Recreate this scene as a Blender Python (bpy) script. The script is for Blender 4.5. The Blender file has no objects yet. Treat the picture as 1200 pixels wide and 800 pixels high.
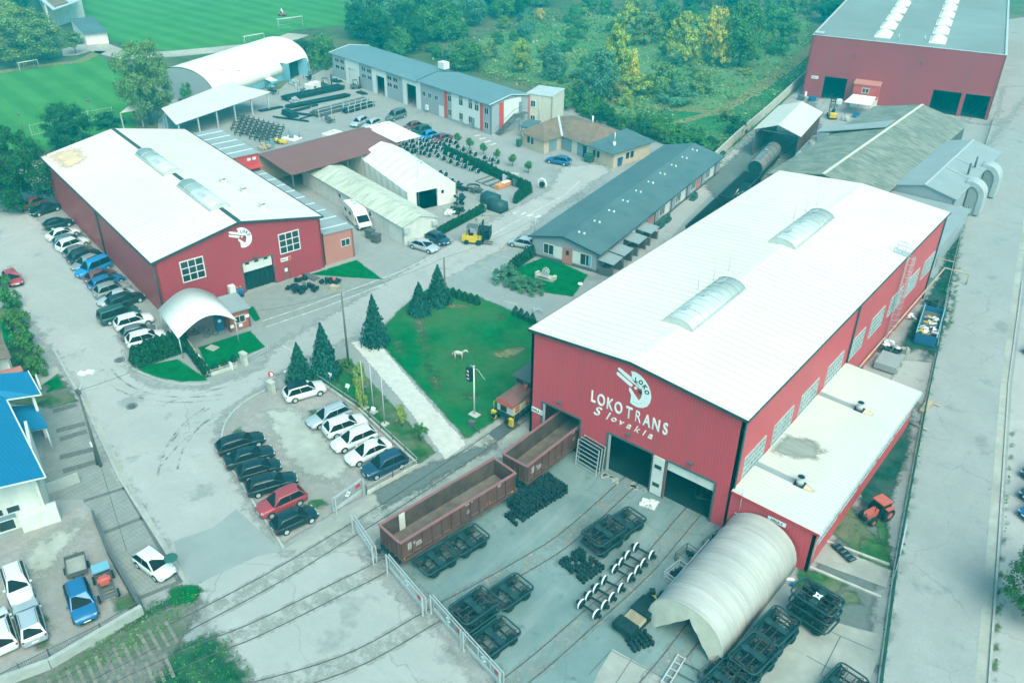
import bpy, bmesh, math, random
from mathutils import Vector, Matrix
R = math.radians
random.seed(7)
SC = bpy.context.scene
COL = SC.collection

# ------------------------------------------------------------------ camera, sky, sun, exposure
F_PX, PITCH, ROLL, YAW, CAM_H = 1006.6, 0.54861, 0.01465, 0.67393, 54.0
cp, sp, cr, sr = math.cos(PITCH), math.sin(PITCH), math.cos(ROLL), math.sin(ROLL)
_fw = Vector((0, cp, -sp)); _r = Vector((1, 0, 0)); _u = _r.cross(_fw)
_r2 = cr*_r + sr*_u; _u2 = -sr*_r + cr*_u
_rz = Matrix.Rotation(YAW, 3, 'Z')
FW, RT, UP = _rz @ _fw, _rz @ _r2, _rz @ _u2
cam = bpy.data.cameras.new('camera'); cam.sensor_width = 36; cam.lens = 36*F_PX/1200
cam.clip_start = 1; cam.clip_end = 6000
co = bpy.data.objects.new('camera', cam); COL.objects.link(co)
co.matrix_world = Matrix.Translation((0, 0, CAM_H)) @ Matrix((RT, UP, -FW)).transposed().to_4x4()
SC.camera = co

SUN_EL, SUN_AZ = R(52), R(118)          # azimuth measured clockwise from +Y
W = bpy.data.worlds.new('World'); SC.world = W; W.use_nodes = True
wn = W.node_tree.nodes; wl = W.node_tree.links
sky = wn.new('ShaderNodeTexSky'); sky.sky_type = 'NISHITA'; sky.sun_disc = False
sky.sun_elevation = SUN_EL; sky.sun_rotation = SUN_AZ; sky.air_density = 1.0; sky.dust_density = 3.0; sky.ozone_density = 1.0
ov = wn.new('ShaderNodeMixRGB'); ov.blend_type = 'MULTIPLY'; ov.inputs[0].default_value = 1
ov.inputs[2].default_value = (0.42, 1.0, 0.92, 1)     # teal overcast
wl.new(sky.outputs[0], ov.inputs[1]); wl.new(ov.outputs[0], wn['Background'].inputs[0])
wn['Background'].inputs[1].default_value = 0.15
sl = bpy.data.lights.new('sun', 'SUN'); sl.energy = 1.5; sl.angle = R(50); sl.color = (1.0, 0.83, 0.70)
so = bpy.data.objects.new('sun', sl); COL.objects.link(so)
so.rotation_euler = (math.pi/2 - SUN_EL, 0, -SUN_AZ + math.pi)
_sd = Vector((math.sin(SUN_AZ)*math.cos(SUN_EL), math.cos(SUN_AZ)*math.cos(SUN_EL), math.sin(SUN_EL)))
so.rotation_euler = _sd.to_track_quat('Z', 'Y').to_euler()
SC.view_settings.view_transform = 'Standard'; SC.view_settings.look = 'None'
SC.view_settings.exposure = 1.15; SC.view_settings.gamma = 1.0
SC.view_settings.use_curve_mapping = False
SC.render.engine = 'CYCLES'
SC.cycles.max_bounces = 5; SC.cycles.diffuse_bounces = 3; SC.cycles.glossy_bounces = 2; SC.cycles.transmission_bounces = 3
SC.cycles.volume_bounces = 0; SC.cycles.transparent_max_bounces = 14
SC.cycles.use_denoising = True; SC.cycles.use_adaptive_sampling = True

def at(px, py, z=0.0):
    """ground point (height z) that photograph pixel px, py looks at"""
    d = FW*F_PX + RT*(px-600) - UP*(py-400)
    t = (z-CAM_H)/d.z
    return Vector((d.x*t, d.y*t, z))
def px_of(p):
    v = Vector(p) - Vector((0, 0, CAM_H)); w = v.dot(FW)
    return 600+F_PX*v.dot(RT)/w, 400-F_PX*v.dot(UP)/w
def height_at(base, py):
    """height above base whose image row is py"""
    lo, hi = 0.0, 40.0
    for _ in range(40):
        m = (lo+hi)/2
        if px_of((base.x, base.y, m))[1] > py: lo = m
        else: hi = m
    return lo

# ------------------------------------------------------------------ mesh helpers
class MB:
    def __init__(s): s.v=[]; s.f=[]; s.m=[]; s.s=[]; s.T=Matrix.Identity(4)
    def add(s, vs, fs, mi=0, sm=False):
        b=len(s.v); s.v += [s.T @ Vector(p) for p in vs]
        for f in fs: s.f.append([b+i for i in f]); s.m.append(mi); s.s.append(sm)
        return s
    def box(s, x0,y0,z0,x1,y1,z1, mi=0):
        return s.add([(x0,y0,z0),(x1,y0,z0),(x1,y1,z0),(x0,y1,z0),(x0,y0,z1),(x1,y0,z1),(x1,y1,z1),(x0,y1,z1)],
              [(0,3,2,1),(4,5,6,7),(0,1,5,4),(1,2,6,5),(2,3,7,6),(3,0,4,7)], mi)
    def cbox(s, c, d, rz=0, mi=0, ry=0, rx=0):
        o=s.T.copy(); s.T = s.T @ Matrix.Translation(c) @ Matrix.Rotation(rz,4,'Z') @ Matrix.Rotation(ry,4,'Y') @ Matrix.Rotation(rx,4,'X')
        s.box(-d[0]/2,-d[1]/2,-d[2]/2,d[0]/2,d[1]/2,d[2]/2,mi); s.T=o; return s
    def bar(s, a, b, w, h, mi=0):
        a,b=Vector(a),Vector(b); d=b-a; L=d.length
        q=d.to_track_quat('X','Z').to_matrix().to_4x4()
        o=s.T.copy(); s.T=s.T @ Matrix.Translation(a) @ q; s.box(0,-w/2,-h/2,L,w/2,h/2,mi); s.T=o; return s
    def ring(s, pts, r, n=6, mi=0, sm=True, closed=False, caps=True):
        pts=[Vector(p) for p in pts]; vs=[]; fs=[]; m=len(pts)
        rr = r if isinstance(r,(list,tuple)) else [r]*m
        q=None; pt=None
        for i,p in enumerate(pts):
            t=(pts[(i+1)%m]-pts[i-1]) if closed else (pts[min(i+1,m-1)]-pts[max(i-1,0)])
            q=t.to_track_quat('Z','Y') if q is None else pt.rotation_difference(t) @ q
            pt=t
            for k in range(n):
                a=2*math.pi*k/n; vs.append(p+q @ Vector((math.cos(a)*rr[i],math.sin(a)*rr[i],0)))
        for i in range(m if closed else m-1):
            j=(i+1)%m
            for k in range(n): fs.append((i*n+k,i*n+(k+1)%n,j*n+(k+1)%n,j*n+k))
        s.add(vs,fs,mi,sm)
        if caps and not closed:
            b=len(s.v)-len(vs); s.f.append([b+k for k in range(n)][::-1]); s.m.append(mi); s.s.append(False)
            b=len(s.v)-n; s.f.append([b+k for k in range(n)]); s.m.append(mi); s.s.append(False)
        return s
    def cyl(s, a, b, r0, r1=None, n=12, mi=0, sm=True): return s.ring([a,b],[r0,r0 if r1 is None else r1],n,mi,sm)
    def prism(s, poly, z0, z1, mi=0):
        n=len(poly); vs=[(p[0],p[1],z0) for p in poly]+[(p[0],p[1],z1) for p in poly]
        fs=[tuple(range(n))[::-1],tuple(range(n,2*n))]+[(i,(i+1)%n,n+(i+1)%n,n+i) for i in range(n)]
        return s.add(vs,fs,mi)
    def slab(s, pts, t, mi=0):
        """3-D polygon given thickness t downwards"""
        n=len(pts); vs=[Vector(p) for p in pts]+[Vector(p)-Vector((0,0,t)) for p in pts]
        fs=[tuple(range(n)),tuple(range(n,2*n))[::-1]]+[((i+1)%n,i,n+i,n+(i+1)%n) for i in range(n)]
        return s.add(vs,fs,mi)
    def loft(s, rings, mi=0, sm=True, cap=True):
        n=len(rings[0]); vs=[p for r in rings for p in r]; fs=[]
        for i in range(len(rings)-1):
            for k in range(n): fs.append((i*n+k,i*n+(k+1)%n,(i+1)*n+(k+1)%n,(i+1)*n+k))
        s.add(vs,fs,mi,sm)
        if cap:
            b=len(s.v)-len(vs); s.f.append([b+k for k in range(n)][::-1]); s.m.append(mi); s.s.append(False)
            b=len(s.v)-n; s.f.append([b+k for k in range(n)]); s.m.append(mi); s.s.append(False)
        return s
    def wall(s, L, H, holes=(), t=0.25, gable=None, mi=0, z0=0.0):
        """wall along +x, outside at y=0, with rectangular holes (x0,z0,x1,z1); gable=(x, z) apex"""
        xs=sorted({0,L,*[h[0] for h in holes],*[h[2] for h in holes]}); zs=sorted({z0,H,*[h[1] for h in holes],*[h[3] for h in holes]})
        nx,nz=len(xs)-1,len(zs)-1
        def solid(i,j):
            if i<0 or j<0 or i>=nx or j>=nz: return False
            cx,cz=(xs[i]+xs[i+1])/2,(zs[j]+zs[j+1])/2
            return not any(h[0]<cx<h[2] and h[1]<cz<h[3] for h in holes)
        for i in range(nx):
            for j in range(nz):
                if not solid(i,j): continue
                a,b,c,d=xs[i],xs[i+1],zs[j],zs[j+1]
                s.add([(a,0,c),(b,0,c),(b,0,d),(a,0,d),(a,t,c),(b,t,c),(b,t,d),(a,t,d)],[(0,1,2,3),(5,4,7,6)],mi)
                b0=len(s.v)-8
                for ok,f in ((solid(i-1,j),(0,3,7,4)),(solid(i+1,j),(1,5,6,2)),(solid(i,j-1),(0,4,5,1)),(solid(i,j+1) or (j==nz-1 and gable),(3,2,6,7))):
                    if not ok: s.f.append([b0+k for k in f]); s.m.append(mi); s.s.append(False)
        if gable:
            gx,gz=gable
            s.add([(0,0,H),(L,0,H),(gx,0,gz),(0,t,H),(L,t,H),(gx,t,gz)],[(0,1,2),(4,3,5),(1,4,5,2),(0,2,5,3)],mi)
        return s
    def build(s, name, mats, parent=None, loc=None, rz=0.0, recalc=True):
        me=bpy.data.meshes.new(name); me.from_pydata(s.v,[],s.f)
        if not isinstance(mats,(list,tuple)): mats=[mats]
        for m in mats: me.materials.append(m)
        me.polygons.foreach_set('material_index',s.m); me.polygons.foreach_set('use_smooth',s.s)
        if recalc:
            bm=bmesh.new(); bm.from_mesh(me); bmesh.ops.recalc_face_normals(bm,faces=bm.faces); bm.to_mesh(me); bm.free()
        me.update()
        o=bpy.data.objects.new(name,me); COL.objects.link(o)
        if parent: o.parent=parent
        if loc is not None: o.location=loc
        o.rotation_euler=(0,0,rz)
        return o
def TM(loc,rz=0,rx=0,ry=0): return Matrix.Translation(loc) @ Matrix.Rotation(rz,4,'Z') @ Matrix.Rotation(ry,4,'Y') @ Matrix.Rotation(rx,4,'X')
def tag(o,label=None,cat=None,group=None,kind=None):
    for k,v in (('label',label),('category',cat),('group',group),('kind',kind)):
        if v: o[k]=v
    return o
def thing(name,label,cat,loc=(0,0,0),rz=0.0,group=None):
    o=bpy.data.objects.new(name,None); COL.objects.link(o); o.empty_display_size=.5
    o.location=loc; o.rotation_euler=(0,0,rz); return tag(o,label,cat,group)
KIDS={}
def dup(root,loc,rz=0.0,label=None,group=None,scale=None):
    def cpy(o,par):
        c=o.copy(); COL.objects.link(c)
        if par: c.parent=par
        if o not in KIDS: KIDS[o]=list(o.children)
        for ch in KIDS[o]: cpy(ch,c)
        return c
    r=cpy(root,None); r.location=loc; r.rotation_euler=(0,0,rz)
    if label: r['label']=label
    if group: r['group']=group
    if scale: r.scale=scale if isinstance(scale,tuple) else (scale,)*3
    return r
def placer(make):
    """first call moves the thing that make() built, later calls copy it"""
    box=[]; used=[]
    def place(loc,rz=0.0,label=None,group=None,scale=None):
        if not box: box.append(make())
        if not used:
            used.append(1); r=box[0]; r.location=loc; r.rotation_euler=(0,0,rz)
            if label: r['label']=label
            if group: r['group']=group
            if scale: r.scale=scale if isinstance(scale,tuple) else (scale,)*3
            return r
        return dup(box[0],loc,rz,label,group,scale)
    return place

# ------------------------------------------------------------------ materials
def mat(name, c, rough=.75, var=.12, scale=.6, metal=0.0, spec=.3, c2=None, f2=.5, s2=.08, lines=None, bump=0, stretch=None, streak=None, rpi=0, coord='Object', trans=0, spots=None, speck=0, cracks=0):
    m=bpy.data.materials.new(name); m.use_nodes=True; nt=m.node_tree; N=nt.nodes; L=nt.links
    b=N['Principled BSDF']; b.inputs['Roughness'].default_value=rough; b.inputs['Metallic'].default_value=metal
    b.inputs['Specular IOR Level'].default_value=spec
    def nd(t,**k):
        n=N.new(t)
        for a,v in k.items(): setattr(n,a,v)
        return n
    if coord=='World': src=nd('ShaderNodeNewGeometry').outputs['Position']
    else: src=nd('ShaderNodeTexCoord').outputs[coord]
    def mapped(sc):
        mp=nd('ShaderNodeMapping'); mp.inputs['Scale'].default_value=sc; L.new(src,mp.inputs[0]); return mp.outputs[0]
    def noise(sc,st,det=5,ro=.6):
        n=nd('ShaderNodeTexNoise'); n.inputs['Scale'].default_value=sc; n.inputs['Detail'].default_value=det; n.inputs['Roughness'].default_value=ro
        L.new(mapped(st) if st else src, n.inputs['Vector']); return n.outputs['Fac']
    def ramp(fac,lo,hi):
        n=nd('ShaderNodeMapRange'); n.inputs[1].default_value=lo; n.inputs[2].default_value=hi; L.new(fac,n.inputs[0]); return n.outputs[0]
    def mix(fac,a,bb,mode='MIX'):
        n=nd('ShaderNodeMixRGB',blend_type=mode)
        for i,x in enumerate((fac,a,bb)):
            if hasattr(x,'is_output'): L.new(x,n.inputs[i])
            elif i==0: n.inputs[0].default_value=x
            else: n.inputs[i].default_value=(*x,1)
        return n.outputs[0]
    def math_(op,a,bv=0.0):
        n=nd('ShaderNodeMath',operation=op)
        for i,x in enumerate((a,bv)):
            if hasattr(x,'is_output'): L.new(x,n.inputs[i])
            else: n.inputs[i].default_value=x
        return n.outputs[0]
    lo=tuple(x*(1-var) for x in c); hi=tuple(min(1,x*(1+var)) for x in c)
    col=mix(ramp(noise(scale,stretch),.3,.7),lo,hi)
    if c2: col=mix(math_('MULTIPLY',ramp(noise(s2,None,6,.65),.42,.62),f2),col,c2)
    if streak:   # (colour, amount, scale vector)
        col=mix(math_('MULTIPLY',ramp(noise(1.0,streak[2],4,.7),.5,.75),streak[1]),col,streak[0])
    if spots: col=mix(math_('MULTIPLY',ramp(noise(spots[2],None,4,.6),spots[3],spots[3]+.08),spots[1]),col,spots[0])
    if speck: col=mix(math_('MULTIPLY',ramp(noise(1.3,None,5,.7),.42,.66),speck*.7),col,tuple(x*.74 for x in c))
    if speck: col=mix(math_('MULTIPLY',ramp(noise(5.0,None,3,.8),.35,.65),speck),col,tuple(x*.72 for x in c))
    if cracks:
        wv=nd('ShaderNodeMixRGB',blend_type='ADD'); wv.inputs[0].default_value=1.0; wn_=nd('ShaderNodeTexNoise'); wn_.inputs['Scale'].default_value=.35; wn_.inputs['Detail'].default_value=5; L.new(src,wn_.inputs['Vector'])
        sc_=nd('ShaderNodeVectorMath',operation='SCALE'); sc_.inputs['Scale'].default_value=3.0; L.new(wn_.outputs['Color'],sc_.inputs[0]); L.new(src,wv.inputs[1]); L.new(sc_.outputs[0],wv.inputs[2])
        vo=nd('ShaderNodeTexVoronoi',feature='DISTANCE_TO_EDGE'); vo.inputs['Scale'].default_value=.11; L.new(wv.outputs[0],vo.inputs['Vector'])
        col=mix(math_('MULTIPLY',math_('MULTIPLY',math_('LESS_THAN',vo.outputs['Distance'],.0055),ramp(noise(.06,None,2),.42,.6)),cracks),col,tuple(x*.45 for x in c))
    hgt=None
    if lines:
        for (ax,spc,wd,amt) in lines:
            sx=nd('ShaderNodeSeparateXYZ'); L.new(src,sx.inputs[0])
            v=sx.outputs['XYZ'.index(ax)]
            fr=math_('FRACT',math_('DIVIDE',v,spc)); ln=math_('LESS_THAN',fr,wd/spc)
            col=mix(math_('MULTIPLY',ln,amt),col,tuple(x*.25 for x in c))
            hgt=math_('ABSOLUTE',math_('SUBTRACT',fr,.5))
    if rpi:
        g=nd('ShaderNodeNewGeometry'); 
        n=nd('ShaderNodeHueSaturation'); L.new(col,n.inputs['Color'])
        L.new(math_('ADD',math_('MULTIPLY',g.outputs['Random Per Island'],rpi*2),1-rpi),n.inputs['Value'])
        oi=nd('ShaderNodeObjectInfo'); L.new(math_('ADD',math_('MULTIPLY',oi.outputs['Random'],.03),.485),n.inputs['Hue'])
        col=n.outputs[0]
    L.new(col,b.inputs['Base Color'])
    if bump:
        bp=nd('ShaderNodeBump'); bp.inputs['Strength'].default_value=min(1,bump); bp.inputs['Distance'].default_value=.05
        L.new(hgt if hgt is not None else noise(max(scale*6,2),None,6), bp.inputs['Height']); L.new(bp.outputs[0],b.inputs['Normal'])
    if trans:
        tr=nd('ShaderNodeBsdfTranslucent'); L.new(col,tr.inputs[0]); ms=nd('ShaderNodeMixShader'); ms.inputs[0].default_value=trans
        L.new(b.outputs[0],ms.inputs[1]); L.new(tr.outputs[0],ms.inputs[2]); L.new(ms.outputs[0],N['Material Output'].inputs[0])
    return m
def glass(name,c=(.02,.035,.04),rough=.08):
    return mat(name,c,rough=rough,var=.2,scale=.7,spec=.6)
M=dict(
 earth=mat('scrub_earth',(.045,.085,.03),.95,.4,.35,c2=(.16,.14,.08),f2=.6,s2=.05,coord='World',bump=.4),
 asphalt=mat('yard_asphalt',(.315,.31,.30),.9,.12,.25,c2=(.235,.25,.245),f2=.6,s2=.035,coord='World',streak=((.33,.32,.30),.5,(.35,.05,1)),spec=.1,speck=.42,cracks=.45,spots=((.16,.18,.175),.6,.22,.60)),
 concrete=mat('road_concrete',(.335,.335,.33),.9,.10,.3,c2=(.27,.285,.275),f2=.5,s2=.05,coord='World',streak=((.36,.355,.335),.55,(.9,.03,1)),spec=.1,speck=.42,cracks=.45,spots=((.16,.18,.175),.6,.22,.60)),
 streetc=mat('street_asphalt',(.415,.39,.375),.9,.09,.3,c2=(.30,.315,.30),f2=.6,s2=.03,coord='World',streak=((.44,.45,.43),.5,(.05,.5,1)),spec=.1,speck=.42,cracks=.45,spots=((.16,.18,.175),.6,.22,.60)),
 patch=mat('new_asphalt',(.26,.275,.27),.9,.07,.5,coord='World',spec=.2),
 tread=mat('tyre_dust',(.125,.145,.14),.9,.15,1.5,coord='World',spec=.2),
 gravel=mat('gravel',(.35,.31,.295),.95,.22,1.6,c2=(.22,.22,.19),f2=.6,s2=.12,coord='World',bump=.4,spec=.05,speck=.5),
 dust=mat('pale_dust',(.38,.37,.33),.95,.15,.9,c2=(.26,.25,.22),f2=.7,s2=.12,coord='World',spec=.15),
 whitegravel=mat('white_gravel',(.52,.49,.45),.95,.12,1.2,coord='World',streak=((.38,.36,.33),.6,(.12,1.2,1)),spec=.15),
 slabs=mat('slab_concrete',(.34,.33,.30),.9,.12,.7,c2=(.22,.22,.20),f2=.5,s2=.3,coord='World',spec=.2),
 paver=mat('pavers',(.25,.25,.235),.9,.12,.9,coord='World',lines=[('X',.6,.05,.35),('Y',.3,.04,.3)],spec=.2),
 pave_edge=mat('paver_edge',(.13,.13,.125),.9,.2,3,coord='World',spec=.2),
 kerb=mat('kerb_stone',(.36,.36,.34),.9,.15,1.2,coord='World',spec=.2),
 line=mat('road_paint',(.62,.62,.58),.8,.25,2.5,c2=(.3,.3,.28),f2=.8,s2=1.2,coord='World'),
 yline=mat('yellow_paint',(.55,.45,.2),.8,.25,2.5,c2=(.28,.28,.24),f2=.8,s2=.9,coord='World'),
 lawn=mat('lawn_grass',(.004,.125,.034),.95,.35,.5,c2=(.085,.155,.06),f2=.6,s2=.10,speck=.35,coord='World',bump=.5,spec=.02),
 lawn2=mat('trimmed_lawn',(.003,.115,.030),.95,.3,.9,coord='World',bump=.5,spec=.02),
 weeds=mat('weedy_grass',(.030,.105,.034),.95,.45,1.0,c2=(.17,.16,.11),f2=.85,s2=.3,coord='World',bump=.6,spec=.02),
 straw=mat('dry_grass',(.17,.17,.075),.95,.35,1.2,coord='World',spec=.1),
 ballast=mat('track_ballast',(.16,.155,.14),.95,.3,2.5,c2=(.06,.10,.045),f2=.7,s2=.25,coord='World',bump=.6,spec=.15),
 rail=mat('rail_steel',(.16,.15,.14),.5,.3,1.0,metal=.6),
 sleeper=mat('sleeper_wood',(.19,.17,.14),.9,.3,1.5,coord='World'),
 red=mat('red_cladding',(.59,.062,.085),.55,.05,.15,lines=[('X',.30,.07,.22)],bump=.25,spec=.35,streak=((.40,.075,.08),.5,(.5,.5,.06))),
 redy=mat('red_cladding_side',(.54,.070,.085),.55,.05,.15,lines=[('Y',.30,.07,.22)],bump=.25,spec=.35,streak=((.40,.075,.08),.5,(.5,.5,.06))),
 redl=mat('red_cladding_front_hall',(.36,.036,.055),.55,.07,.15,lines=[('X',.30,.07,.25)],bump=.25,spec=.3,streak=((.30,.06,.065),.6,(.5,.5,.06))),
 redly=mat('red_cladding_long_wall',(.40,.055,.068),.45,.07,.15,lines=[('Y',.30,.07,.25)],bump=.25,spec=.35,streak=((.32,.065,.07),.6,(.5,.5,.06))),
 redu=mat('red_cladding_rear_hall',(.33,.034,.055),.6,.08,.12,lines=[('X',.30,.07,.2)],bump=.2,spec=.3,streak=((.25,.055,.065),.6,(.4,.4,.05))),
 redplain=mat('red_steel',(.50,.045,.05),.6,.1,.5),
 pink=mat('salmon_plaster',(.46,.17,.14),.85,.08,.4),
 roofw=mat('white_sheet_roof',(.75,.625,.555),.5,.035,.25,lines=[('Y',1.0,.10,.42)],bump=.15,spec=.2,c2=(.60,.51,.43),f2=.45,s2=.06,streak=((.56,.48,.42),.55,(.06,1.6,1))),
 roofa=mat('pale_sheet_roof',(.60,.56,.51),.55,.06,.3,lines=[('Y',.5,.05,.3)],bump=.2,spec=.35,c2=(.52,.52,.47),f2=.5,s2=.12),
 roofstain=mat('stained_sheet_roof',(.76,.65,.55),.6,.10,.5,lines=[('Y',1.0,.06,.35)],c2=(.70,.60,.50),f2=.3,s2=.5),
 soot=mat('soot_stain',(.26,.27,.25),.9,.3,.8,stretch=(.2,1.5,1)),
 rust=mat('rust_stain',(.66,.475,.31),.7,.15,.5),
 flash=mat('dark_flashing',(.02,.06,.066),.5,.2,1),
 gutter=mat('gutter_grey',(.02,.06,.068),.5,.15,1),
 trimw=mat('white_trim',(.64,.64,.62),.5,.06,1),
 white=mat('white_paint',(.72,.68,.64),.5,.05,.6),
 dirtywhite=mat('weathered_white',(.62,.60,.56),.75,.12,.5,streak=((.42,.42,.38),.5,(1.2,1.2,.15))),
 greywall=mat('grey_panel',(.30,.32,.35),.6,.04,.4,lines=[('X',1.0,.03,.2)]),
 dgrey=mat('dark_grey',(.09,.10,.105),.6,.15,.8),
 roofg=mat('blue_grey_roof',(.13,.20,.23),.5,.06,.3,lines=[('X',.5,.04,.3)],bump=.2),
 roofd=mat('bitumen_roof',(.07,.125,.14),.85,.15,.4,c2=(.10,.15,.16),f2=.5,s2=.25),
 roofur=mat('flat_roof_felt',(.20,.25,.25),.85,.10,.12,c2=(.17,.185,.18),f2=.6,s2=.05,lines=[('Y',5.5,.1,.25)]),
 greysheet=mat('grey_roof_sheet',(.27,.30,.31),.6,.08,.3,lines=[('Y',1.1,.05,.3)],bump=.2),
 moss=mat('mossy_cement_roof',(.20,.21,.18),.9,.40,1.1,stretch=(.30,2.4,1),c2=(.095,.12,.10),f2=.75,s2=.35,lines=[('Y',2.4,.06,.35)],streak=((.36,.355,.29),.8,(.25,2.6,1))),
 mosslight=mat('stained_cement_roof',(.50,.50,.42),.9,.18,.5,stretch=(.4,2.2,1),streak=((.20,.225,.13),.85,(.16,1.3,1)),lines=[('Y',1.1,.04,.25)]),
 tile=mat('old_clay_tiles',(.17,.12,.095),.9,.35,.9,c2=(.25,.15,.10),f2=.7,s2=.2,streak=((.20,.21,.15),.5,(1,1,1)),lines=[('X',.35,.05,.3)]),
 brownroof=mat('maroon_roof',(.20,.075,.07),.6,.06,.3,lines=[('X',.9,.04,.25)]),
 peach=mat('peach_plaster',(.52,.40,.29),.85,.06,.5),
 cream=mat('cream_plaster',(.55,.51,.43),.85,.06,.5),
 bluedoor=mat('blue_grey_door',(.17,.24,.28),.6,.08,.6),
 lblue=mat('light_blue_steel',(.16,.36,.45),.6,.08,.5),
 bluesheet=mat('blue_roof_sheet',(.008,.15,.30),.5,.05,.4,lines=[('Y',.35,.04,.35)],bump=.2),
 membrane=mat('white_membrane',(.74,.69,.62),.55,.04,.3,c2=(.66,.61,.54),f2=.4,s2=.12),
 tarp=mat('grey_tarpaulin',(.44,.41,.385),.65,.14,1.0,stretch=(.2,2.6,.2),streak=((.29,.28,.27),.8,(.12,3.6,.12)),c2=(.34,.33,.31),f2=.6,s2=.25),
 tarpdark=mat('dark_tarpaulin',(.27,.28,.27),.65,.10,.6,stretch=(1,.25,.6)),
 dark=mat('dark_machinery',(.007,.030,.036),.6,.35,2.0,spec=.15,c2=(.03,.04,.04),f2=.4,s2=1.2),  # teal in this and other near-black colours stands in for haze veil
 darker=mat('dark_interior',(.004,.028,.033),.9,.3,.5),  # shade inside halls and doorways put into the colour; also curtain, grille
 blackr=mat('tyre_rubber',(.007,.022,.026),.85,.2,2),
 steel=mat('worn_steel',(.30,.31,.31),.4,.2,2,metal=.7),
 galv=mat('galvanised_steel',(.48,.50,.51),.5,.12,1.5,metal=.2),
 bright=mat('bare_tread_steel',(.82,.82,.80),.35,.06,2),
 wagon=mat('wagon_brown',(.105,.042,.038),.65,.2,.8,c2=(.15,.075,.06),f2=.5,s2=.5),
 wagonin=mat('wagon_inside',(.075,.05,.045),.8,.3,.8,c2=(.15,.09,.075),f2=.5,s2=.4),
 woodfl=mat('wagon_floor',(.15,.105,.09),.85,.25,.8,c2=(.22,.17,.14),f2=.6,s2=.4),
 clear=mat('plastic_glazing',(.50,.53,.50),.25,.10,.8,spec=.5),
 winglass=glass('window_glass'),
 carglass=mat('car_glass',(.010,.018,.022),.3,.2,.7,spec=.02),
 yellow=mat('machine_yellow',(.62,.42,.02),.5,.1,1),
 orange=mat('orange_plastic',(.70,.25,.08),.5,.1,1),
 bluep=mat('container_blue',(.02,.11,.24),.5,.12,1),
 tractorred=mat('tractor_red',(.50,.10,.075),.5,.1,1),
 wood=mat('pale_timber',(.42,.33,.23),.85,.2,1.5),
 pole=mat('weathered_pole',(.14,.13,.12),.9,.2,1.5),
 cpole=mat('concrete_pole',(.30,.30,.28),.9,.15,1.5),
 brick=mat('red_brick',(.34,.105,.08),.85,.2,2,lines=[('Z',.25,.04,.4)]),
 signw=mat('sign_white',(.80,.80,.78),.5,.03,1),
 ink=mat('sign_dark',(.03,.05,.06),.6,.1,1),
 signred=mat('sign_red',(.55,.05,.05),.5,.05,1),
 stone=mat('pale_stone',(.45,.43,.38),.9,.2,1.5),
 netgreen=mat('green_mesh_fence',(.03,.11,.09),.7,.2,1.5),
 bark=mat('bark',(.09,.07,.05),.95,.3,1.5),
 lampglow=mat('lamp_glass',(.42,.44,.44),.3,.05,1),
)
def leafmat(name,c,trans=.25): return mat(name,c,.8,.25,.25,rpi=.45,trans=trans,spec=.15)
LEAF=dict(dark=leafmat('leaf_dark',(.026,.115,.036)),mid=leafmat('leaf_mid',(.075,.22,.05)),light=leafmat('leaf_light',(.16,.30,.065)),
 olive=leafmat('leaf_olive',(.17,.27,.085)),yellow=leafmat('leaf_yellow',(.58,.52,.08)),ygreen=leafmat('leaf_yellow_green',(.30,.39,.075)),
 silver=leafmat('leaf_silver',(.10,.25,.14)),thuja=leafmat('leaf_thuja',(.008,.070,.030),.1),spruce=leafmat('needle_spruce',(.014,.090,.066),.1),
 willow=leafmat('leaf_willow',(.17,.28,.08)),brown=leafmat('leaf_autumn',(.24,.27,.11)))
M['meadowg']=mat('rough_meadow',(.085,.20,.075),.95,.35,.5,c2=(.19,.24,.12),f2=.6,s2=.06,coord='World',bump=.5,spec=.02,speck=.4)
M['darkweeds']=mat('dark_weeds',(.012,.060,.045),.95,.5,.9,coord='World',c2=(.07,.10,.09),f2=.6,s2=.25,bump=.5,spec=.02)  # weeds in a darker green than the other patches
M['wagonyard']=mat('oiled_yard',(.19,.25,.25),.9,.14,.35,coord='World',c2=(.125,.18,.18),f2=.85,s2=.13,spec=.1,speck=.3,streak=((.29,.32,.315),.75,(.5,.07,1)),spots=((.07,.09,.09),.6,.45,.60),cracks=.5)
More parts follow.
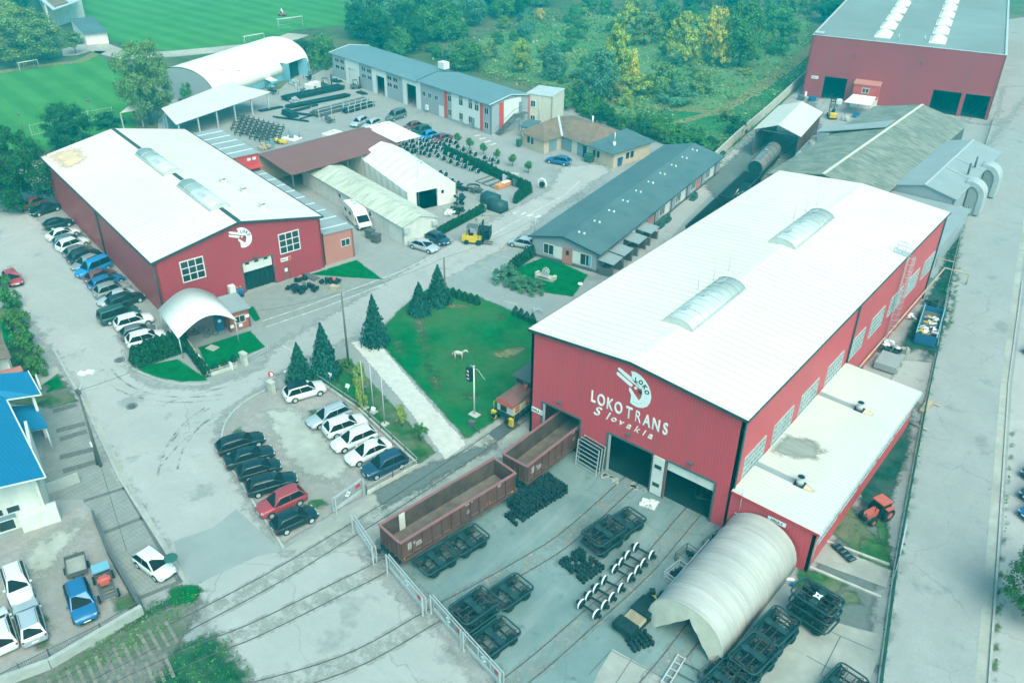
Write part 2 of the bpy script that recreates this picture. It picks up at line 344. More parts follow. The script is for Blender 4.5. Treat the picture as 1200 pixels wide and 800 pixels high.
def softmat(m,alpha=None):
    k='soft_'+m.name
    if alpha: k+='_thin'
    if k in bpy.data.materials: return bpy.data.materials[k]
    c=m.copy(); c.name=k; nt=c.node_tree; N=nt.nodes; L=nt.links; o=N['Material Output']; src=o.inputs[0].links[0].from_socket
    tr=N.new('ShaderNodeBsdfTransparent'); ms=N.new('ShaderNodeMixShader'); n=N.new('ShaderNodeTexNoise'); n.inputs['Scale'].default_value=.9; n.inputs['Detail'].default_value=6; n.inputs['Roughness'].default_value=.7
    g=N.new('ShaderNodeNewGeometry'); L.new(g.outputs['Position'],n.inputs['Vector'])
    mr=N.new('ShaderNodeMapRange'); mr.inputs[1].default_value=.30; mr.inputs[2].default_value=.70; mr.inputs[3].default_value=-.9; mr.inputs[4].default_value=.55; L.new(n.outputs['Fac'],mr.inputs[0])
    ad=N.new('ShaderNodeMath'); ad.operation='ADD'; ad.use_clamp=True; L.new(mr.outputs[0],ad.inputs[0])
    if alpha: ad.inputs[1].default_value=alpha
    else:
        at_=N.new('ShaderNodeAttribute'); at_.attribute_name='edge'; mu=N.new('ShaderNodeMath'); mu.operation='MULTIPLY'; mu.inputs[1].default_value=1.9; L.new(at_.outputs['Fac'],mu.inputs[0])
        L.new(mu.outputs[0],ad.inputs[1]); gt=N.new('ShaderNodeMath'); gt.operation='MINIMUM'; L.new(ad.outputs[0],gt.inputs[0]); L.new(mu.outputs[0],gt.inputs[1]); ad=gt
    L.new(ad.outputs[0],ms.inputs[0]); L.new(tr.outputs[0],ms.inputs[1]); L.new(src,ms.inputs[2]); L.new(ms.outputs[0],o.inputs[0]); return c
def soft_mesh(name,P,m,soft,zf,parent=None,cell=None):
    """ground or roof patch whose border fades out through an edge attribute"""
    xs=[p[0] for p in P]; ys=[p[1] for p in P]; x0,x1,y0,y1=min(xs),max(xs),min(ys),max(ys)
    c=cell or max(soft*.5,(x1-x0)/90,(y1-y0)/90,.12); nx,ny=int((x1-x0)/c)+1,int((y1-y0)/c)+1
    def d_in(x,y):
        ins=False; dm=1e9; j=len(P)-1
        for i in range(len(P)):
            ax,ay=P[j][0],P[j][1]; bx,by=P[i][0],P[i][1]
            if (by>y)!=(ay>y) and x<(ax-bx)*(y-by)/(ay-by)+bx: ins=not ins
            dx,dy=bx-ax,by-ay; t=max(0,min(1,((x-ax)*dx+(y-ay)*dy)/max(1e-9,dx*dx+dy*dy))); dm=min(dm,(x-ax-t*dx)**2+(y-ay-t*dy)**2); j=i
        return math.sqrt(dm) if ins else 0.0
    V=[];E_=[];F=[]
    for j in range(ny+1):
        for i in range(nx+1):
            x,y=x0+i*c,y0+j*c; V.append((x,y,zf(x,y))); E_.append(min(1,d_in(x,y)/soft))
    for j in range(ny):
        for i in range(nx):
            q=(j*(nx+1)+i,j*(nx+1)+i+1,(j+1)*(nx+1)+i+1,(j+1)*(nx+1)+i)
            if any(E_[k]>0 for k in q): F.append(q)
    me=bpy.data.meshes.new(name); me.from_pydata(V,[],F); me.materials.append(softmat(m)); at_=me.attributes.new('edge','FLOAT','POINT'); at_.data.foreach_set('value',E_); me.update()
    o=bpy.data.objects.new(name,me); COL.objects.link(o)
    if parent: o.parent=parent
    return o
# ------------------------------------------------------------------ the ground
def sheet(name,pts,z,m,kind='structure',world=False,jag=0.0,step=2.0,label=None,soft=0):
    if soft: return tag(soft_mesh(name,[((p[0],p[1]) if world else at(p[0],p[1])) for p in pts],m,soft,lambda x,y:z),kind=kind)
    P=[Vector((p[0],p[1],0)) if world else at(p[0],p[1]) for p in pts]
    if jag:
        rnd=random.Random(len(pts)*31+int(P[0].x*7)); Q=[]
        for a,b in zip(P,P[1:]+P[:1]):
            n=max(1,int((b-a).length/step))
            for i in range(n):
                q=a.lerp(b,i/n); Q.append(q+Vector((rnd.uniform(-jag,jag),rnd.uniform(-jag,jag),0)))
        P=Q
    mb=MB(); mb.add([(p.x,p.y,z) for p in P],[list(range(len(P)))])
    o=mb.build(name,m,recalc=False)
    bm=bmesh.new(); bm.from_mesh(o.data); bmesh.ops.triangulate(bm,faces=bm.faces)
    for f in bm.faces:
        if f.normal.z<0: f.normal_flip()
    bm.to_mesh(o.data); bm.free()
    return tag(o,label=label,kind=kind)
def strip(name,pts,w,z,m,world=False,kind='structure'):
    P=[Vector((p[0],p[1],0)) if world else at(p[0],p[1]) for p in pts]
    L_,R_=[],[]
    for i,p in enumerate(P):
        t=(P[min(i+1,len(P)-1)]-P[max(i-1,0)]).normalized(); n=Vector((-t.y,t.x,0))*w/2
        L_.append(p+n); R_.append(p-n)
    mb=MB(); n=len(P)
    mb.add([(*p.xy,z) for p in L_+R_],[(n+i,n+i+1,i+1,i) for i in range(n-1)])
    return tag(mb.build(name,m,recalc=False),kind=kind)
def kerb(name,pts,w=.18,h=.12,m=None,world=False):
    P=[Vector((p[0],p[1],0)) if world else at(p[0],p[1]) for p in pts]
    mb=MB()
    for a,b in zip(P,P[1:]): mb.bar((*a.xy,h/2),(*b.xy,h/2),w,h)
    return tag(mb.build(name,m or M['kerb']),kind='structure')
def arc(a,b,c,n=10):
    return [tuple((1-t)**2*a[i]+2*t*(1-t)*b[i]+t*t*c[i] for i in (0,1)) for t in [k/n for k in range(n+1)]]

mb=MB(); mb.add([(-2500,-600,-.03),(1500,-600,-.03),(1500,3400,-.03),(-2500,3400,-.03)],[(0,1,2,3)])
tag(mb.build('ground',M['earth'],recalc=False),kind='structure')
# football pitches
def pitchmat(name,ang):
    m=mat(name,(.055,.20,.04),.95,.16,.12,coord='World',bump=.2,spec=.1,c2=(.07,.22,.06),f2=.4,s2=.03)
    nt=m.node_tree; b=nt.nodes['Principled BSDF']; old=b.inputs['Base Color'].links[0].from_socket
    g=nt.nodes.new('ShaderNodeNewGeometry'); mp=nt.nodes.new('ShaderNodeMapping'); mp.inputs['Rotation'].default_value=(0,0,ang)
    sx=nt.nodes.new('ShaderNodeSeparateXYZ'); w=nt.nodes.new('ShaderNodeMath'); w.operation='SINE'; k=nt.nodes.new('ShaderNodeMath'); k.operation='MULTIPLY'; k.inputs[1].default_value=2*math.pi/6.5
    r=nt.nodes.new('ShaderNodeMapRange'); r.inputs[1].default_value=-.5; r.inputs[2].default_value=.5
    mx=nt.nodes.new('ShaderNodeMixRGB'); mx.blend_type='MULTIPLY'; mx.inputs[2].default_value=(.76,.85,.79,1)
    L=nt.links; L.new(g.outputs['Position'],mp.inputs[0]); L.new(mp.outputs[0],sx.inputs[0]); L.new(sx.outputs[0],k.inputs[0]); L.new(k.outputs[0],w.inputs[0]); L.new(w.outputs[0],r.inputs[0])
    L.new(r.outputs[0],mx.inputs[0]); L.new(old,mx.inputs[1]); L.new(mx.outputs[0],b.inputs['Base Color'])
    return m
_a,_b=at(0,92),at(110,170); ang1=math.atan2((_b-_a).y,(_b-_a).x)
M['pitch1']=pitchmat('lower_pitch_grass',-ang1+math.pi/2)
_a,_b=at(200,10),at(400,60); ang2=math.atan2((_b-_a).y,(_b-_a).x)
M['pitch2']=pitchmat('upper_pitch_grass',-ang2+math.pi/2)
sheet('lower_pitch',[(-60,100),(0,86),(60,78),(112,63),(150,90),(160,150),(60,175),(-60,178)],.0,M['pitch1'],jag=.4)
sheet('upper_pitch',[(80,0),(130,48),(200,60),(300,55),(345,35),(470,24),(480,-12),(70,-14)],.0,M['pitch2'],jag=.3)
strip('worn_touchline',[(-20,88),(40,78),(95,72),(118,60)],3.0,.008,M['straw'])
strip('running_track',[(110,53),(128,60),(150,66),(205,63),(260,58),(320,52),(350,40)],7,.008,M['dust'])
sheet('clubhouse_yard',[(72,58),(110,48),(114,58),(90,65),(74,66)],.012,M['slabs'])
# industrial yard and the streets
YARD=[(-90,190),(30,200),(95,160),(185,150),(200,118),(232,107),(330,105),(360,75),(392,62),(480,95),(605,118),(660,110),(700,140),(830,190),(846,185),(946,94),(1040,40),(1200,20),(1330,20),(1500,420),(1500,1050),(-260,1050),(-260,600),(-120,330)]
sheet('yard',YARD,0,M['asphalt'],jag=.5,step=4)
sheet('street',[(-40,245),(40,248),(80,285),(135,365),(152,410),(160,435),(180,451),(240,452),(300,432),(314,408),(400,358),(520,286),(640,222),(655,195),(705,190),(720,200),(650,247),(604,286),(520,334),(440,396),(412,400),(385,410),(330,440),(262,490),(262,520),(330,645),(405,612),(419,624),(443,664),(503,722),(590,812),(200,830),(246,760),(215,690),(150,585),(60,420),(-30,300)],.008,M['streetc'],soft=1.6)
sheet('wagon_yard',[(424,622),(500,575),(560,548),(626,505),(640,470),(860,610),(850,670),(880,720),(830,830),(600,830),(506,716),(446,662)],.006,M['wagonyard'],soft=2.0)
sheet('forecourt_asphalt',[(470,330),(520,300),(600,262),(700,215),(640,300),(560,352),(500,335)],.0045,M['patch'],soft=2.5)
sheet('repaired_asphalt',[(203,634),(250,618),(277,596),(330,645),(300,652),(218,690)],.016,M['patch'])
sheet('side_street',[(505,335),(560,350),(625,372),(660,352),(615,340),(585,325),(555,312)],.016,M['patch'])
sheet('railside_lane',[(700,355),(790,240),(846,188),(905,133),(918,140),(800,262),(730,345)],.008,M['streetc'])
sheet('main_road',[(1026,815),(1046,660),(1088,455),(1121,310),(1152,180),(1170,100),(1240,60),(1216,200),(1196,330),(1180,450),(1168,640),(1152,815)],.008,M['concrete'])
sheet('roadside_strip',[(1158,815),(1174,640),(1186,450),(1202,330),(1290,330),(1330,815)],.008,M['streetc'])
strip('pale_verge',[(1147,815),(1158,690),(1166,590),(1176,460),(1190,340),(1205,240)],.7,.016,M['dust'])
kerb('road_kerb',[(1158,815),(1170,640),(1182,450),(1198,330)])
sheet('verge_weeds',[(1160,800),(1167,690),(1178,600),(1185,500),(1189,500),(1176,660),(1168,800)],.02,M['weeds'],soft=0.35)
# the strip between hall and road fence
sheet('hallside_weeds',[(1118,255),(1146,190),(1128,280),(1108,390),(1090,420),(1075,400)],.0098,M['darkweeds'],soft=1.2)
sheet('hallside_soil',[(960,650),(1082,470),(1100,380),(1078,405),(1060,500),(1030,700),(1020,815),(880,815),(930,690)],.0066,M['tread'],soft=1.2)
sheet('hallside_hardstanding',[(1052,420),(1096,424),(1084,478),(1040,450)],.016,M['streetc'],soft=0.6)
for i,q in enumerate([[(985,575),(1050,655),(1045,680),(965,620)],[(1005,625),(1050,640),(1042,690),(1000,668)],[(935,660),(1000,680),(985,700),(925,690)],[(975,690),(1010,690),(1015,712),(985,710)],[(1105,395),(1120,320),(1128,300),(1118,380)],[(1018,600),(1036,596),(1048,640),(1030,642)]]):
    sheet('weed_patch',q,.016+i*.003,M['weeds'],soft=0.8)
for i,q in enumerate([[(1036,440),(1062,385),(1095,330),(1110,295),(1122,290),(1112,370),(1100,420),(1075,410)],[(1022,812),(1042,685),(1074,510),(1092,425),(1099,425),(1084,505),(1054,680),(1034,812)],[(1000,560),(1045,500),(1075,478),(1066,540),(1045,590),(1010,600)]]): sheet('dark_weeds',q,.011+i*.0015,M['darkweeds'],soft=1.1)
sheet('concrete_pad',[(965,635),(1045,668),(1040,690),(945,655)],.04,M['slabs'],soft=0.2)
for q in ([(940,661),(1032,700)],[(962,632),(1042,662)]): kerb('pad_kerb',q,.22,.16,M['stone'])
sheet('slab_apron',[(915,712),(1008,736),(1040,745),(1012,815),(870,815),(905,760)],.024,M['slabs'],jag=.1)
for q in ([(1024,762),(985,745),(930,720)],[(985,745),(962,790)],[(960,790),(1000,815)],[(945,768),(985,790)]): strip('slab_joint',q,.07,.03,M['dgrey'])
sheet('tent_apron',[(716,760),(760,782),(800,815),(690,815)],.012,M['slabs'],jag=.1)
for q in ([(716,762),(790,800)],[(740,772),(715,810)],[(716,762),(690,790)]): strip('slab_joint',q,.06,.018,M['dgrey'])
# staff car park
LOT=arc((330,640),(300,600),(262,532))+arc((258,512),(258,480),(310,458))+[(372,447),(420,478),(490,545),(393,601)]
sheet('gravel_car_park',LOT,.02,M['gravel'],soft=.5)
sheet('car_park_dust',[(300,480),(350,470),(420,540),(400,575),(345,560),(315,520)],.028,M['dust'],soft=2.0)
kerb('car_park_kerb',[(332,642)]+arc((325,630),(290,580),(262,532))+arc((260,520),(257,482),(310,458)),.22,.12)
for q in ([(268,508),(282,497),(290,510),(276,516)],[(300,600),(312,612),(322,622),(306,604)],[(274,540),(300,585),(294,588),(270,548)],[(360,480),(376,476),(378,486),(364,490)],[(350,590),(380,580),(386,592),(360,604)]): sheet('weed_patch',q,.036,M['weeds'],soft=0.8)
# railside concrete between car park and wagons
sheet('track_apron',[(330,645),(400,604),(486,548),(548,512),(600,478),(628,500),(560,545),(470,610),(430,640)],.012,M['slabs'],jag=.1)
sheet('wet_mud',[(430,575),(500,540),(560,522),(585,512),(590,525),(520,560),(450,602)],.018,M['tread'],soft=1.2)
sheet('rail_pit',[(570,508),(598,490),(612,499),(580,517)],.022,M['dgrey'],jag=.3)
# white gravel drive and lawns
sheet('gravel_drive',[(410,401),(440,396),(487,452),(548,520),(522,540),(470,470)],.03,M['whitegravel'],soft=.25)
sheet('main_lawn',arc((438,397),(470,350),(512,333))+[(560,346),(640,380),(640,455),(552,513),(546,516),(487,450)],.02,M['lawn'],soft=.6)
for q in ([(480,375),(500,370),(505,420),(520,445),(518,470),(500,450),(492,410)],[(572,412),(600,405),(622,405),(615,415),(590,424),(575,420)],[(456,400),(470,395),(480,420),(466,416)],[(520,352),(555,358),(545,364),(515,360)],[(520,415),(536,408),(548,418),(535,424)],[(575,370),(590,366),(600,374),(585,376)],[(538,462),(560,455),(565,470),(548,476)]):
    sheet('dry_lawn_patch',q,.028,M['straw'] if q[0][0] in (572,520) else M['weeds'],soft=1.4)
sheet('hedge_strip_lawn',[(372,447),(385,425),(408,418),(450,462),(512,530),(490,546),(420,478)],.028,M['weeds'],soft=0.4)
sheet('green_strip_lawn',[(385,435),(400,425),(430,455),(455,495),(440,492),(400,460)],.036,M['lawn'],soft=1.0)
sheet('barrack_lawn',arc((584,322),(600,340),(672,348))+[(690,322),(640,300)],.024,M['lawn2'],soft=.3)
sheet('gate_lawn',[(231,407),(294,387),(312,407),(243,434)],.02,M['lawn2'],soft=.3)
sheet('corner_lawn',[(160,430),(208,420),(243,443)]+arc((243,446),(200,452),(163,434)),.02,M['lawn2'],soft=.3)
kerb('corner_kerb',arc((246,449),(196,456),(155,432)),.2,.12)
sheet('small_lawn',[(286,362),(297,358),(306,374),(299,378)],.02,M['lawn2'],soft=.3)
sheet('hall_lawn',[(361,322),(418,304),(450,328),(415,326)],.02,M['lawn2'],soft=.3)
sheet('gate_path',[(231,405),(290,384),(296,387),(234,409)],.016,M['paver'])
sheet('forecourt',[(278,350),(325,333),(355,322),(450,329),(452,332),(308,385),(296,360)],.012,M['paver'])
for q in ([(308,376),(350,362),(400,344),(470,318),(530,288)],[(312,383),(380,360),(450,333)],[(331,405),(345,412)]): strip('road_marking',q,.14,.016,M['line'])
strip('road_marking',[(560,285),(600,262),(660,230),(680,212)],.14,.016,M['line'])
for i in range(4): strip('zebra_stripe',[(602+i*8.5,250.5+i*1.6),(608+i*8.5,247.5+i*1.6)],.55,.02,M['line'])
for i in range(4): strip('zebra_stripe',[(556+i*6,160+i*3.4),(563+i*6,158+i*3.4)],.6,.02,M['line'])
for q in ([(574,298),(594,291)],[(566,312),(583,321)],[(588,288),(611,293)],[(582,299),(600,303)],[(591,353),(608,357)],[(476,284),(490,292),(500,297)]): strip('bay_marking',q,.15,.024,M['yline'])
# paved drives on the lower left
sheet('paved_drive',[(48,470),(72,445),(85,460),(112,520),(140,570),(98,585),(60,585),(50,540)],.012,M['paver'])
sheet('paved_bay',[(98,586),(148,570),(214,680),(163,702)],.016,M['paver'])
for q in ([(98,587),(148,571)],[(122,624),(166,607)],[(162,701),(214,680)],[(146,570),(210,680)],[(60,462),(84,455)],[(62,482),(90,474)],[(66,505),(100,496)],[(70,515),(102,505)],[(70,536),(110,526)],[(74,552),(116,540)]): strip('paver_band',q,.42 if q[0][0]>90 else .8,.024,M['pave_edge'])
kerb('street_kerb',[(62,408),(80,440),(100,475),(140,560),(216,680)],.25,.12)
strip('pale_gutter',[(84,435),(105,478),(146,562),(222,690)],.5,.0178,M['dust'])
sheet('house_yard',[(-60,700),(-40,650),(60,612),(98,588),(112,600),(160,712),(60,770),(-60,815)],.02,M['gravel'],jag=.3)
sheet('house_yard_dust',[(20,640),(100,598),(112,612),(90,640),(60,680),(45,720),(20,715)],.028,M['dust'],soft=2)
for q in ([(130,700),(158,690),(168,712),(135,720)],[(78,655),(92,640),(100,650),(84,668)],[(40,715),(60,720),(66,740),(44,735)],[(116,655),(128,690),(122,695),(110,660)],[(36,745),(60,735),(60,760),(36,765)]): sheet('weed_patch',q,.036,M['weeds'],soft=0.8)
M['railgrass']=mat('dark_verge_grass',(.012,.085,.040),.95,.45,1.0,coord='World',c2=(.12,.13,.10),f2=.6,s2=.25,bump=.5,spec=.02,speck=.4)
sheet('railside_grass',[(30,815),(90,775),(165,710),(214,684),(238,680),(240,700),(160,765),(255,735),(300,790),(310,815)],.02,M['railgrass'],soft=1.5)
sheet('railside_grass_patch',[(190,690),(225,680),(238,690),(232,708),(200,712)],.028,M['lawn'],soft=0.7)
sheet('roadside_garden',[(-20,380),(10,350),(22,345),(50,440),(70,435),(95,470),(60,480),(-20,470)],.0165,M['weeds'],soft=0.8)
for q in ([(50,450),(68,441),(74,452),(55,460)],[(0,378),(12,372),(20,402),(5,405)]): sheet('garden_lawn',q,.02,M['lawn2'],jag=.1)
sheet('garden_path',[(42,440),(66,428),(70,436),(48,452)],.032,M['slabs'])
M['brightm']=mat('bright_meadow_grass',(.028,.15,.045),.95,.35,.4,c2=(.12,.19,.09),f2=.7,s2=.08,coord='World',bump=.5,spec=.02,speck=.4)
# grass of the scrubland and the cutting
sheet('meadow',[(560,40),(700,15),(960,20),(948,92),(846,184),(830,188),(700,140),(660,108),(600,95),(520,75)],-.02,M['meadowg'],soft=5)
sheet('bright_meadow',[(955,40),(948,90),(850,180),(820,170),(760,150),(740,128),(800,128),(850,125),(900,95)],-.01,M['brightm'],soft=5)
strip('meadow_path',[(955,52),(925,78),(890,103),(858,122),(838,132),(800,128),(770,125),(700,118)],3.2,-.004,M['straw'])
strip('meadow_track',[(838,132),(800,142),(780,148),(800,160),(830,168)],2.2,-.002,M['straw'])
sheet('tank_yard',[(820,215),(905,140),(990,90),(1005,130),(930,200),(850,250)],.012,M['tread'],soft=2)
sheet('hall_forecourt',[(948,115),(1000,110),(1060,135),(1160,145),(1170,100),(1220,100),(1150,190),(1060,140),(960,180)],.016,M['concrete'],soft=3)
for q in (arc((152,430),(172,447),(242,449)),arc((130,432),(160,476),(262,462)),arc((128,450),(168,480),(258,468)),arc((186,548),(196,505),(240,478)),arc((184,560),(192,510),(246,478)),arc((208,550),(212,515),(250,486)),arc((190,545),(204,520),(262,480)),arc((340,436),(290,446),(200,470))):
    strip('tyre_mark',q,.22,.0195,softmat(M['tread'],.30))
for q in ([(150,418),(186,408)],[(113,436),(120,432)]): strip('tar_patch',q,.7,.018,softmat(M['tread'],.6))
for p in ((154.5,476),(52,157+298),(140,422)):
    c=at(*p); mb=MB(); mb.cyl((c.x,c.y,.0),(c.x,c.y,.035),.42,n=20); mb.ring([(c.x+.55*math.cos(k*.4),c.y+.55*math.sin(k*.4),.03) for k in range(16)],.05,5,closed=True)
    tag(mb.build('manhole_cover',M['dgrey']),{154.5:'round iron manhole cover in the middle of the junction',52:'round iron manhole cover by the grassy garden corner',140:'small iron drain cover near the thuja hedge corner'}[p[0]],'manhole cover')

# ------------------------------------------------------------------ railway tracks
def track(label,pts,sleepers=None):
    """pts: centre line (x, y)"""
    P=[Vector((p[0],p[1],0)) for p in pts]; Q=[]
    for i in range(len(P)-1):
        a,b,c,d=P[max(i-1,0)],P[i],P[i+1],P[min(i+2,len(P)-1)]
        for k in range(6):
            t=k/6; Q.append(.5*((2*b)+(c-a)*t+(2*a-5*b+4*c-d)*t*t+(3*b-a-3*c+d)*t**3))
    Q.append(P[-1])
    th=thing('railway_track',label,'railway track')
    def off(s):
        o=[]
        for i,p in enumerate(Q):
            t=(Q[min(i+1,len(Q)-1)]-Q[max(i-1,0)]).normalized(); o.append(p+Vector((-t.y,t.x,0))*s)
        return o
    o=off(.0); tag(strip('track_bed',[(p.x,p.y) for p in o],2.1,.0148,softmat(M['slabs'],.40),world=True))
    for s in (-.7525,.7525):
        mb=MB(); o=off(s)
        for a,b in zip(o,o[1:]): mb.bar((*a.xy,.03),(*b.xy,.03),.07,.06)
        mb.build('rail',M['rail'],th)
    if sleepers:
        mbs=[]; a,b=sleepers; n=0
        acc=0
        for p,q in zip(Q,Q[1:]):
            d=(q-p); L=d.length
            while acc<L:
                c=p+d*(acc/L)
                if a<c.y<b:
                    mb=MB(); mb.cbox((c.x,c.y,.03),(2.5,.25,.05),math.atan2(d.y,d.x)-math.pi/2); mb.build('sleeper',M['sleeper'],th)
                acc+=.66
            acc-=L
    return Q
TA=track('embedded track running past the car park to the red locomotive',[(-56,-14),(-52.2,2),(-49.7,11.6),(-46.85,25.6),(-45.9,34),(-45.3,41.3),(-44.9,50),(-44.8,60),(-45.2,75),(-46.5,95)],(-10,19))
TB=track('track under the two brown wagons into the first hall door',[(-52,-6),(-48.6,6),(-45.3,17.8),(-43.4,22.9),(-41.5,30.1),(-40.4,35),(-38.75,47.2),(-38.4,52),(-38.3,60),(-38.3,75)],(-10,17))
TC=track('embedded track crossing the yard into the middle hall door',[(-47,6),(-41.5,15.5),(-35.8,25),(-33.6,33.2),(-31.4,42),(-30.6,47),(-30.4,56),(-30.4,75)])
TD=track('embedded track under the row of bare wheelsets',[(-27,22),(-24.9,32.3),(-24.05,40.5),(-23.5,48),(-23.7,56),(-24,72)])
_e1,_e2=at(774,790),at(806,749)
TE=track('short track running out of the grey tarpaulin tent',[(_e1.x-.3,_e1.y-6),(_e1.x,_e1.y),(_e2.x,_e2.y),(-17.2,56)])
track('track behind the hall under the tank wagons',[(-49.6,90),(-50.6,100),(-52.4,113),(-54.4,127),(-56.4,141),(-59.3,160),(-63,180),(-66.2,198),(-66.5,206)])
track('track between the rear hall and the road',[(-36,176),(-37.5,190),(-38.5,203),(-38.6,215)])
sheet('ballast_bed',[(-20,815),(62,775),(230,690),(245,705),(180,815)],.026,M['ballast'],soft=1.2)
# ------------------------------------------------------------------ writing and marks
_fc={}
def letters(name,body,size,T,m,parent,sx=1.0,shear=0.0,ext=.02,bold=0.0,align='CENTER'):
    """text standing in the local xz plane of T (x right, z up), facing -y"""
    cu=bpy.data.curves.new(name,'FONT'); cu.body=body; cu.size=size; cu.extrude=ext; cu.shear=shear; cu.offset=bold; cu.align_x=align; cu.align_y='CENTER'
    t=bpy.data.objects.new(name,cu); COL.objects.link(t)
    dg=bpy.context.evaluated_depsgraph_get(); me=bpy.data.meshes.new_from_object(t.evaluated_get(dg)); bpy.data.objects.remove(t)
    me.transform(T @ Matrix.Rotation(math.pi/2,4,'X') @ Matrix.Diagonal((sx,1,1,1)))
    me.materials.clear(); me.materials.append(m)
    o=bpy.data.objects.new(name,me); COL.objects.link(o)
    if parent: o.parent=parent
    return o
def flat(mb,poly,T,t=.03,mi=0,lift=0.0):
    """polygon (x, z) standing in the xz plane of T, facing -y"""
    n=len(poly); o=mb.T.copy(); mb.T=mb.T @ T
    vs=[(p[0],-lift-t,p[1]) for p in poly]+[(p[0],-lift,p[1]) for p in poly]
    mb.add(vs,[tuple(range(n)),tuple(range(n,2*n))[::-1]]+[((i+1)%n,i,n+i,n+(i+1)%n) for i in range(n)],mi); mb.T=o
LG=lambda *p:[((x-470)/100,-(y-285)/100) for x,y in p]      # emblem drawn on a 100 px = 1 m grid around its middle
def emblem(parent,T,s=1.0):
    T=T @ Matrix.Diagonal((s,1,s,1))
    mb=MB()
    outer=[(425,100),(470,92),(520,104),(570,135),(612,180),(640,232),(652,290),(645,345),(622,395),(580,430),(525,447),(470,440),(448,428)]
    inner=[(450,345),(420,300),(428,270),(530,372),(552,330),(558,270),(548,235),(470,200),(432,170),(440,140)]
    flat(mb,LG(*outer,*inner),T,.03)
    flat(mb,LG((290,120),(308,116),(420,158),(470,186),(548,232),(535,244),(430,205),(360,176),(292,140)),T,.03)
    flat(mb,LG((278,178),(292,166),(455,232),(450,256),(425,258),(284,198)),T,.03)
    flat(mb,LG(*[(488+15*math.cos(k*.524),254+15*math.sin(k*.524)) for k in range(12)]),T,.03)
    o=mb.build('emblem',[M['signw']],parent)
    mb=MB(); flat(mb,LG((518,262),(552,262),(560,292),(545,296),(516,282)),T,.03); 
    R0=150; 
    mb.build('emblem_mark',[M['ink']],o)
    for ch,a in zip('LOKO',(97,72,46,20)):
        aa=R(a); cx,cz=(500-470)/100+1.12*math.cos(aa)*.98,-(290-285)/100+1.22*math.sin(aa)
        letters('emblem_letter',ch,.62,T @ Matrix.Translation((cx,-.03,cz)) @ Matrix.Rotation(-(aa-math.pi/2)*1.0,4,'Y'),M['ink'],o,.85,0,.015,.03)
    for ch,a in zip('trans',(-8,-32,-55,-78,-100)):
        aa=R(a); cx,cz=.30+1.08*math.cos(aa),-.05+1.2*math.sin(aa)
        letters('emblem_letter',ch,.34,T @ Matrix.Translation((cx,-.03,cz)) @ Matrix.Rotation(-(aa-math.pi/2),4,'Y'),M['galv'],o,1,0,.015,.004)
    return o
def signboard(name,body,T,w,h,parent,size=None,m=None,redcap=False):
    mb=MB(); o_=mb.T; mb.T=T; mb.box(-w/2,-.05,-h/2,w/2,-.005,h/2,0)
    if redcap: mb.box(w/2-.28*w,-.056,-h/2+.02,w/2-.02,-.051,h/2-.02,1)
    mb.T=o_; s=mb.build(name,[m or M['signw'],M['signred']],parent)
    if body: letters('sign_lettering',body,size or h*.75,T @ Matrix.Translation((-.10*w if redcap else 0,-.052,0)),M['ink'],s,.85,0,.008,.012)
    return s
def window(parent,T,w,h,nx,nz,fw=.07,d=.1,m=None,gl=None,name='window'):
    """framed window, middle of the sill line at T, standing in xz, outside -y"""
    mb=MB(); mb.T=T
    mb.box(-w/2-fw,-d,-fw,w/2+fw,.0,0); mb.box(-w/2-fw,-d,h,w/2+fw,.0,h+fw); mb.box(-w/2-fw,-d,0,-w/2,0,h); mb.box(w/2,-d,0,w/2+fw,0,h)
    for i in range(1,nx):
        x=-w/2+w*i/nx; mb.box(x-fw*.4,-d*.9,0,x+fw*.4,-.005,h)
    for j in range(1,nz):
        z=h*j/nz; mb.box(-w/2,-d*.85,z-fw*.4,w/2,-.008,z+fw*.4)
    f=mb.build(name,m or M['trimw'],parent)
    mb=MB(); mb.T=T; mb.box(-w/2,-d*.45,0,w/2,-.012,h); mb.build('pane',gl or M['winglass'],f)
    return f
def skylight(parent,T,w,L,h,nrib,m):
    """barrel roof light along y, middle at T"""
    mb=MB(); mb.T=T; n=12
    prof=[(w/2*math.cos(math.pi*k/n),h*math.sin(math.pi*k/n)) for k in range(n+1)]
    rings=[[(p[0],y,p[1]) for p in prof] for y in (-L/2,L/2)]
    mb.loft(rings,0,True,True)
    o=mb.build('skylight',M['clear'],parent)
    mb=MB(); mb.T=T
    for i in range(nrib+1):
        y=-L/2+L*i/nrib; mb.ring([(p[0]*1.015,y,p[1]*1.03+.01) for p in prof],.045,5)
    for x in (-w/2-.06,w/2+.06): mb.box(x-.07,-L/2-.12,-.25,x+.07,L/2+.12,.06)
    for y in (-L/2-.06,L/2+.06): mb.box(-w/2,y-.06,-.25,w/2,y+.06,.04)
    for i in range(1,nrib-1,3): mb.cbox((-w*.23,-L/2+L*(i+1)/nrib,h*.93),(w*.3,L/nrib*.9,.06),0,0,-.5)
    mb.build('skylight_frame',M['galv'],o)
    return o
def rollup(parent,T,w,z0,z1,m):
    mb=MB(); mb.T=T; n=max(2,int((z1-z0)/.5))
    for i in range(n):
        a=z0+(z1-z0)*i/n; b=z0+(z1-z0)*(i+1)/n; mb.box(-w/2,.0,a+.015,w/2,.08,b-.015)
    mb.box(-w/2+.02,.02,z0+.01,w/2-.02,.06,z1-.01)
    return mb.build('rolling_door',m,parent)
def trunk_pipe(parent,pts,r,m,name='downpipe'):
    mb=MB(); mb.ring(pts,r,6); return mb.build(name,m,parent)
def wall_lamp(parent,T):
    mb=MB(); mb.T=T; mb.box(-.2,-.35,-.1,.2,0,.08); return mb.build('floodlight',M['dgrey'],parent)

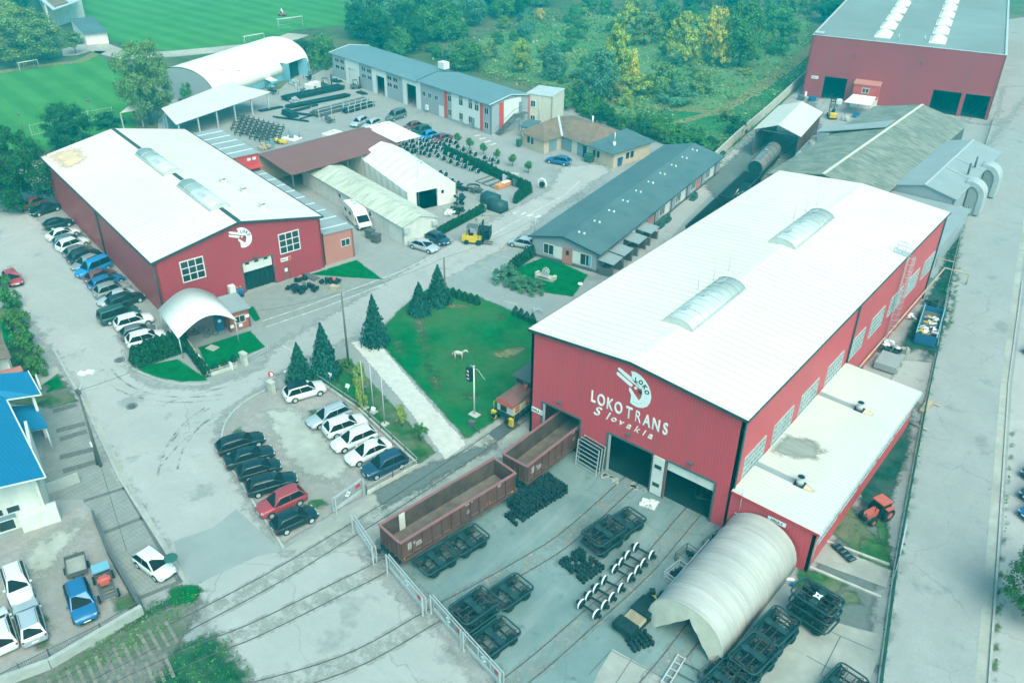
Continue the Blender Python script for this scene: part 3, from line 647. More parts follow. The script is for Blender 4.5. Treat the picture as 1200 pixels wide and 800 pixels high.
# ------------------------------------------------------------------ the big red hall
M['dimglass']=mat('dusty_window_glass',(.20,.26,.26),.25,.35,.6,spec=.5)
HX0,HX1,HY0,HY1,HE,HR=-42.6,-20.4,56.4,112.7,12.3,13.25
hall=thing('train_hall','large red steel hall with white ribbed roof and big company lettering on its gable','workshop hall',((HX0+HX1)/2,HY0,0))
HW=(HX1-HX0); HL=HY1-HY0; hw=HW/2
mb=MB(); mb.T=Matrix.Translation((-hw,0,0))
drs=[(1.5,0,6.2,4.5),(9.3,0,14.3,4.5),(15.7,0,20.6,4.5)]
mb.wall(HW,HE,drs,.3,(hw,HR-.06))
mb.build('front_wall',M['red'],hall)
wins=[(59.9,),(65.9,),(72.0,),(78.6,),(84.9,),(91.2,),(97.5,),(103.6,),(109.9,)]
mb=MB(); mb.T=TM((hw,0,0),math.pi/2)
mb.wall(HL,HE,[(w[0]-HY0-2.1,4.75,w[0]-HY0+2.1,7.15) for w in wins],.3)
mb.build('side_wall',M['redy'],hall)
mb=MB(); mb.T=TM((-hw,HL,0),-math.pi/2); mb.wall(HL,HE,[],.3); mb.build('side_wall',M['redy'],hall)
mb=MB(); mb.T=TM((hw,HL,0),math.pi); mb.wall(HW,HE,[],.3,(hw,HR-.06)); mb.build('rear_wall',M['red'],hall)
for w in wins: window(hall,TM((hw-.02,w[0]-HY0,4.75),math.pi/2),4.2,2.4,6,4,.06,.12,m=M['galv'],gl=M['dimglass'])
mb=MB(); ov=.28
for sgn in (-1,1):
    e=sgn*(hw+ov); ze=HE+.02-(HR-HE)/hw*ov
    mb.slab([(0,-.25,HR),(e,-.25,ze),(e,HL+.25,ze),(0,HL+.25,HR)],.10)
roof=mb.build('roof',M['roofw'],hall)
for a,b in ((2,8),(19.2,31.4),(43,56)): mb=MB(); mb.box(-.32,a,HR-.02,.32,b,HR+.06); mb.build('ridge_cap',M['trimw'],roof)
mb=MB()
for sgn in (-1,1):
    mb.bar((0,-.31,HR-.1),(sgn*(hw+ov),-.31,HE-.12),.07,.26); mb.box(sgn*(hw+ov)-.09,-.3,HE-.22,sgn*(hw+ov)+.09,HL+.3,HE-.04)
mb.build('gutter',M['gutter'],hall)
a_=(HR-HE)/hw
for y,L in ((13.6,11.0),(37.2,11.4)):
    sk=skylight(hall,TM((0,y,HR-.05)),3.0,L,.72,9,M['clear'])
    mb=MB()
    for k in range(3): mb.cyl((-2.1+k*.2,y+L*.2+k*3,HR-.1),(-2.1+k*.2,y+L*.2+k*3,HR+2.1),.025,n=5)
    mb.build('lightning_rod',M['galv'],sk)
for p in ((hw+.1,.05,0),): trunk_pipe(hall,[(p[0],p[1],HE-.2),(p[0],p[1],.1)],.09,M['gutter'])
trunk_pipe(hall,[(hw+.14,26.1,HE-.2),(hw+.14,26.1,4.6),(hw+.3,26.3,4.5),(hw+1.8,26.5,4.62)],.10,M['gutter'])
trunk_pipe(hall,[(hw+.1,HL-.1,HE-.2),(hw+.1,HL-.1,.1)],.09,M['gutter'])
trunk_pipe(hall,[(hw+.25,27,1.6),(hw+.25,HL+8,1.6),(hw+3.4,HL+8,1.6),(hw+3.4,HL+8,.1)],.11,M['wood'],'gas_pipe')
for x0,x1 in ((1.5,6.2),(9.3,14.3),(15.7,20.6)):
    mb=MB()
    for x in (x0,x1): mb.box(-hw+x-.09,-.06,0,-hw+x+.09,-.003,4.55)
    mb.box(-hw+x0+.09,-.06,4.4,-hw+x1-.09,-.003,4.6); mb.build('door_frame',M['dgrey'],hall)
rollup(hall,TM((-hw+18.15,.12,0)),4.7,3.35,4.4,M['dirtywhite'])
pd=rollup(hall,TM((-hw+15.0,-.16,0)),1.15,0.1,4.5,M['dirtywhite'])
mb=MB(); mb.box(-hw+14.65,-.20,3.2,-hw+15.35,-.165,3.6); mb.box(-hw+14.65,-.20,1.1,-hw+15.35,-.165,1.5); mb.build('door_window',M['winglass'],pd)
for x in (-38.9,-31.0,-24.5): wall_lamp(hall,TM((x-HX0-hw,-.02,5.45)))
def curtain(x0):
    mb=MB(); mb.box(x0-.05,.05,0,x0+.2,.12,4.3); mb.build('door_leaf',M['galv'],hall)
curtain(-hw+9.45); curtain(-hw+1.65)
FT=lambda x,z: TM((x-HX0-hw,-.03,z))
signboard('hall_sign','HALA 2',FT(-41.65,3.1),1.35,.55,hall,.44)
emblem(hall,FT(-31.0,10.35),1.0)
for ch,x in zip('LOKO',(-35.2,-34.3,-33.35,-32.4)): letters('wall_letter',ch,1.75,FT(x,7.68),M['signw'],hall,.62,0,.03,.032)
for ch,x,bo in zip('TRANS',(-31.25,-30.3,-29.35,-28.4,-27.45),(.032,-.012,.032,.032,.032)): letters('wall_letter',ch,1.75,FT(x,7.68),M['signw'],hall,.62,0,.03,bo)
for ch,x,s in zip('Slovakia',(-34.75,-33.55,-32.85,-32.05,-31.2,-30.35,-29.6,-28.9),(1.45,1.25,1.0,1.0,1.05,1.05,1.0,1.05)): letters('wall_letter',ch,s,FT(x,6.30 if s>.9 else 6.2),M['signw'],hall,1.05,.38,.03,0 if ch=='k' else .012)
# caged ladder on the long wall
lad=MB(); ly=96.6-HY0; lx=hw+.35
for d in (-.28,.28): lad.ring([(lx,ly+d,.3),(lx,ly+d,HE+1.2),(lx-1.0,ly+d,HE+1.3)],.035,5)
for k in range(38): lad.cyl((lx,ly-.28,.6+k*.32),(lx,ly+.28,.6+k*.32),.02,n=4)
for k in range(13): lad.ring([(lx+.75*math.sin(a),ly-.45*math.cos(a),2.6+k*.8) for a in [R(j*22.5) for j in range(9)]],.028,4)
for a in (45,90,135): lad.cyl((lx+.75*math.sin(R(a)),ly-.45*math.cos(R(a)),2.6),(lx+.75*math.sin(R(a)),ly-.45*math.cos(R(a)),12.3),.022,n=4)
lo_=lad.build('caged_ladder',M['galv'],hall)
mb=MB(); mb.box(hw-1.2,ly-.6,HE+.05,hw+.3,ly+.6,HE+.13)
for x in (hw-1.2,hw-.3): 
    for y in (ly-.6,ly+.6): mb.cyl((x,y,HE+.1),(x,y,HE+1.2),.03,n=4)
for z in (.65,1.2):
    for y in (ly-.6,ly+.6): mb.cyl((hw-1.2,y,HE+z),(hw+.3,y,HE+z),.025,n=4)
    mb.cyl((hw-1.2,ly-.6,HE+z),(hw-1.2,ly+.6,HE+z),.025,n=4)
mb.build('ladder_platform',M['galv'],lo_)
mb=MB(); mb.box(-hw+.3,.3,.03,hw-.3,HL-.3,.06); mb.build('hall_floor',M['darker'],hall)  # near-black floor paints in the shade inside the hall

# annex with the flat white roof
ax0,ax1,ay0,ay1,ah=HX1+.04,-12.75,56.15,82.3,4.55
annex=thing('hall_annex','low red annex with a white sheet roof along the big hall','annex',(ax0,ay0,0))
AW,AL=ax1-ax0,ay1-ay0
mb=MB(); mb.wall(AW,ah,[],.25); mb.build('front_wall',M['red'],annex)
mb=MB(); mb.T=TM((AW,0,0),math.pi/2); mb.wall(AL,ah-.15,[(1.2+i*4.9,2.3,5.4+i*4.9,3.6) for i in range(5)],.25); mb.build('side_wall',M['redy'],annex)
for i in range(5): window(annex,TM((AW-.02,3.3+i*4.9,2.3),math.pi/2),4.2,1.3,5,2,.06,.1,m=M['galv'],gl=M['dimglass'])
mb=MB(); mb.T=TM((AW,AL,0),math.pi); mb.wall(AW,ah,[],.25); mb.build('rear_wall',M['red'],annex)
mb=MB(); mb.slab([(0.02,-.2,ah+.28),(AW+.3,-.2,ah+.02),(AW+.3,AL+.2,ah+.02),(0.02,AL+.2,ah+.28)],.14)
ar=mb.build('roof',M['roofa'],annex)
mb=MB(); mb.box(AW+.31,-.2,ah-.18,AW+.45,AL+.2,ah-.02); mb.ring([(AW+.38,-.1,ah-.15),(AW+.25,-.12,ah-.6),(AW+.12,-.12,.1)],.07,6); mb.build('gutter',M['galv'],annex)
mb=MB(); mb.bar((0,-.21,ah+.2),(AW+.3,-.21,ah-.05),.05,.2); mb.build('fascia',M['redplain'],annex)
for py,x in ((564,4.1),(632-70,4.1)): pass
for y,ln in ((4.6,4.0),(19.0,4.4)):
    zr=ah+.28-.26*4.15/(AW+.3)
    mb=MB(); mb.cyl((4.15,y,zr),(4.15,y,zr+.75),.33,n=14); mb.cyl((4.15,y,zr+.75),(4.15,y,zr+.82),.40,n=14); v=mb.build('roof_vent',M['galv'],ar)
    mb=MB(); mb.cyl((4.15,y,zr+.82),(4.15,y,zr+.84),.3,n=12); mb.cbox((4.15,y,zr+.03),(.9,.9,.06)); mb.build('vent_throat',M['darker'],v)
    mb=MB(); mb.add([(.05,y-.35,ah+.29),(3.7,y-.35,ah+.165),(3.7,y+.35,ah+.165),(.05,y+.35,ah+.29)],[(0,1,2,3)]); mb.build('dark_roof_strip',M['greysheet'],ar)
    soft_mesh('rust_streak',[(4.3,y-.6),(5.6,y-.35),(5.6,y+.35),(4.3,y+.6)],M['rust'],.5,lambda x,yy:ah+.292-.26*x/(AW+.3),ar,.12)
soft_mesh('soot_patch',[(.03,6.9),(1.6,6.7),(4.2,8.6),(4.6,10.6),(2.6,11.6),(.03,10.6)],M['soot'],1.5,lambda x,y:ah+.292-.26*x/(AW+.3),ar,.25)
signboard('hall_sign','HALA 4',TM((4.3,-.02,3.75)),1.6,.42,annex,.36)
mb=MB(); mb.cyl((1.0,-.12,2.9),(1.0,-.12,5.6),.035,n=6); mb.box(.6,-.1,2.55,1.6,-.03,2.62); mb.build('wall_pipe',M['galv'],annex)
# ------------------------------------------------------------------ the second red hall on the left
A=R(78.7); O=Vector((-91.8,45.5,0)); LW,LD,LE,LRZ=22.4,47.0,7.75,10.05
TL=TM(O,A)
lh=thing('train_hall','red steel hall beside the row of parked cars with smaller round emblem and white roof','workshop hall',O,A)
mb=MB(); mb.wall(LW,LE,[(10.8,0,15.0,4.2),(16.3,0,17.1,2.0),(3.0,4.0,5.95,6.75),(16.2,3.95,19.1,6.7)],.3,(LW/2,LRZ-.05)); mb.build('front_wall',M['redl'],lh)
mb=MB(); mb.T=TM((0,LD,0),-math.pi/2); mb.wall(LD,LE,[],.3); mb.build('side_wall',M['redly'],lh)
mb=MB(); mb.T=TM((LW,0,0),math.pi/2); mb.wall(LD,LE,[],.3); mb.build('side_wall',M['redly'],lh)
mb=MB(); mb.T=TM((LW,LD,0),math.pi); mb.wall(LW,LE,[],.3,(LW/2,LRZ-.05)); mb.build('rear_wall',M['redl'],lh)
mb=MB()
for s in (-1,1):
    e=LW/2+s*(LW/2+.35); ze=LE+.02-(LRZ-LE)/(LW/2)*.35
    mb.slab([(LW/2,-.25,LRZ),(e,-.25,ze),(e,LD+.3,ze),(LW/2,LD+.3,LRZ)],.1)
lr=mb.build('roof',M['roofw'],lh)
for a,b in ((-.2,5.2),(16.8,21.2),(33.5,LD+.2)): mb=MB(); mb.box(LW/2-.26,a,LRZ-.03,LW/2+.26,b,LRZ+.07); mb.build('ridge_cap',M['flash'],lr)
for y,L in ((11,11.2),(27.3,11.4)):
    skylight(lh,TM((LW/2,y,LRZ-.06)),2.5,L,.6,5,M['clear'])
for y,x in ((16.2,16.2),(11.6,17.2),(4.5,16.6)):
    zr=LRZ-(LRZ-LE)/(LW/2)*(x-LW/2)
    mb=MB(); mb.cbox((x,y,zr+.25),(.7,.7,.5)); mb.cbox((x,y,zr+.85),(.95,.95,.12)); 
    for dx in (-.3,.3): mb.cbox((x+dx,y,zr+.62),(.06,.6,.4))
    mb.build('roof_vent',M['trimw'],lr)
soft_mesh('rust_stain',[(.2,LD-9.5),(5,LD-9),(5.5,LD-1.5),(2,LD-.1),(.1,LD-.1)],M['rust'],2.6,lambda x,y:LE+.06+(LRZ-LE)/(LW/2)*x+.015,lr,.5)
mb=MB()
for s in (0,1): mb.bar((LW/2,-.31,LRZ-.1),(-.35 if s==0 else LW+.35,-.31,LE-.12),.07,.26)
mb.box(-.5,-.3,LE-.2,-.32,LD+.3,LE-.02); mb.box(LW+.32,-.3,LE-.2,LW+.5,LD+.3,LE-.02)
mb.build('gutter',M['gutter'],lh)
trunk_pipe(lh,[(-.12,-.1,LE-.2),(-.12,-.1,.1)],.09,M['gutter']); trunk_pipe(lh,[(-.12,22,LE-.2),(-.12,22,.1)],.11,M['gutter'])
for x in (4.47,17.65): window(lh,TM((x,.02,4.0)),2.75,2.65,3,3,.12,.12)
rollup(lh,TM((12.9,.14,0)),4.0,2.75,4.15,M['dirtywhite'])
mb=MB()
for k in range(11): mb.cbox((11.0+k*.38,.45+.06*(k%2),1.35),(.36,.03,2.7))
mb.build('strip_curtain',M['darker'],lh)
mb=MB(); mb.box(10.68,-.05,0,10.8,-.003,4.3); mb.box(15.0,-.05,0,15.12,-.003,4.3); mb.box(10.8,-.05,4.2,15.0,-.003,4.3); mb.build('door_frame',M['dgrey'],lh)
for k in range(3): mb=MB(); mb.cbox((11.5+k*1.3,.10,3.95),(.55,.06,.25)); mb.build('door_window',M['winglass'],lh)
mb=MB(); mb.box(16.32,.06,.02,17.08,.12,1.98); pdoor=mb.build('door',M['brownroof'],lh)
mb=MB(); mb.box(16.5,.03,1.2,16.9,.055,1.7); mb.build('door_window',M['signw'],pdoor)
signboard('hall_sign','HALA 1',TM((16.8,-.02,3.05)),1.45,.5,lh,.38,redcap=True)
emblem(lh,TM((11.2,-.03,7.6)),.80)
wall_lamp(lh,TM((12.6,-.02,4.75)))
# salmon side building with the grey flat roof
sb=thing('side_building','long low salmon building with grey banded flat roof beside the left red hall','building',O,A)
mb=MB(); mb.T=TM((LW+.55,.6,0)); mb.wall(4.6,4.5,[(2.6,2.1,4.0,3.1)],.25); mb.build('front_wall',M['pink'],sb)
mb=MB(); mb.T=TM((LW+5.15,.6,0),math.pi/2); mb.wall(28.5,4.5,[],.25); mb.build('side_wall',M['pink'],sb)
mb=MB(); mb.T=TM((LW+5.15,29.1,0),math.pi); mb.wall(4.6,4.5,[],.25); mb.build('rear_wall',M['pink'],sb)
window(sb,TM((LW+3.85,.62,2.1)),1.3,.95,2,1,.07,.1)
mb=MB(); mb.slab([(LW+.54,.45,4.75),(LW+5.35,.45,4.55),(LW+5.35,29.2,4.55),(LW+.54,29.2,4.75)],.16); srf=mb.build('roof',M['greysheet'],sb)
for k in range(9): mb=MB(); mb.bar((LW+.6,2.2+k*3.15,4.77),(LW+5.3,2.2+k*3.15,4.57),.22,.05); mb.build('roof_batten',M['trimw'],srf)
# red container house on the back corner
rc=thing('container_building','bright red upper storey with grey striped roof at the back of the left red hall','building',O,A)
mb=MB(); mb.box(LW+.4,30.5,0,LW+5.6,45.8,7.0); mb.build('wall',M['redplain'],rc)
mb=MB(); mb.slab([(LW+.3,30.3,7.16),(LW+5.7,30.3,7.16),(LW+5.7,46,7.16),(LW+.3,46,7.16)],.14); r_=mb.build('roof',M['greysheet'],rc)
for k in range(5): mb=MB(); mb.bar((LW+.4,32.5+k*2.9,7.18),(LW+5.6,32.5+k*2.9,7.18),.25,.06); mb.build('roof_batten',M['trimw'],r_)
mb=MB(); mb.box(LW+.2,28.9,5.1,LW+5.6,30.6,5.25); mb.build('ledge',M['redplain'],rc)
for x in (LW+3.9,LW+4.8): window(rc,TM((x,30.48,6.1)),.5,.35,1,1,.05,.05,gl=M['trimw'])
# bowed white canopy and gate lodge
cn=thing('bowed_canopy','white barrel roofed canopy beside the brick gate lodge','canopy',(0,0,0))
cx0,cx1=Vector((-89.2,43.4,0)),Vector((-81.9,41.4,0)); wdir=Vector((.28,.96,0)).normalized(); ldir=(cx1-cx0).normalized()
prof=[]
for k in range(13):
    t=k/12; prof.append((t*6.9,2.9+1.75*math.sin(math.pi*(t*.86+.14*t*t))*1.0+.15*t))
mb=MB(); vs=[];n=len(prof)
for d in (0,7.9):
    for w,z in prof: p=cx0+wdir*w+ldir*d; vs.append((p.x,p.y,z))
vs+= [(v[0],v[1],v[2]-.07) for v in vs]
fs=[(i,i+1,n+i+1,n+i) for i in range(n-1)]+[(2*n+i+1,2*n+i,3*n+i,3*n+i+1) for i in range(n-1)]+[(i+1,i,2*n+i,2*n+i+1) for i in range(n-1)]+[(n+i,n+i+1,3*n+i+1,3*n+i) for i in range(n-1)]
fs+=[(0,n,3*n,2*n),(n-1,2*n-1,4*n-1,3*n-1)]
mb.add(vs,fs,0,True); mb.build('canopy_roof',M['membrane'],cn)
for d in (.3,4,7.6):
    mb=MB(); mb.ring([tuple((cx0+wdir*w+ldir*d).xy)+(z-.12,) for w,z in prof],.06,6); mb.build('roof_arch',M['galv'],cn)
for d in (.3,4,7.6):
    for w in (.15,6.75):
        p=cx0+wdir*w+ldir*d; mb=MB(); mb.cyl((p.x,p.y,0),(p.x,p.y,2.95),.06,n=8); mb.build('post',M['galv'],cn)
kz=thing('gate_lodge','small red brick gate lodge with a flat grey roof','lodge',(-82.6,48.55,0),R(75))
mb=MB(); mb.wall(2.6,2.6,[(.7,1.0,2.0,1.9)],.2); mb.T=TM((2.6,0,0),math.pi/2); mb.wall(4.2,2.6,[(.5,.9,1.4,2.0)],.2); mb.T=TM((0,4.2,0),-math.pi/2); mb.wall(4.2,2.6,[],.2); mb.T=TM((2.6,4.2,0),math.pi); mb.wall(2.6,2.6,[],.2); mb.build('wall',M['brick'],kz)
mb=MB(); mb.box(-.2,-.25,2.6,2.8,4.4,2.78); mb.build('roof',M['greysheet'],kz)
window(kz,TM((1.35,.02,1.0)),1.25,.85,2,1,.06,.06); window(kz,TM((2.58,.95,.9),math.pi/2),.8,1.05,1,1)
for x,z in ((.3,.7),(2.3,1.55),(1.35,.55)): mb=MB(); mb.box(x-.22,-.06,z-.15,x+.22,-.01,z+.25); mb.build('notice',M['signw'],kz)

# ------------------------------------------------------------------ generic simple buildings
def house(name,label,cat,P0,rz,w,d,h,wallm,roofm,ridge=None,ov=.3,gable='y',holes_f=(),holes_r=(),holes_l=(),t=.25,slabt=.12):
    """P0 front-left corner, +x along the front, +y into the depth; ridge = ridge height or None for flat"""
    b=thing(name,label,cat,(P0[0],P0[1],0),rz)
    gf=(w/2,ridge-.05) if ridge and gable=='y' else None; gs=(d/2,ridge-.05) if ridge and gable=='x' else None
    mb=MB(); mb.wall(w,h,holes_f,t,gf); mb.build('front_wall',wallm,b)
    mb=MB(); mb.T=TM((w,0,0),math.pi/2); mb.wall(d,h,holes_r,t,gs); mb.build('side_wall',wallm,b)
    mb=MB(); mb.T=TM((w,d,0),math.pi); mb.wall(w,h,[],t,gf); mb.build('rear_wall',wallm,b)
    mb=MB(); mb.T=TM((0,d,0),-math.pi/2); mb.wall(d,h,holes_l,t,gs); mb.build('side_wall',wallm,b)
    mb=MB()
    if ridge is None: mb.slab([(-ov,-ov,h+slabt),(w+ov,-ov,h+slabt),(w+ov,d+ov,h+slabt),(-ov,d+ov,h+slabt)],slabt)
    elif gable=='y':
        k=(ridge-h)/(w/2)
        for e in (-ov,w+ov): mb.slab([(w/2,-ov,ridge+.02),(e,-ov,h-k*ov+.02),(e,d+ov,h-k*ov+.02),(w/2,d+ov,ridge+.02)],slabt)
    else:
        k=(ridge-h)/(d/2)
        for e in (-ov,d+ov): mb.slab([(-ov,d/2,ridge+.02),(-ov,e,h-k*ov+.02),(w+ov,e,h-k*ov+.02),(w+ov,d/2,ridge+.02)],slabt)
    r=mb.build('roof',roofm,b)
    return b,r
def spot(b,name,x0,z0,x1,z1,m,face=TM((0,0,0)),d=.05):
    """a panel, door or hatch lying on a wall face"""
    mb=MB(); mb.T=face; mb.box(x0,-d,z0,x1,-.004,z1); return mb.build(name,m,b)
# grey barrack with the bitumen roof
ba=math.atan2(1.3,10.5)
bk,bkr=house('office_barrack','long single storey grey barrack with dark roof and pink and white panels','office building',(-68.1,89.5),R(7),10.6,47.5,3.05,M['greywall'],M['roofd'],4.3,.45,'y',
   holes_f=[(2.0,.9,3.6,2.4),(7.9,.7,9.6,2.4)],holes_r=[(1.4+i*6.5,.9,3.4+i*6.5,2.3) for i in range(7)])
window(bk,TM((2.8,.02,.9)),1.55,1.45,2,1); window(bk,TM((8.75,.02,.7)),1.65,1.65,2,1)
spot(bk,'white_panel',3.7,.6,5.0,2.4,M['trimw']); spot(bk,'entrance_door',5.05,.15,6.6,2.6,M['pink']); spot(bk,'white_panel',6.65,.6,7.85,2.4,M['trimw'])
spot(bk,'door_window',5.6,1.5,6.1,2.2,M['winglass'],TM((0,-.06,0)),.02); spot(bk,'blue_panel',9.2,.75,9.6,2.35,M['lblue'],TM((0,-.1,0)),.03)
RS=TM((10.6,0,0),math.pi/2)
for i in range(7):
    window(bk,RS @ TM((2.4+i*6.5,.02,.9)),1.95,1.35,3,1)
    spot(bk,('pink_panel','white_panel','pink_panel','white_panel','white_panel','pink_panel','white_panel')[i],3.6+i*6.5,.5,5.4+i*6.5,2.4,M['pink'] if i in (0,2,5) else M['trimw'],RS)
    trunk_pipe(bk,[(10.72,6.0+i*6.5,2.9),(10.72,6.0+i*6.5,.1)],.07,M['dgrey'])
spot(bk,'plinth',0,0,10.6,.4,M['dgrey'],d=.04); spot(bk,'plinth',0,0,47.5,.4,M['dgrey'],RS,.04)
for i in range(10):
    y=2.5+i*4.7
    mb=MB(); mb.cbox((6.2,y,4.12),(.22,.22,.3)); mb.cbox((6.9,y+.25,4.02),(.22,.22,.3)); mb.build('roof_vent',M['signw'],bkr)
mb=MB(); mb.bar((-.45,-.45,3.0),(5.3,-.47,4.28),.06,.2); mb.bar((5.3,-.47,4.28),(11.05,-.45,3.0),.06,.2); mb.box(11.02,-.4,2.85,11.14,47.9,2.97); mb.build('gutter',M['gutter'],bk)
# entrance awnings and steps beside the barrack
def awning():
    t=thing('entrance_awning','awning','awning')
    mb=MB(); mb.slab([(0,-1.5,2.25),(2.4,-1.5,2.05),(2.4,1.5,2.05),(0,1.5,2.25)],.08); mb.build('awning_roof',M['greysheet'],t)
    for y in (-1.4,1.4): mb=MB(); mb.cyl((2.3,y,0),(2.3,y,2.0),.05,n=6); mb.build('post',M['dgrey'],t)
    for y in (-1.4,1.4): mb=MB(); mb.box(.1,y-.03,.0,2.2,y+.03,1.2); mb.build('side_screen',M['dgrey'],t)
    return t
pa=placer(awning); BKM=TM((-68.1,89.5,0),R(7))
for (y,l) in ((1.2,'grey entrance awning nearest the small trimmed lawn'),(4.6,'second grey entrance awning along the barrack wall'),(9.3,'third grey entrance awning along the barrack wall'),(13.6,'fourth grey entrance awning, farthest from the small trimmed lawn')):
    p=BKM @ Vector((10.75,y,0)); pa(p,R(7),l,'entrance awnings beside the barrack')
for k,(y,l) in enumerate(((19.5,'dark bushy planter against the barrack wall near the middle'),(22,'low dark planter box against the barrack wall'),(33,'small dark planter at the far part of the barrack wall'))):
    p=BKM @ Vector((11.6,y,0)); mb=MB(); mb.box(-.4,-.9,0,.4,.9,.5); 
    rnd=random.Random(k)
    for _ in range(26): mb.cbox((rnd.uniform(-.35,.35),rnd.uniform(-.85,.85),rnd.uniform(.5,1.1)),(.3,.3,.1),rnd.random()*6,0,rnd.random(),rnd.random())
    tag(mb.build('planter',M['netgreen'],None,p,R(7)),l,'planter','planters along the barrack')

# white shed with mossy roof
wsa=math.atan2(6.0,1.1)
wsh,wshr=house('storage_shed','low white shed with a green stained cement roof behind the motorhome','shed',(-84.3,79.7),R(78.5),6.0,31.0,3.0,M['dirtywhite'],M['mosslight'],4.05,.2,'y',holes_l=[(21.2,1.7,22.1,2.5),(12,1.7,12.9,2.5)])
for x in (3.4,4.7): pass
mb=MB(); mb.cbox((5.5,-.25,2.2),(.9,.45,.7)); mb.cbox((.5,-.25,2.3),(.9,.45,.7)); mb.build('air_conditioner',M['galv'],wsh)
for x in (8.9,18.1): window(wsh,TM((-.02,x,1.7),-math.pi/2),.85,.75,1,1)
mb=MB(); mb.ring([(-.15,13.2,.1),(-.15,13.2,2.6),(-.6,13.2,3.1)],.22,8); mb.cbox((-.5,13.2,.6),(.8,1.2,1.2)); mb.build('extractor_duct',M['galv'],wsh)
# white tent hall
T0=Vector((-92.6,89.0,0)); ta=R(71)
tn=thing('tent_hall','white membrane tent hall with a wide dark doorway','tent',T0,ta)
tw,td,te,tr=8.6,19.0,3.3,5.4
def tprof(k): return [(0,0),(0,te),(tw*.27,te+(tr-te)*.62),(tw/2,tr),(tw*.73,te+(tr-te)*.62),(tw,te),(tw,0)]
mb=MB(); mb.wall(tw,te,[(1.6,0,5.2,3.0),(6.0,1.9,6.5,2.5)],.12,None)
mb.add([(0,0,te),(tw,0,te),(tw*.73,0,te+(tr-te)*.62),(tw/2,0,tr),(tw*.27,0,te+(tr-te)*.62)],[(0,1,2,3,4)]); mb.build('front_wall',M['membrane'],tn)
rr=[]; nb=8
for k in range(nb*2+1):
    y=td*k/(nb*2); sag=.10 if k%2 else 0
    rr.append([(p[0]+(sag if p[0]<tw/2 else -sag)*(1 if 0<p[1] else 0),y,p[1]-(sag if p[1]>te else 0)) for p in tprof(k)])
mb=MB(); mb.loft(rr,0,False,False); mb.build('membrane',M['membrane'],tn)
mb=MB(); mb.add([(0,td,0),(tw,td,0),(tw,td,te),(tw*.73,td,te+(tr-te)*.62),(tw/2,td,tr),(tw*.27,td,te+(tr-te)*.62),(0,td,te)],[tuple(range(7))]); mb.build('rear_wall',M['membrane'],tn)
spot(tn,'door_frame',5.22,0,5.36,3.1,M['galv']); spot(tn,'door_frame',1.45,0,1.58,3.1,M['galv'])
# maroon roofed open shed and its white canopy
br=thing('open_shed','open shed with a large maroon sheet roof behind the white shed','shed',(-110.6,80.9,0),R(84))
bL,bD=22.0,8.6
mb=MB(); mb.slab([(-.3,-.2,4.2),(bL,-.2,4.2),(bL,bD,5.2),(-.3,bD,5.2)],.14); mb.build('roof',M['brownroof'],br)
mb=MB(); mb.slab([(-.3,bD+.02,5.21),(bL,bD+.02,5.21),(bL,bD+2.4,4.7),(-.3,bD+2.4,4.7)],.14); mb.build('roof',M['brownroof'],br)
mb=MB(); mb.box(0,bD+1.2,0,bL-.2,bD+1.4,4.6); mb.build('rear_wall',M['peach'],br)
mb=MB(); mb.box(14,.3,0,14.2,bD+1.1,4.1); mb.box(18,.3,0,bL-.3,.5,3.9); mb.build('partition',M['cream'],br)
for x in (0,5.4,10.8,16.2,bL-.4): mb=MB(); mb.box(x,.1,0,x+.25,.35,4.1); mb.build('post',M['dgrey'],br)
wcn=thing('canopy','flat white canopy on thin posts at the end of the maroon roof','canopy',(-108.6,102.2,0),R(84))
mb=MB(); mb.slab([(0,0,4.65),(5.6,-.2,4.55),(5.8,9.2,5.15),(.2,9.3,5.2)],.12); mb.build('canopy_roof',M['white'],wcn)
for x,y in ((5.3,.2),(5.4,8.8),(.6,.3),(.6,8.8)): mb=MB(); mb.cyl((x,y,0),(x,y,4.6),.07,n=6); mb.build('post',M['galv'],wcn)
# white barrel tent hall at the back left, with doors
p0=Vector((-179.5,141.5,0)); 
bt=thing('barrel_hall','large white barrel vaulted fabric hall with blue doors beside the football pitch','tent hall',(0,0,0))
e0,e1=Vector((-165,103.5,0)),Vector((-173.5,136,0)); ax=(e1-e0).normalized(); sd=Vector((-ax.y,ax.x,0)); wd=16.5; hgt_=7.2
n=16; rings=[]
Lb=(e1-e0).length
for k in range(17):
    y=Lb*k/16; sg=.07 if k%2 else 0
    ring=[]
    for j in range(n+1):
        a=math.pi*j/n; w=wd/2*(1-math.cos(a)); z=1.5+(hgt_-1.5-sg)*math.sin(a)**.85
        p=e0+ax*y+sd*w; ring.append((p.x,p.y,z))
    rings.append(ring)
mb=MB(); mb.loft(rings,0,True,False); mb.build('membrane',M['membrane'],bt)
mb=MB()
for s_,o_ in ((0,.12),(wd,-.12)):
    a=e0+sd*(s_+o_); b=e1+sd*(s_+o_); mb.bar((*a.xy,.75),(*b.xy,.75),.12,1.5)
mb.build('side_wall',M['lblue'],bt)
for a,m_ in ((e1+ax*.06,'membrane'),(e0-ax*.06,'greywall')):
    mb=MB(); vs=[]
    for j in range(n+1):
        an=math.pi*j/n; w=wd/2*(1-math.cos(an)); z=1.45+(hgt_-1.6)*math.sin(an)**.85; p=a+sd*w; vs.append((p.x,p.y,z))
    vs+=[(*(a+sd*wd).xy,0),(*a.xy,0)]
    mb.add(vs,[tuple(range(len(vs)))]); mb.build('end_wall',M[m_],bt)
for k,s in enumerate((Lb-10.2,Lb-4.6)):
    q=e0+ax*s-sd*.1; mb=MB(); mb.bar((*q.xy,2.0),(*(q-sd*2.2+ax*(-.5 if k==0 else .9)).xy,2.0),.12,4.0); mb.build('door',M['lblue'],bt)
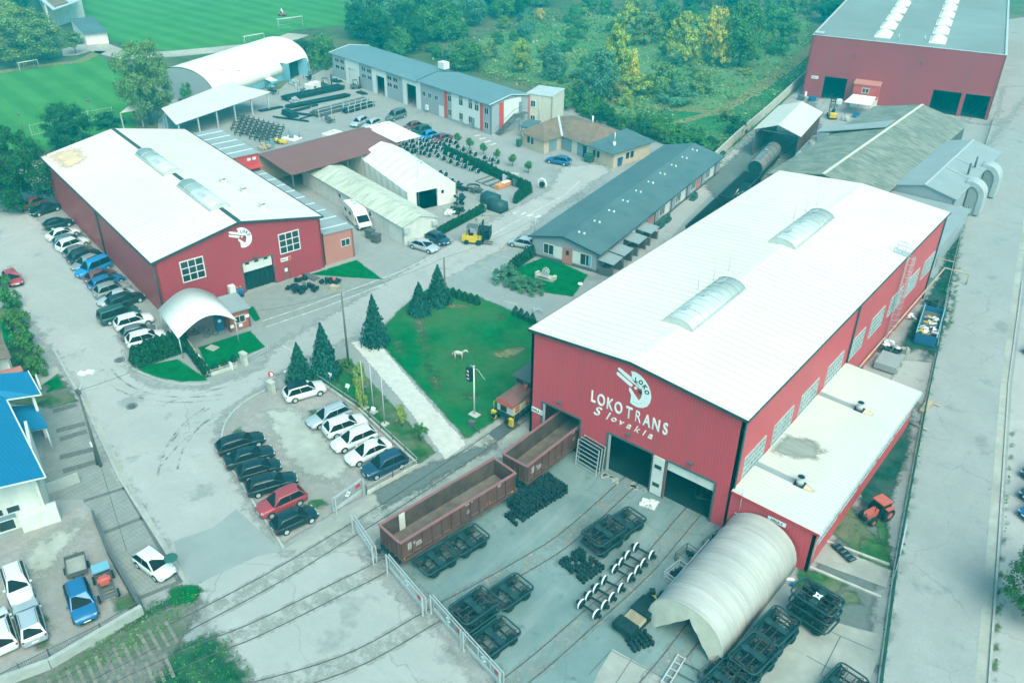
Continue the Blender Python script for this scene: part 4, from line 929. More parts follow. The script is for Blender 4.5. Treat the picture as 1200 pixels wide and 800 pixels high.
q=e0+ax*(Lb-10.1)-sd*.25; mb=MB(); mb.bar((*q.xy,2.0),(*(q+ax*5.4).xy,2.0),.06,4.0); mb.build('doorway',M['darker'],bt)  # flat dark panel, the shade of the opening is painted
q=e0+ax*(Lb-10.4)-sd*.5; mb=MB(); mb.bar((*q.xy,4.08),(*(q+ax*6.2).xy,4.08),2.4,.1); mb.build('porch_roof',M['membrane'],bt)
# lean-to roof in front of it
c=[at(180,147,5),at(204,148,4.4),at(318,106,4.6),at(268,95,5.6),at(196,119,5.6)]
lt=thing('open_shed','open shed with a long pale sheet roof in front of the barrel hall','shed',(0,0,0))
q0,q1=at(206,146,3.7),at(317,108,3.7); r0,r1=at(189,127,4.8),at(266,97,4.8)
mb=MB(); mb.slab([(*q0.xy,3.7),(*q1.xy,3.7),(*r1.xy,4.8),(*r0.xy,4.8)],.12); mb.build('roof',M['roofa'],lt)
mb=MB(); c_=[at(141,132,3.6),at(164,128,3.6),at(172,121,4),at(150,125,4)]; mb.slab([tuple(v) for v in c_],.12); mb.build('side_roof',M['roofa'],lt)
for k in range(6):
    p=q0.lerp(q1,.03+k*.188); mb=MB(); mb.box(p.x-.5,p.y-.12,0,p.x-.25,p.y+.12,3.6); mb.build('post',M['galv'],lt)
    p=r0.lerp(r1,.03+k*.188); mb=MB(); mb.box(p.x,p.y-.12,0,p.x+.25,p.y+.12,4.6); mb.build('post',M['galv'],lt)
mb=MB(); mb.bar((r0.x,r0.y,1.6),(r1.x,r1.y,1.6),.12,3.2); mb.build('rear_wall',M['lblue'],lt)
for v in c_[:2]: mb=MB(); mb.box(v.x-.2,v.y-.1,0,v.x,v.y+.1,3.5); mb.build('post',M['galv'],lt)

# grey two storey workshop and office block
ga=math.atan2(127.2-135.4,-107.6+163.8)
go=thing('office_block','long grey and white workshop block with blue grey roof and red stripes','office block',(-163.9,135.4,0),ga)
GL,GD=56.8,10.5
S1=33.5
FH=[]
for x in (1.2,3.4,12.2,14.4,22.2,24.4):
    for z in (2.6,4.1): FH.append((x,z,x+1.7,z+.9))
FH+= [(18.0,0,21.0,4.1),(29.3,0,32.6,4.6),(6.8,0,9.4,3.6)]
for x in (36.0,37.6,39.2): pass
GFH=FH+[(34.8,3.2,36.0,4.2),(36.8,3.2,38.0,4.2),(39.0,3.2,40.2,4.2)]
for x in (44.0,48.3,51.0,54.9,58.0):pass
for x in (43.4,47.0,50.0,54.9): GFH+=[(x,1.0,x+1.2,2.3),(x,3.9,x+1.2,5.1)]
GFH+=[(51.9,3.9,53.1,5.1)]
mb=MB(); mb.wall(GL,5.9,GFH,.25); mb.build('front_wall',M['greywall'],go)
mb=MB(); mb.T=TM((GL,0,0),math.pi/2); mb.wall(GD,5.9,[],.25,(GD/2,6.75)); mb.build('side_wall',M['greywall'],go)
mb=MB(); mb.T=TM((0,GD,0),-math.pi/2); mb.wall(GD,5.9,[],.25,(GD/2,6.75)); mb.build('side_wall',M['greywall'],go)
mb=MB(); mb.T=TM((GL,GD,0),math.pi); mb.wall(GL,5.9,[],.25); mb.build('rear_wall',M['greywall'],go)
mb=MB()
for (x0,x1,dz) in ((-.4,S1,0),(S1+.02,GL+.3,.22)):
    for e in (-.45,GD+.45): mb.slab([(x0,GD/2,6.85+dz),(x0,e,5.9+dz-.05),(x1,e,5.9+dz-.05),(x1,GD/2,6.85+dz)],.15)
gr=mb.build('roof',M['roofg'],go)
for x in (-.4,S1,GL+.1): mb=MB(); mb.bar((x,-.5,6.12 if x>1 else 5.95),(x,GD/2,7.1 if x>1 else 6.92),.12,.1); mb.bar((x,GD/2,7.1 if x>1 else 6.92),(x,GD+.5,6.12 if x>1 else 5.95),.12,.1); mb.build('verge_trim',M['trimw'] if x!=S1 else M['flash'],gr)
mb=MB(); mb.cbox((31,9,7.4),(2.0,1.6,1.4)); mb.build('roof_unit',M['trimw'],gr)
def go_w(x,z,w,h): window(go,TM((x+w/2,.02,z)),w-.05,h-.05,2,1,.05,.06)
for h in GFH:
    if h[1]>.5: go_w(h[0],h[1],h[2]-h[0],h[3]-h[1])
for x0,x1 in ((5.6,6.75),(9.45,11.2),(16.4,17.95),(21.05,21.9),(27.9,29.25),(32.65,34.2)): spot(go,'white_panel',x0,0,x1,5.8,M['trimw'])
for x0,x1,z in ((6.75,9.45,3.65),(17.95,21.05,4.15),(29.25,32.65,4.65)): spot(go,'white_panel',x0,z,x1,5.8,M['trimw'])
spot(go,'workshop_door',6.85,0.02,9.35,3.6,M['dirtywhite'],TM((0,.14,0)))
segs=[(44.65,46.95),(48.25,49.95),(51.25,51.85),(53.15,53.4)]
spot(go,'white_panel',44.65,0.5,46.98,5.8,M['trimw']); spot(go,'white_panel',48.22,.5,49.98,5.8,M['trimw']); spot(go,'white_panel',51.22,.5,51.88,5.8,M['trimw']); spot(go,'white_panel',46.98,2.35,48.22,3.85,M['trimw']); spot(go,'white_panel',49.98,2.35,51.22,3.85,M['trimw']); spot(go,'white_panel',53.12,.5,53.5,5.8,M['trimw']); spot(go,'white_panel',51.88,.5,53.12,3.85,M['trimw'])
spot(go,'red_stripe',42.3,.3,43.3,5.85,M['signred'],d=.07); spot(go,'red_stripe',53.6,.3,54.4,5.85,M['signred'],d=.07)
GS=TM((GL,0,0),math.pi/2)
spot(go,'red_stripe',2.2,.3,3.3,5.9,M['signred'],GS,.07); spot(go,'white_panel',3.4,1.6,8.0,6.2,M['trimw'],GS,.05); spot(go,'door',7.4,3.1,8.3,5.2,M['bluedoor'],GS,.08)
spot(go,'door',51.0,.1,51.9,2.2,M['bluedoor'],d=.09); spot(go,'garage_door',40.4,.1,42.0,2.4,M['trimw']); spot(go,'plinth',0,0,5.5,.35,M['trimw'],d=.09)
mb=MB(); mb.cbox((36.7,-.35,1.1),(.7,.5,1.0)); mb.build('meter_box',M['trimw'],go)
st=MB()
for k in range(12): st.cbox((GL+.9,1.2+k*.42,.25+k*.25),(1.3,.42,.06))
for d in (.25,1.55): st.bar((GL+d,1.0,.2),(GL+d,6.2,3.15),.06,.25); st.bar((GL+d,1.0,1.2),(GL+d,6.2,4.15),.04,.04); st.bar((GL+d,6.2,4.15),(GL+d,8.6,4.15),.04,.04)
st.box(GL+.25,6.0,3.02,GL+1.6,8.8,3.12)
for x,y in ((GL+1.5,6.2),(GL+1.5,8.6)): st.cyl((x,y,0),(x,y,3.05),.06,n=6)
st.build('outside_stair',M['dgrey'],go)
gx,gxr=house('stair_tower','cream square extension with flat roof at the end of the grey office block','building',(-106.6,137.0),R(14),5.6,6.6,6.4,M['cream'],M['galv'],None,.12,holes_f=[(1.0,1.0,2.0,2.2),(1.0,4.0,2.0,5.2)])
for z in (1.0,4.0): window(gx,TM((1.5,.02,z)),.95,1.15,2,1)
spot(gx,'pink_stripe',.05,.2,.8,6.3,M['pink']); trunk_pipe(gx,[(2.9,-.1,6.4),(2.9,-.1,.1)],.06,M['galv'])
# brick coloured house with the hipped tile roof
bh=thing('tiled_house','peach single storey house with an old hipped tile roof and blue doors','house',(0,0,0))
P_=[Vector((-99.3,126.7,0)),Vector((-93.0,125.2,0)),Vector((-92.4,129.8,0)),Vector((-85.2,128.4,0)),Vector((-79.0,127.4,0)),Vector((-77.3,137.2,0)),Vector((-97.3,141.0,0))]
WH=2.75
for i,hl in ((0,[(1.4,.9,2.3,2.2),(2.5,.9,3.4,2.2)]),(1,[]),(2,[]),(3,[(1.1,.9,1.9,2.2),(2.1,.9,2.9,2.2)]),(4,[(3.2,.9,4.2,2.2),(4.4,.9,5.4,2.2)]),(5,[]),(6,[])):
    a,b=P_[i],P_[(i+1)%7]; d=b-a; mb=MB(); T=TM(a,math.atan2(d.y,d.x)); mb.T=T; mb.wall(d.length,WH,hl,.22); mb.build('wall',M['peach'] if i!=2 else M['cream'],bh)
    for h in hl: window(bh,T @ TM(((h[0]+h[2])/2,.02,h[1])),h[2]-h[0]-.05,h[3]-h[1]-.05,1,1,.05,.06)
    if i==1: spot(bh,'door',1.3,.05,3.4,2.2,M['bluedoor'],T)
    if i==2: spot(bh,'door',.1,.05,2.9,2.4,M['bluedoor'],T); spot(bh,'door',4.4,.05,7.0,2.4,M['bluedoor'],T); spot(bh,'open_doorway',6.0,.05,6.9,2.2,M['darker'],T,.07)  # dark panel paints the shade of the open door
    if i==3: spot(bh,'door',3.6,.05,4.5,2.2,M['peach'],T)
mb=MB(); z0,z1=2.65,4.9
hipA,hipB=Vector((-95.6,133.0,0)),Vector((-86.2,133.4,0))
e=[Vector((-99.9,126.2,0)),Vector((-92.4,124.6,0)),Vector((-91.9,129.3,0)),Vector((-84.9,127.9,0)),Vector((-84.0,139.2,0)),Vector((-97.9,141.6,0))]
V3=lambda p,z:(p.x,p.y,z)
ridA=Vector((-96.2,128.8,0))
mb.add([V3(e[0],z0),V3(e[1],z0),V3(ridA,4.5),V3(hipA,z1),V3(e[5],z0)],[(0,1,2),(0,2,3),(0,3,4)])
mb.add([V3(e[1],z0),V3(e[2],z0),V3(hipA,z1),V3(ridA,4.5)],[(0,1,2,3)])
mb.add([V3(e[2],z0),V3(e[3],z0),V3(hipB,z1),V3(hipA,z1)],[(0,1,2,3)])
mb.add([V3(e[3],z0),V3(e[4],z0),V3(hipB,z1)],[(0,1,2)])
mb.add([V3(e[4],z0),V3(e[5],z0),V3(hipA,z1),V3(hipB,z1)],[(0,1,2,3)])
bhr=mb.build('tiled_roof',M['tile'],bh,recalc=False)
mb=MB(); mb.bar(V3(e[2],z0+.05),V3(hipA,z1+.05),.4,.06); mb.build('valley_gutter',M['galv'],bhr)
mb=MB(); mb.cyl((-88.6,134.4,4.6),(-88.6,134.4,6.0),.16,n=8); mb.build('flue',M['signw'],bhr)
mb=MB(); mb.slab([(-84.85,127.3,2.95),(-78.6,126.6,2.85),(-76.7,137.8,2.85),(-83.9,139.0,3.6)],.12); mb.build('flat_roof',M['roofd'],bh)
mb=MB(); mb.cyl((-81.0,130.5,2.9),(-81.0,130.5,3.6),.3,n=8); mb.cyl((-81.0,130.5,3.6),(-81.0,130.5,5.4),.07,n=6); mb.build('flue',M['signw'],bh)
p1=thing('lean_to_shed','small blue grey lean-to beside the tiled house','shed',(-102.2,129.6,0),R(10))
mb=MB(); mb.box(0,.3,0,2.6,3.4,2.4); mb.build('wall',M['bluedoor'],p1); mb=MB(); mb.slab([(-.2,-.1,2.45),(2.75,-.1,2.5),(2.75,3.6,2.9),(-.2,3.6,2.85)],.1); mb.build('roof',M['roofd'],p1); spot(p1,'door',.3,.05,1.1,2.0,M['trimw'],TM((0,.3,0)))

# ------------------------------------------------------------------ the rear hall, mossy sheds and shelters
ua=math.atan2(204.6-196.3,-34.7+72.6)
UW=38.8
ur=thing('rear_hall','huge red hall with a grey felt roof and domed roof lights at the back right','workshop hall',(-72.6,196.3,0),ua)
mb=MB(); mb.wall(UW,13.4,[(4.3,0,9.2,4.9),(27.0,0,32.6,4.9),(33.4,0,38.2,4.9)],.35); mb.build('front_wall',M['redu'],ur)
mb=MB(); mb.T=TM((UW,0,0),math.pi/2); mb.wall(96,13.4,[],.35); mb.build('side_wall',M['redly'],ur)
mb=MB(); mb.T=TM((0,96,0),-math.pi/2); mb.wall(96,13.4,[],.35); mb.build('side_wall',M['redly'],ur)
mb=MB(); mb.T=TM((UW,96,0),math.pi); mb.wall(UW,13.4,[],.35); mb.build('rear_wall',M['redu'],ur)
mb=MB(); mb.box(.36,.36,13.1,UW-.36,95.6,13.25); urr=mb.build('roof',M['roofur'],ur)
mb=MB(); mb.box(.4,.4,.02,UW-.4,95,.05); mb.build('hall_floor',M['darker'],ur)  # inner shade put into the floor colour
mb=MB(); mb.box(-.1,-.1,13.41,.36,96,13.5); mb.box(UW-.36,-.1,13.41,UW+.1,96,13.5); mb.box(.36,-.1,13.41,UW-.36,.36,13.5); mb.build('parapet_cap',M['galv'],urr)
def dome(x,y,w,L):
    mb=MB(); n=8; prof=[(w/2*math.cos(math.pi*k/n),.9*math.sin(math.pi*k/n)) for k in range(n+1)]
    m_=10; rings=[[(x+p[0]*(1 if abs(k-m_/2)<m_/2-.5 else .75),y-L/2+L*k/m_,13.35+p[1]*(1 if k%3 else .82)*(1 if abs(k-m_/2)<m_/2-.5 else .5)) for p in prof] for k in range(m_+1)]
    mb.loft(rings,0,True,True); mb.cbox((x,y,13.35),(w+.3,L+.3,.25)); return mb.build('roof_dome',M['membrane'],urr)
for x in (14.0,25.2):
    for k in range(8): dome(x,8.5+k*10.8,3.1,6.6)
for x,y in ((17.3,5.5),(22.5,7)): mb=MB(); mb.cyl((x,y,13.2),(x,y,14.4),.12,n=6); mb.build('roof_pipe',M['galv'],urr)
for x in (9.8,23.4): wall_lamp(ur,TM((x,-.02,10.2)))
signboard('hall_sign','HALA 3',TM((2.2,-.02,4.4)),1.5,.6,ur,.45)
mb=MB(); mb.cbox((1.2,1.2,13.9),(2.0,1.6,.1)); mb.build('roof_platform',M['galv'],urr)
hut=thing('control_hut','small bright red hut with a window against the rear hall','hut',tuple(at(994,127).xy)+(0,),ua)
mb=MB(); mb.box(0,1.5,2.1,5.3,5.5,5.0); mb.build('wall',M['redplain'],hut); mb=MB(); mb.box(.02,1.52,0,5.28,5.45,2.08); mb.build('base',M['white'],hut); mb=MB(); mb.box(-.15,1.3,5.02,5.45,5.7,5.2); mb.build('roof',M['pink'],hut)
window(hut,TM((2.6,1.5,3.4)),1.3,.9,2,1,.09,.08)
hc=thing('canopy','white flat canopy on posts in front of the small red hut','canopy',tuple(at(990,133).xy)+(0,),ua)
mb=MB(); mb.slab([(-.6,-.8,2.6),(4.9,-.8,2.6),(5.2,5.2,3.0),(.4,5.2,3.0)],.1); mb.build('canopy_roof',M['white'],hc)
for x,y in ((0,-.4),(2.4,-.4),(4.6,-.4)): mb=MB(); mb.cyl((x,y,0),(x,y,2.55),.06,n=6); mb.build('post',M['redplain'],hc)
# mossy shed
mo,mor=house('mossy_shed','wide old shed with a moss covered cement roof behind the big hall','shed',(-51.0,130.6),R(.2),17.2,49.6,5.0,M['dgrey'],M['moss'],7.0,.4,'y')
mb=MB(); mb.box(8.36,-.4,7.0,8.84,50.0,7.1); mb.build('ridge_cap',M['cream'],mor)
mb=MB(); mb.slab([(-2.4,25.1,5.3),(8.2,29.8,7.3),(8.2,35.2,7.3),(-2.6,28.4,5.4)],.12); mb.build('side_dormer_roof',M['greysheet'],mor)
mb=MB(); mb.box(-2.3,25.6,0,-.5,28.8,5.1); mb.build('side_porch',M['greywall'],mo)
gs,gsr=house('grey_shed','grey sheet metal shed with curved air ducts on its side','shed',(-34.0,139.2),R(.5),9.3,28.0,4.9,M['greywall'],M['greysheet'],6.0,.35,'y')
mb=MB(); mb.box(4.5,-.3,6.0,4.8,28.2,6.1)
mb.build('ridge_cap',M['galv'],gsr)
for y in (10,16): mb=MB(); mb.bar((4.8,y,6.08),(9.5,y,4.95),.2,.08); mb.build('roof_batten',M['galv'],gsr)
for y in (11,15.2): mb=MB(); mb.cyl((8.2,y,5.4),(8.2,y,7.2),.16,n=8); mb.build('flue',M['dgrey'],gsr)
M['duct']=mat('dull_duct_sheet',(.36,.39,.40),.6,.12,.8)
for y in (7.5,17.5):
    prof=[(8.9,4.2),(8.9,5.4)]+[(9.6+2.4*math.sin(R(k*10)),3.1+2.4*math.cos(R(k*10))) for k in range(10)]+[(12.0,.3),(11.2,.3),(11.2,3.1)]+[(9.6+1.6*math.sin(R(90-k*15)),3.1+1.6*math.cos(R(90-k*15))) for k in range(1,6)]
    mb=MB(); mb.loft([[(p[0],y,p[1]) for p in prof],[(p[0],y+2.6,p[1]) for p in prof]],0,False); mb.build('air_duct',M['duct'],gs)
    mb=MB(); mb.box(9.5,y+.15,.1,11.18,y+2.45,4.4); mb.build('duct_casing',M['greysheet'],gs)
mb=MB(); mb.ring([(9.4,2.5,2.4),(10.0,2.5,2.6),(10.5,2.5,2.4),(10.7,2.5,1.8),(10.7,2.5,.1)],.45,12); mb.build('air_duct',M['galv'],gs)
lo2,_=house('low_lean_to','low grey lean-to with a flat roof between the big hall and the grey shed','shed',(-33.2,113.6),R(1),11.4,25,3.8,M['greywall'],M['greysheet'],None,.25)
# tank wagon shelter
sh=thing('tank_shelter','gable roofed open shelter of pale sheet metal over a tank wagon','shelter',(-63.0,150.4,0),R(9.5))
mb=MB()
for e,s in ((-.3,0),(8.4,1)): mb.slab([(4.05,-.3,6.6),(e,-.3,5.1),(e,17.5,5.1),(4.05,17.5,6.6)],.1)
mb.build('roof',M['roofa'],sh)
for x in (.1,8.0):
    for y in (.1,5.8,11.5,17.0): mb=MB(); mb.box(x-.1,y-.1,0,x+.1,y+.1,5.1); mb.build('post',M['dgrey'],sh)
mb=MB(); mb.box(7.95,.3,0,8.05,17,4.4); mb.build('side_wall',M['wagon'],sh)
mb=MB(); mb.box(.05,.3,0,.15,17,4.2); mb.build('side_wall',M['dgrey'],sh)
for y in (.2,8.5): 
    mb=MB(); mb.bar((0,y,5.0),(8.1,y,5.0),.12,.15); mb.bar((0,y,5.0),(4.05,y,6.4),.1,.12); mb.bar((8.1,y,5.0),(4.05,y,6.4),.1,.12)
    for k in range(1,6): mb.bar((k*1.35,y,5.0),(k*1.35+.4,y,5.1+(.5*min(k,6-k))),.07,.07)
    mb.build('roof_truss',M['dgrey'],sh)
# house with the blue roof, lower left
bl=thing('blue_roof_house','pale house with a bright blue sheet metal roof on the left edge','house',(0,0,0))
zb=5.4
def bpt(px,py,z): v=at(px,py,z); return (v.x,v.y,z)
mb=MB(); u0=Vector((-71.6,24.9-6.2,0))
mb.slab([bpt(-90,460,zb+1.9),bpt(8,468,zb),bpt(53,558,zb),bpt(-60,585,zb+1.9)],.12)
mb.slab([bpt(-90,445,zb+1.9),bpt(33,435,zb-.02),bpt(48,462,zb-.02),bpt(10,468.5,zb-.02),bpt(-60,478,zb+1.2)],.12); r_=mb.build('roof',M['bluesheet'],bl)
mb=MB(); mb.bar(bpt(8,468.5,zb+.0),bpt(53.5,559,zb),.12,.1); mb.bar(bpt(53.5,559,zb),bpt(-20,576,zb+1.2),.1,.1); mb.bar(bpt(33,434.5,zb),bpt(48.5,462.5,zb),.1,.1); mb.bar(bpt(48.5,462.5,zb),bpt(8,468.5,zb),.1,.1); mb.build('gutter',M['trimw'],bl)
A0,A1=at(62,606),at(-60,645)
d=(A1-A0); Lf=d.length; T=TM(A1,math.atan2(-d.y,-d.x))
mb=MB(); mb.T=T; mb.wall(Lf,5.2,[(Lf-7.6,2.6,Lf-4.9,4.9),(Lf-5.0+.6,1.9,Lf-3.4,2.6),(Lf-3.1,1.9,Lf-2.1,2.6)]+[(Lf-8.8+i*1.55,.2,Lf-7.5+i*1.55,1.3) for i in range(4)],.25); mb.build('front_wall',M['dirtywhite'],bl)
window(bl,T @ TM((Lf-3.9,.02,1.9)),.95,.65,1,1); window(bl,T @ TM((Lf-2.6,.02,1.9)),.95,.65,1,1); window(bl,T @ TM((Lf-6.25,.02,2.6)),2.65,2.25,2,1)
for i in range(4): window(bl,T @ TM((Lf-8.15+i*1.55,.02,.2)),1.25,1.05,1,1,.09)
spot(bl,'dark_band',Lf-9,1.32,Lf-2.6,1.75,M['bluedoor'],T,.06)
mb=MB(); mb.T=TM(A0,math.atan2(-d.y,-d.x)+math.pi/2); mb.wall(8.6,5.2,[],.25); mb.build('side_wall',M['dirtywhite'],bl)
mb=MB(); mb.T=T; mb.box(Lf-2.4,-.9,0,Lf+.6,-.02,1.7); mb.build('porch',M['dirtywhite'],bl)
c0=at(25,476,3.2); 
mb=MB(); mb.slab([bpt(13,476,3.5),bpt(42,474,3.3),bpt(56,500,3.3),bpt(27,505,3.5)],.14); mb.build('porch_roof',M['bluesheet'],bl)
mb=MB(); mb.bar(bpt(27,506,3.25),bpt(56,501,3.1),.1,.12); mb.build('porch_gutter',M['trimw'],bl)
for p in ((54,500),(40,475)):
    v=at(*p,3.2); mb=MB(); mb.cyl((v.x-.2,v.y,0),(v.x-.2,v.y,3.2),.07,n=6); mb.build('porch_post',M['trimw'],bl)
b0=at(53,558,zb); mb=MB(); b1=at(8,468,zb); 
mb=MB(); mb.bar((b0.x-1.1,b0.y-.6,2.5),(b1.x-1.1,b1.y-.6,2.5),.25,5.0); mb.build('side_wall',M['dirtywhite'],bl)
b1=at(48,462,zb); b2=at(33,435,zb); mb=MB(); mb.bar((b1.x-.8,b1.y-.5,2.5),(b2.x-.8,b2.y-.2,2.5),.25,5.0); mb.build('side_wall',M['dirtywhite'],bl)
# grey roofed house at the left edge
gh=thing('grey_roof_house','house with a brown grey roof cut by the left edge above the blue roof','house',(0,0,0))
mb=MB(); mb.slab([bpt(-60,395,6),bpt(-2,385,4.4),bpt(13,418,4.4),bpt(-60,432,6)],.15); mb.build('roof',M['tile'],gh)
v0,v1=at(-3,386,4.3),at(12,418,4.3); mb=MB(); mb.bar((v0.x-.5,v0.y-.3,2.1),(v1.x-.5,v1.y-.3,2.1),.2,4.2); mb.build('side_wall',M['dirtywhite'],gh)
mb=MB(); mb.bar((v1.x-.5,v1.y-.3,2.1),(v1.x-6,v1.y-3,2.1),.2,4.2); mb.build('front_wall',M['dirtywhite'],gh)
pa_=thing('low_porch','small pink tiled porch roof at the corner of the blue roofed house','porch',(0,0,0)); mb=MB(); mb.slab([bpt(-12,438,3),bpt(24,428,2.6),bpt(27,434,2.6),bpt(-10,446,3)],.1); mb.build('roof',M['pink'],pa_)
mb=MB(); v=at(20,434); mb.box(v.x-2.4,v.y-1.2,0,v.x-.4,v.y-.2,2.5); mb.build('wall',M['dirtywhite'],pa_)
# clubhouse top left
ch=thing('clubhouse','pale clubhouse with a shallow roof beside the football pitches','clubhouse',(0,0,0))
q=[at(35,-25),at(60,34),at(100,20),at(78,-30)]
def prism_house(b,q,h,wm):
    for i in range(4):
        a,bb=q[i],q[(i+1)%4]; d=bb-a; mb=MB(); mb.T=TM(a,math.atan2(d.y,d.x)); mb.wall(d.length,h,[],.25); mb.build('wall',wm,b)
prism_house(ch,q,6.5,M['dirtywhite'])
mb=MB(); mb.slab([(*at(62,12,6.8).xy,6.8),(*at(96,0,6.8).xy,6.8),(*at(60,-40,7.4).xy,7.4),(*at(20,-22,7.4).xy,7.4)],.2); mb.build('roof',M['galv'],ch)
mb=MB(); mb.slab([(*at(64,8,7).xy,7.02),(*at(80,3,7).xy,7.02),(*at(62,-12,7.1).xy,7.1),(*at(46,-6,7.1).xy,7.1)],.05); mb.build('roof_panel',M['tile'],ch)
q=[at(86,36),at(102,53),at(128,51),at(112,33)]
ca=thing('clubhouse_annex','low white annex with a grey hipped roof at the corner of the pitch','annex',(0,0,0))
prism_house(ca,q,3.0,M['white'])
ce=sum((x for x in q),Vector())/4
mb=MB(); o=[ce+(x-ce)*1.08 for x in q]; mb.add([(p.x,p.y,3.02) for p in o]+[(ce.x,ce.y,4.2)],[(0,1,4),(1,2,4),(2,3,4),(3,0,4)]); mb.build('roof',M['roofd'],ca)
# ------------------------------------------------------------------ wagons, locomotive, bogies, wheelsets
def wheel_mb(mb,x,y,z,r,w=.13,mi=0,mt=1,ax='y'):
    """railway wheel, axle along y (or x)"""
    d=Vector((0,1,0)) if ax=='y' else Vector((1,0,0)); c=Vector((x,y,z))
    mb.cyl(c-d*w/2,c+d*w/2,r,n=20,mi=mt,sm=True)
    mb.cyl(c-d*(w/2+.012),c+d*(w/2+.012),r*.975,n=20,mi=mi)
    mb.cyl(c-d*(w/2+.06),c+d*(w/2+.06),r*.28,n=10,mi=mi)
def wheelset():
    """axle across x, rolling along y; ground at z=0"""
    t=thing('wheelset','wheelset','wheelset')
    mb=MB(); mb.ring([(-1.05,0,.46),(-.82,0,.46),(-.78,0,.46),(0,0,.46),(.78,0,.46),(.82,0,.46),(1.05,0,.46)],[.07,.07,.10,.085,.10,.07,.07],10); mb.build('axle',M['dark'],t)
    for s in (-1,1):
        mb=MB(); wheel_mb(mb,s*.75,0,.46,.46,.14,0,1,'x'); mb.build('wheel',[M['dark'],M['bright']],t)
        mb=MB(); mb.cbox((s*1.08,0,.46),(.22,.26,.26)); mb.build('axle_box',M['dark'],t)
    return t
pw=placer(wheelset)
def bogie():
    """long axis along y, ground at z=0"""
    t=thing('bogie','bogie','bogie')
    for s in (-1,1):
        mb=MB(); x=s*1.0
        mb.ring([(x,-1.62,.74),(x,-1.1,.74),(x,-.6,.60),(x,.6,.60),(x,1.1,.74),(x,1.62,.74)],.12,6)
        mb.box(x-.09,-.75,.35,x+.09,.75,.72); mb.box(x-.16,-1.3,.62,x+.16,1.3,.78)
        mb.build('side_frame',M['dark'],t)
    mb=MB(); w,l,r=1.18,1.78,.42; pts=[]
    for cx,cy,a0 in ((w-r,l-r,0),(-w+r,l-r,90),(-w+r,-l+r,180),(w-r,-l+r,270)):
        for k in range(5): a=R(a0+k*22.5); pts.append((cx+r*math.cos(a),cy+r*math.sin(a),.92))
    mb.ring(pts,.075,6,closed=True); mb.build('rim_frame',M['bogierim'],t)
    mb=MB(); mb.box(-1.0,-.26,.55,1.0,.26,.84); mb.cyl((0,0,.84),(0,0,.90),.27,n=14); mb.box(-.85,-.32,.78,-.55,.32,.88); mb.box(.55,-.32,.78,.85,.32,.88); mb.build('bolster',M['bogiebol'],t)
    for y in (-.9,.9):
        mb=MB(); mb.cyl((-1.1,y,.46),(1.1,y,.46),.08,n=8)
        for s in (-1,1): wheel_mb(mb,s*.75,y,.46,.46,.13,0,0,'x')
        mb.build('wheelset',[M['dark']],t)
        for s in (-1,1):
            mb=MB(); mb.cbox((s*1.12,y,.46),(.24,.34,.34)); mb.cbox((s*1.12,y,.52),(.2,.74,.06))
            for d in (-.27,.27): mb.cyl((s*1.12,y+d,.35),(s*1.12,y+d,.72),.11,n=8)
            mb.build('spring_unit',M['dark'],t)
    for s in (-1,1):
        mb=MB(); y=s*1.45; mb.bar((-.95,y,.8),(.95,y,.8),.10,.10); 
        for x in (-.62,.62): mb.ring([(x,y-.25*s,.86),(x-.1,y-.05*s,.98),(x+.1,y+.1*s,.98),(x+.2,y-.2*s,.86)],.04,5); mb.cbox((x,y-.3*s,.72),(.3,.35,.22))
        mb.bar((-.3,y,.8),(-.25,.3*s,.78),.07,.07); mb.bar((.3,y,.8),(.25,.3*s,.78),.07,.07)
        mb.build('brake_rigging',M['bogieend'],t)
    return t
M['bogierim']=mat('bogie_rim_paint',(.015,.052,.06),.5,.3,2.0,spec=.3); M['bogiebol']=mat('bogie_bolster',(.015,.048,.054),.6,.35,1.5)  # teal tone paints in some of the haze over dark steel
M['bogieend']=mat('bogie_rods',(.06,.065,.065),.45,.4,2.5,metal=.3)
pb=placer(bogie)
TRK=R(-6)          # heading of the yard tracks
G1='bogies standing in the yard'
for (px,py,z,rz,lab) in (
 (511,663,0,-9,'dark bogie beside the nearer brown wagon, closest to the gate'),(547,640.5,0,-9,'dark bogie beside the nearer brown wagon, farther from the gate'),
 (596.5,701.5,0,-8,'dark bogie with pale rods, farthest of the three behind the white gate panels'),(556,728,0,-8,'lower bogie of the stack right behind the white gate panels'),
 (556,728,1.0,-8,'upper bogie of the stack right behind the white gate panels'),(580,754,0,-8,'dark bogie on the ground beside the stack behind the white gate panels'),
 (706,640,0,-9,'lower bogie of the stack beside the row of wheelsets'),(706,640,.98,-9,'upper bogie of the stack beside the row of wheelsets'),(731,620,0,-9,'dark bogie on the ground behind the stack beside the wheelsets'),
 (905,752,0,-8,'lower bogie of the stack beside the tarpaulin tent, nearest the annex'),(905,752,.98,-8,'upper bogie of the stack beside the tarpaulin tent, nearest the annex'),
 (879,784,0,-8,'lower bogie of the middle stack beside the tarpaulin tent'),(879,784,.98,-8,'upper bogie of the middle stack beside the tarpaulin tent'),
 (848,806,0,-8,'bogie cut by the bottom edge beside the open tent mouth'),
 (950,728,0,83,'bottom bogie of the tall stack turned sideways by the annex corner'),(950,728,.96,83,'middle bogie of the tall stack turned sideways by the annex corner'),(950,728,1.92,83,'topmost bogie of the tall stack turned sideways, with a white star plate'),
 (985,812,0,-8,'bogie peeping in at the bottom edge on the pale slabs'),(830,580,0,20,'dark bogie standing in the right hall doorway')):
    c=at(px,py,0); pb((c.x,c.y,z+.02),R(rz),lab,G1)
c=at(950,728,0)
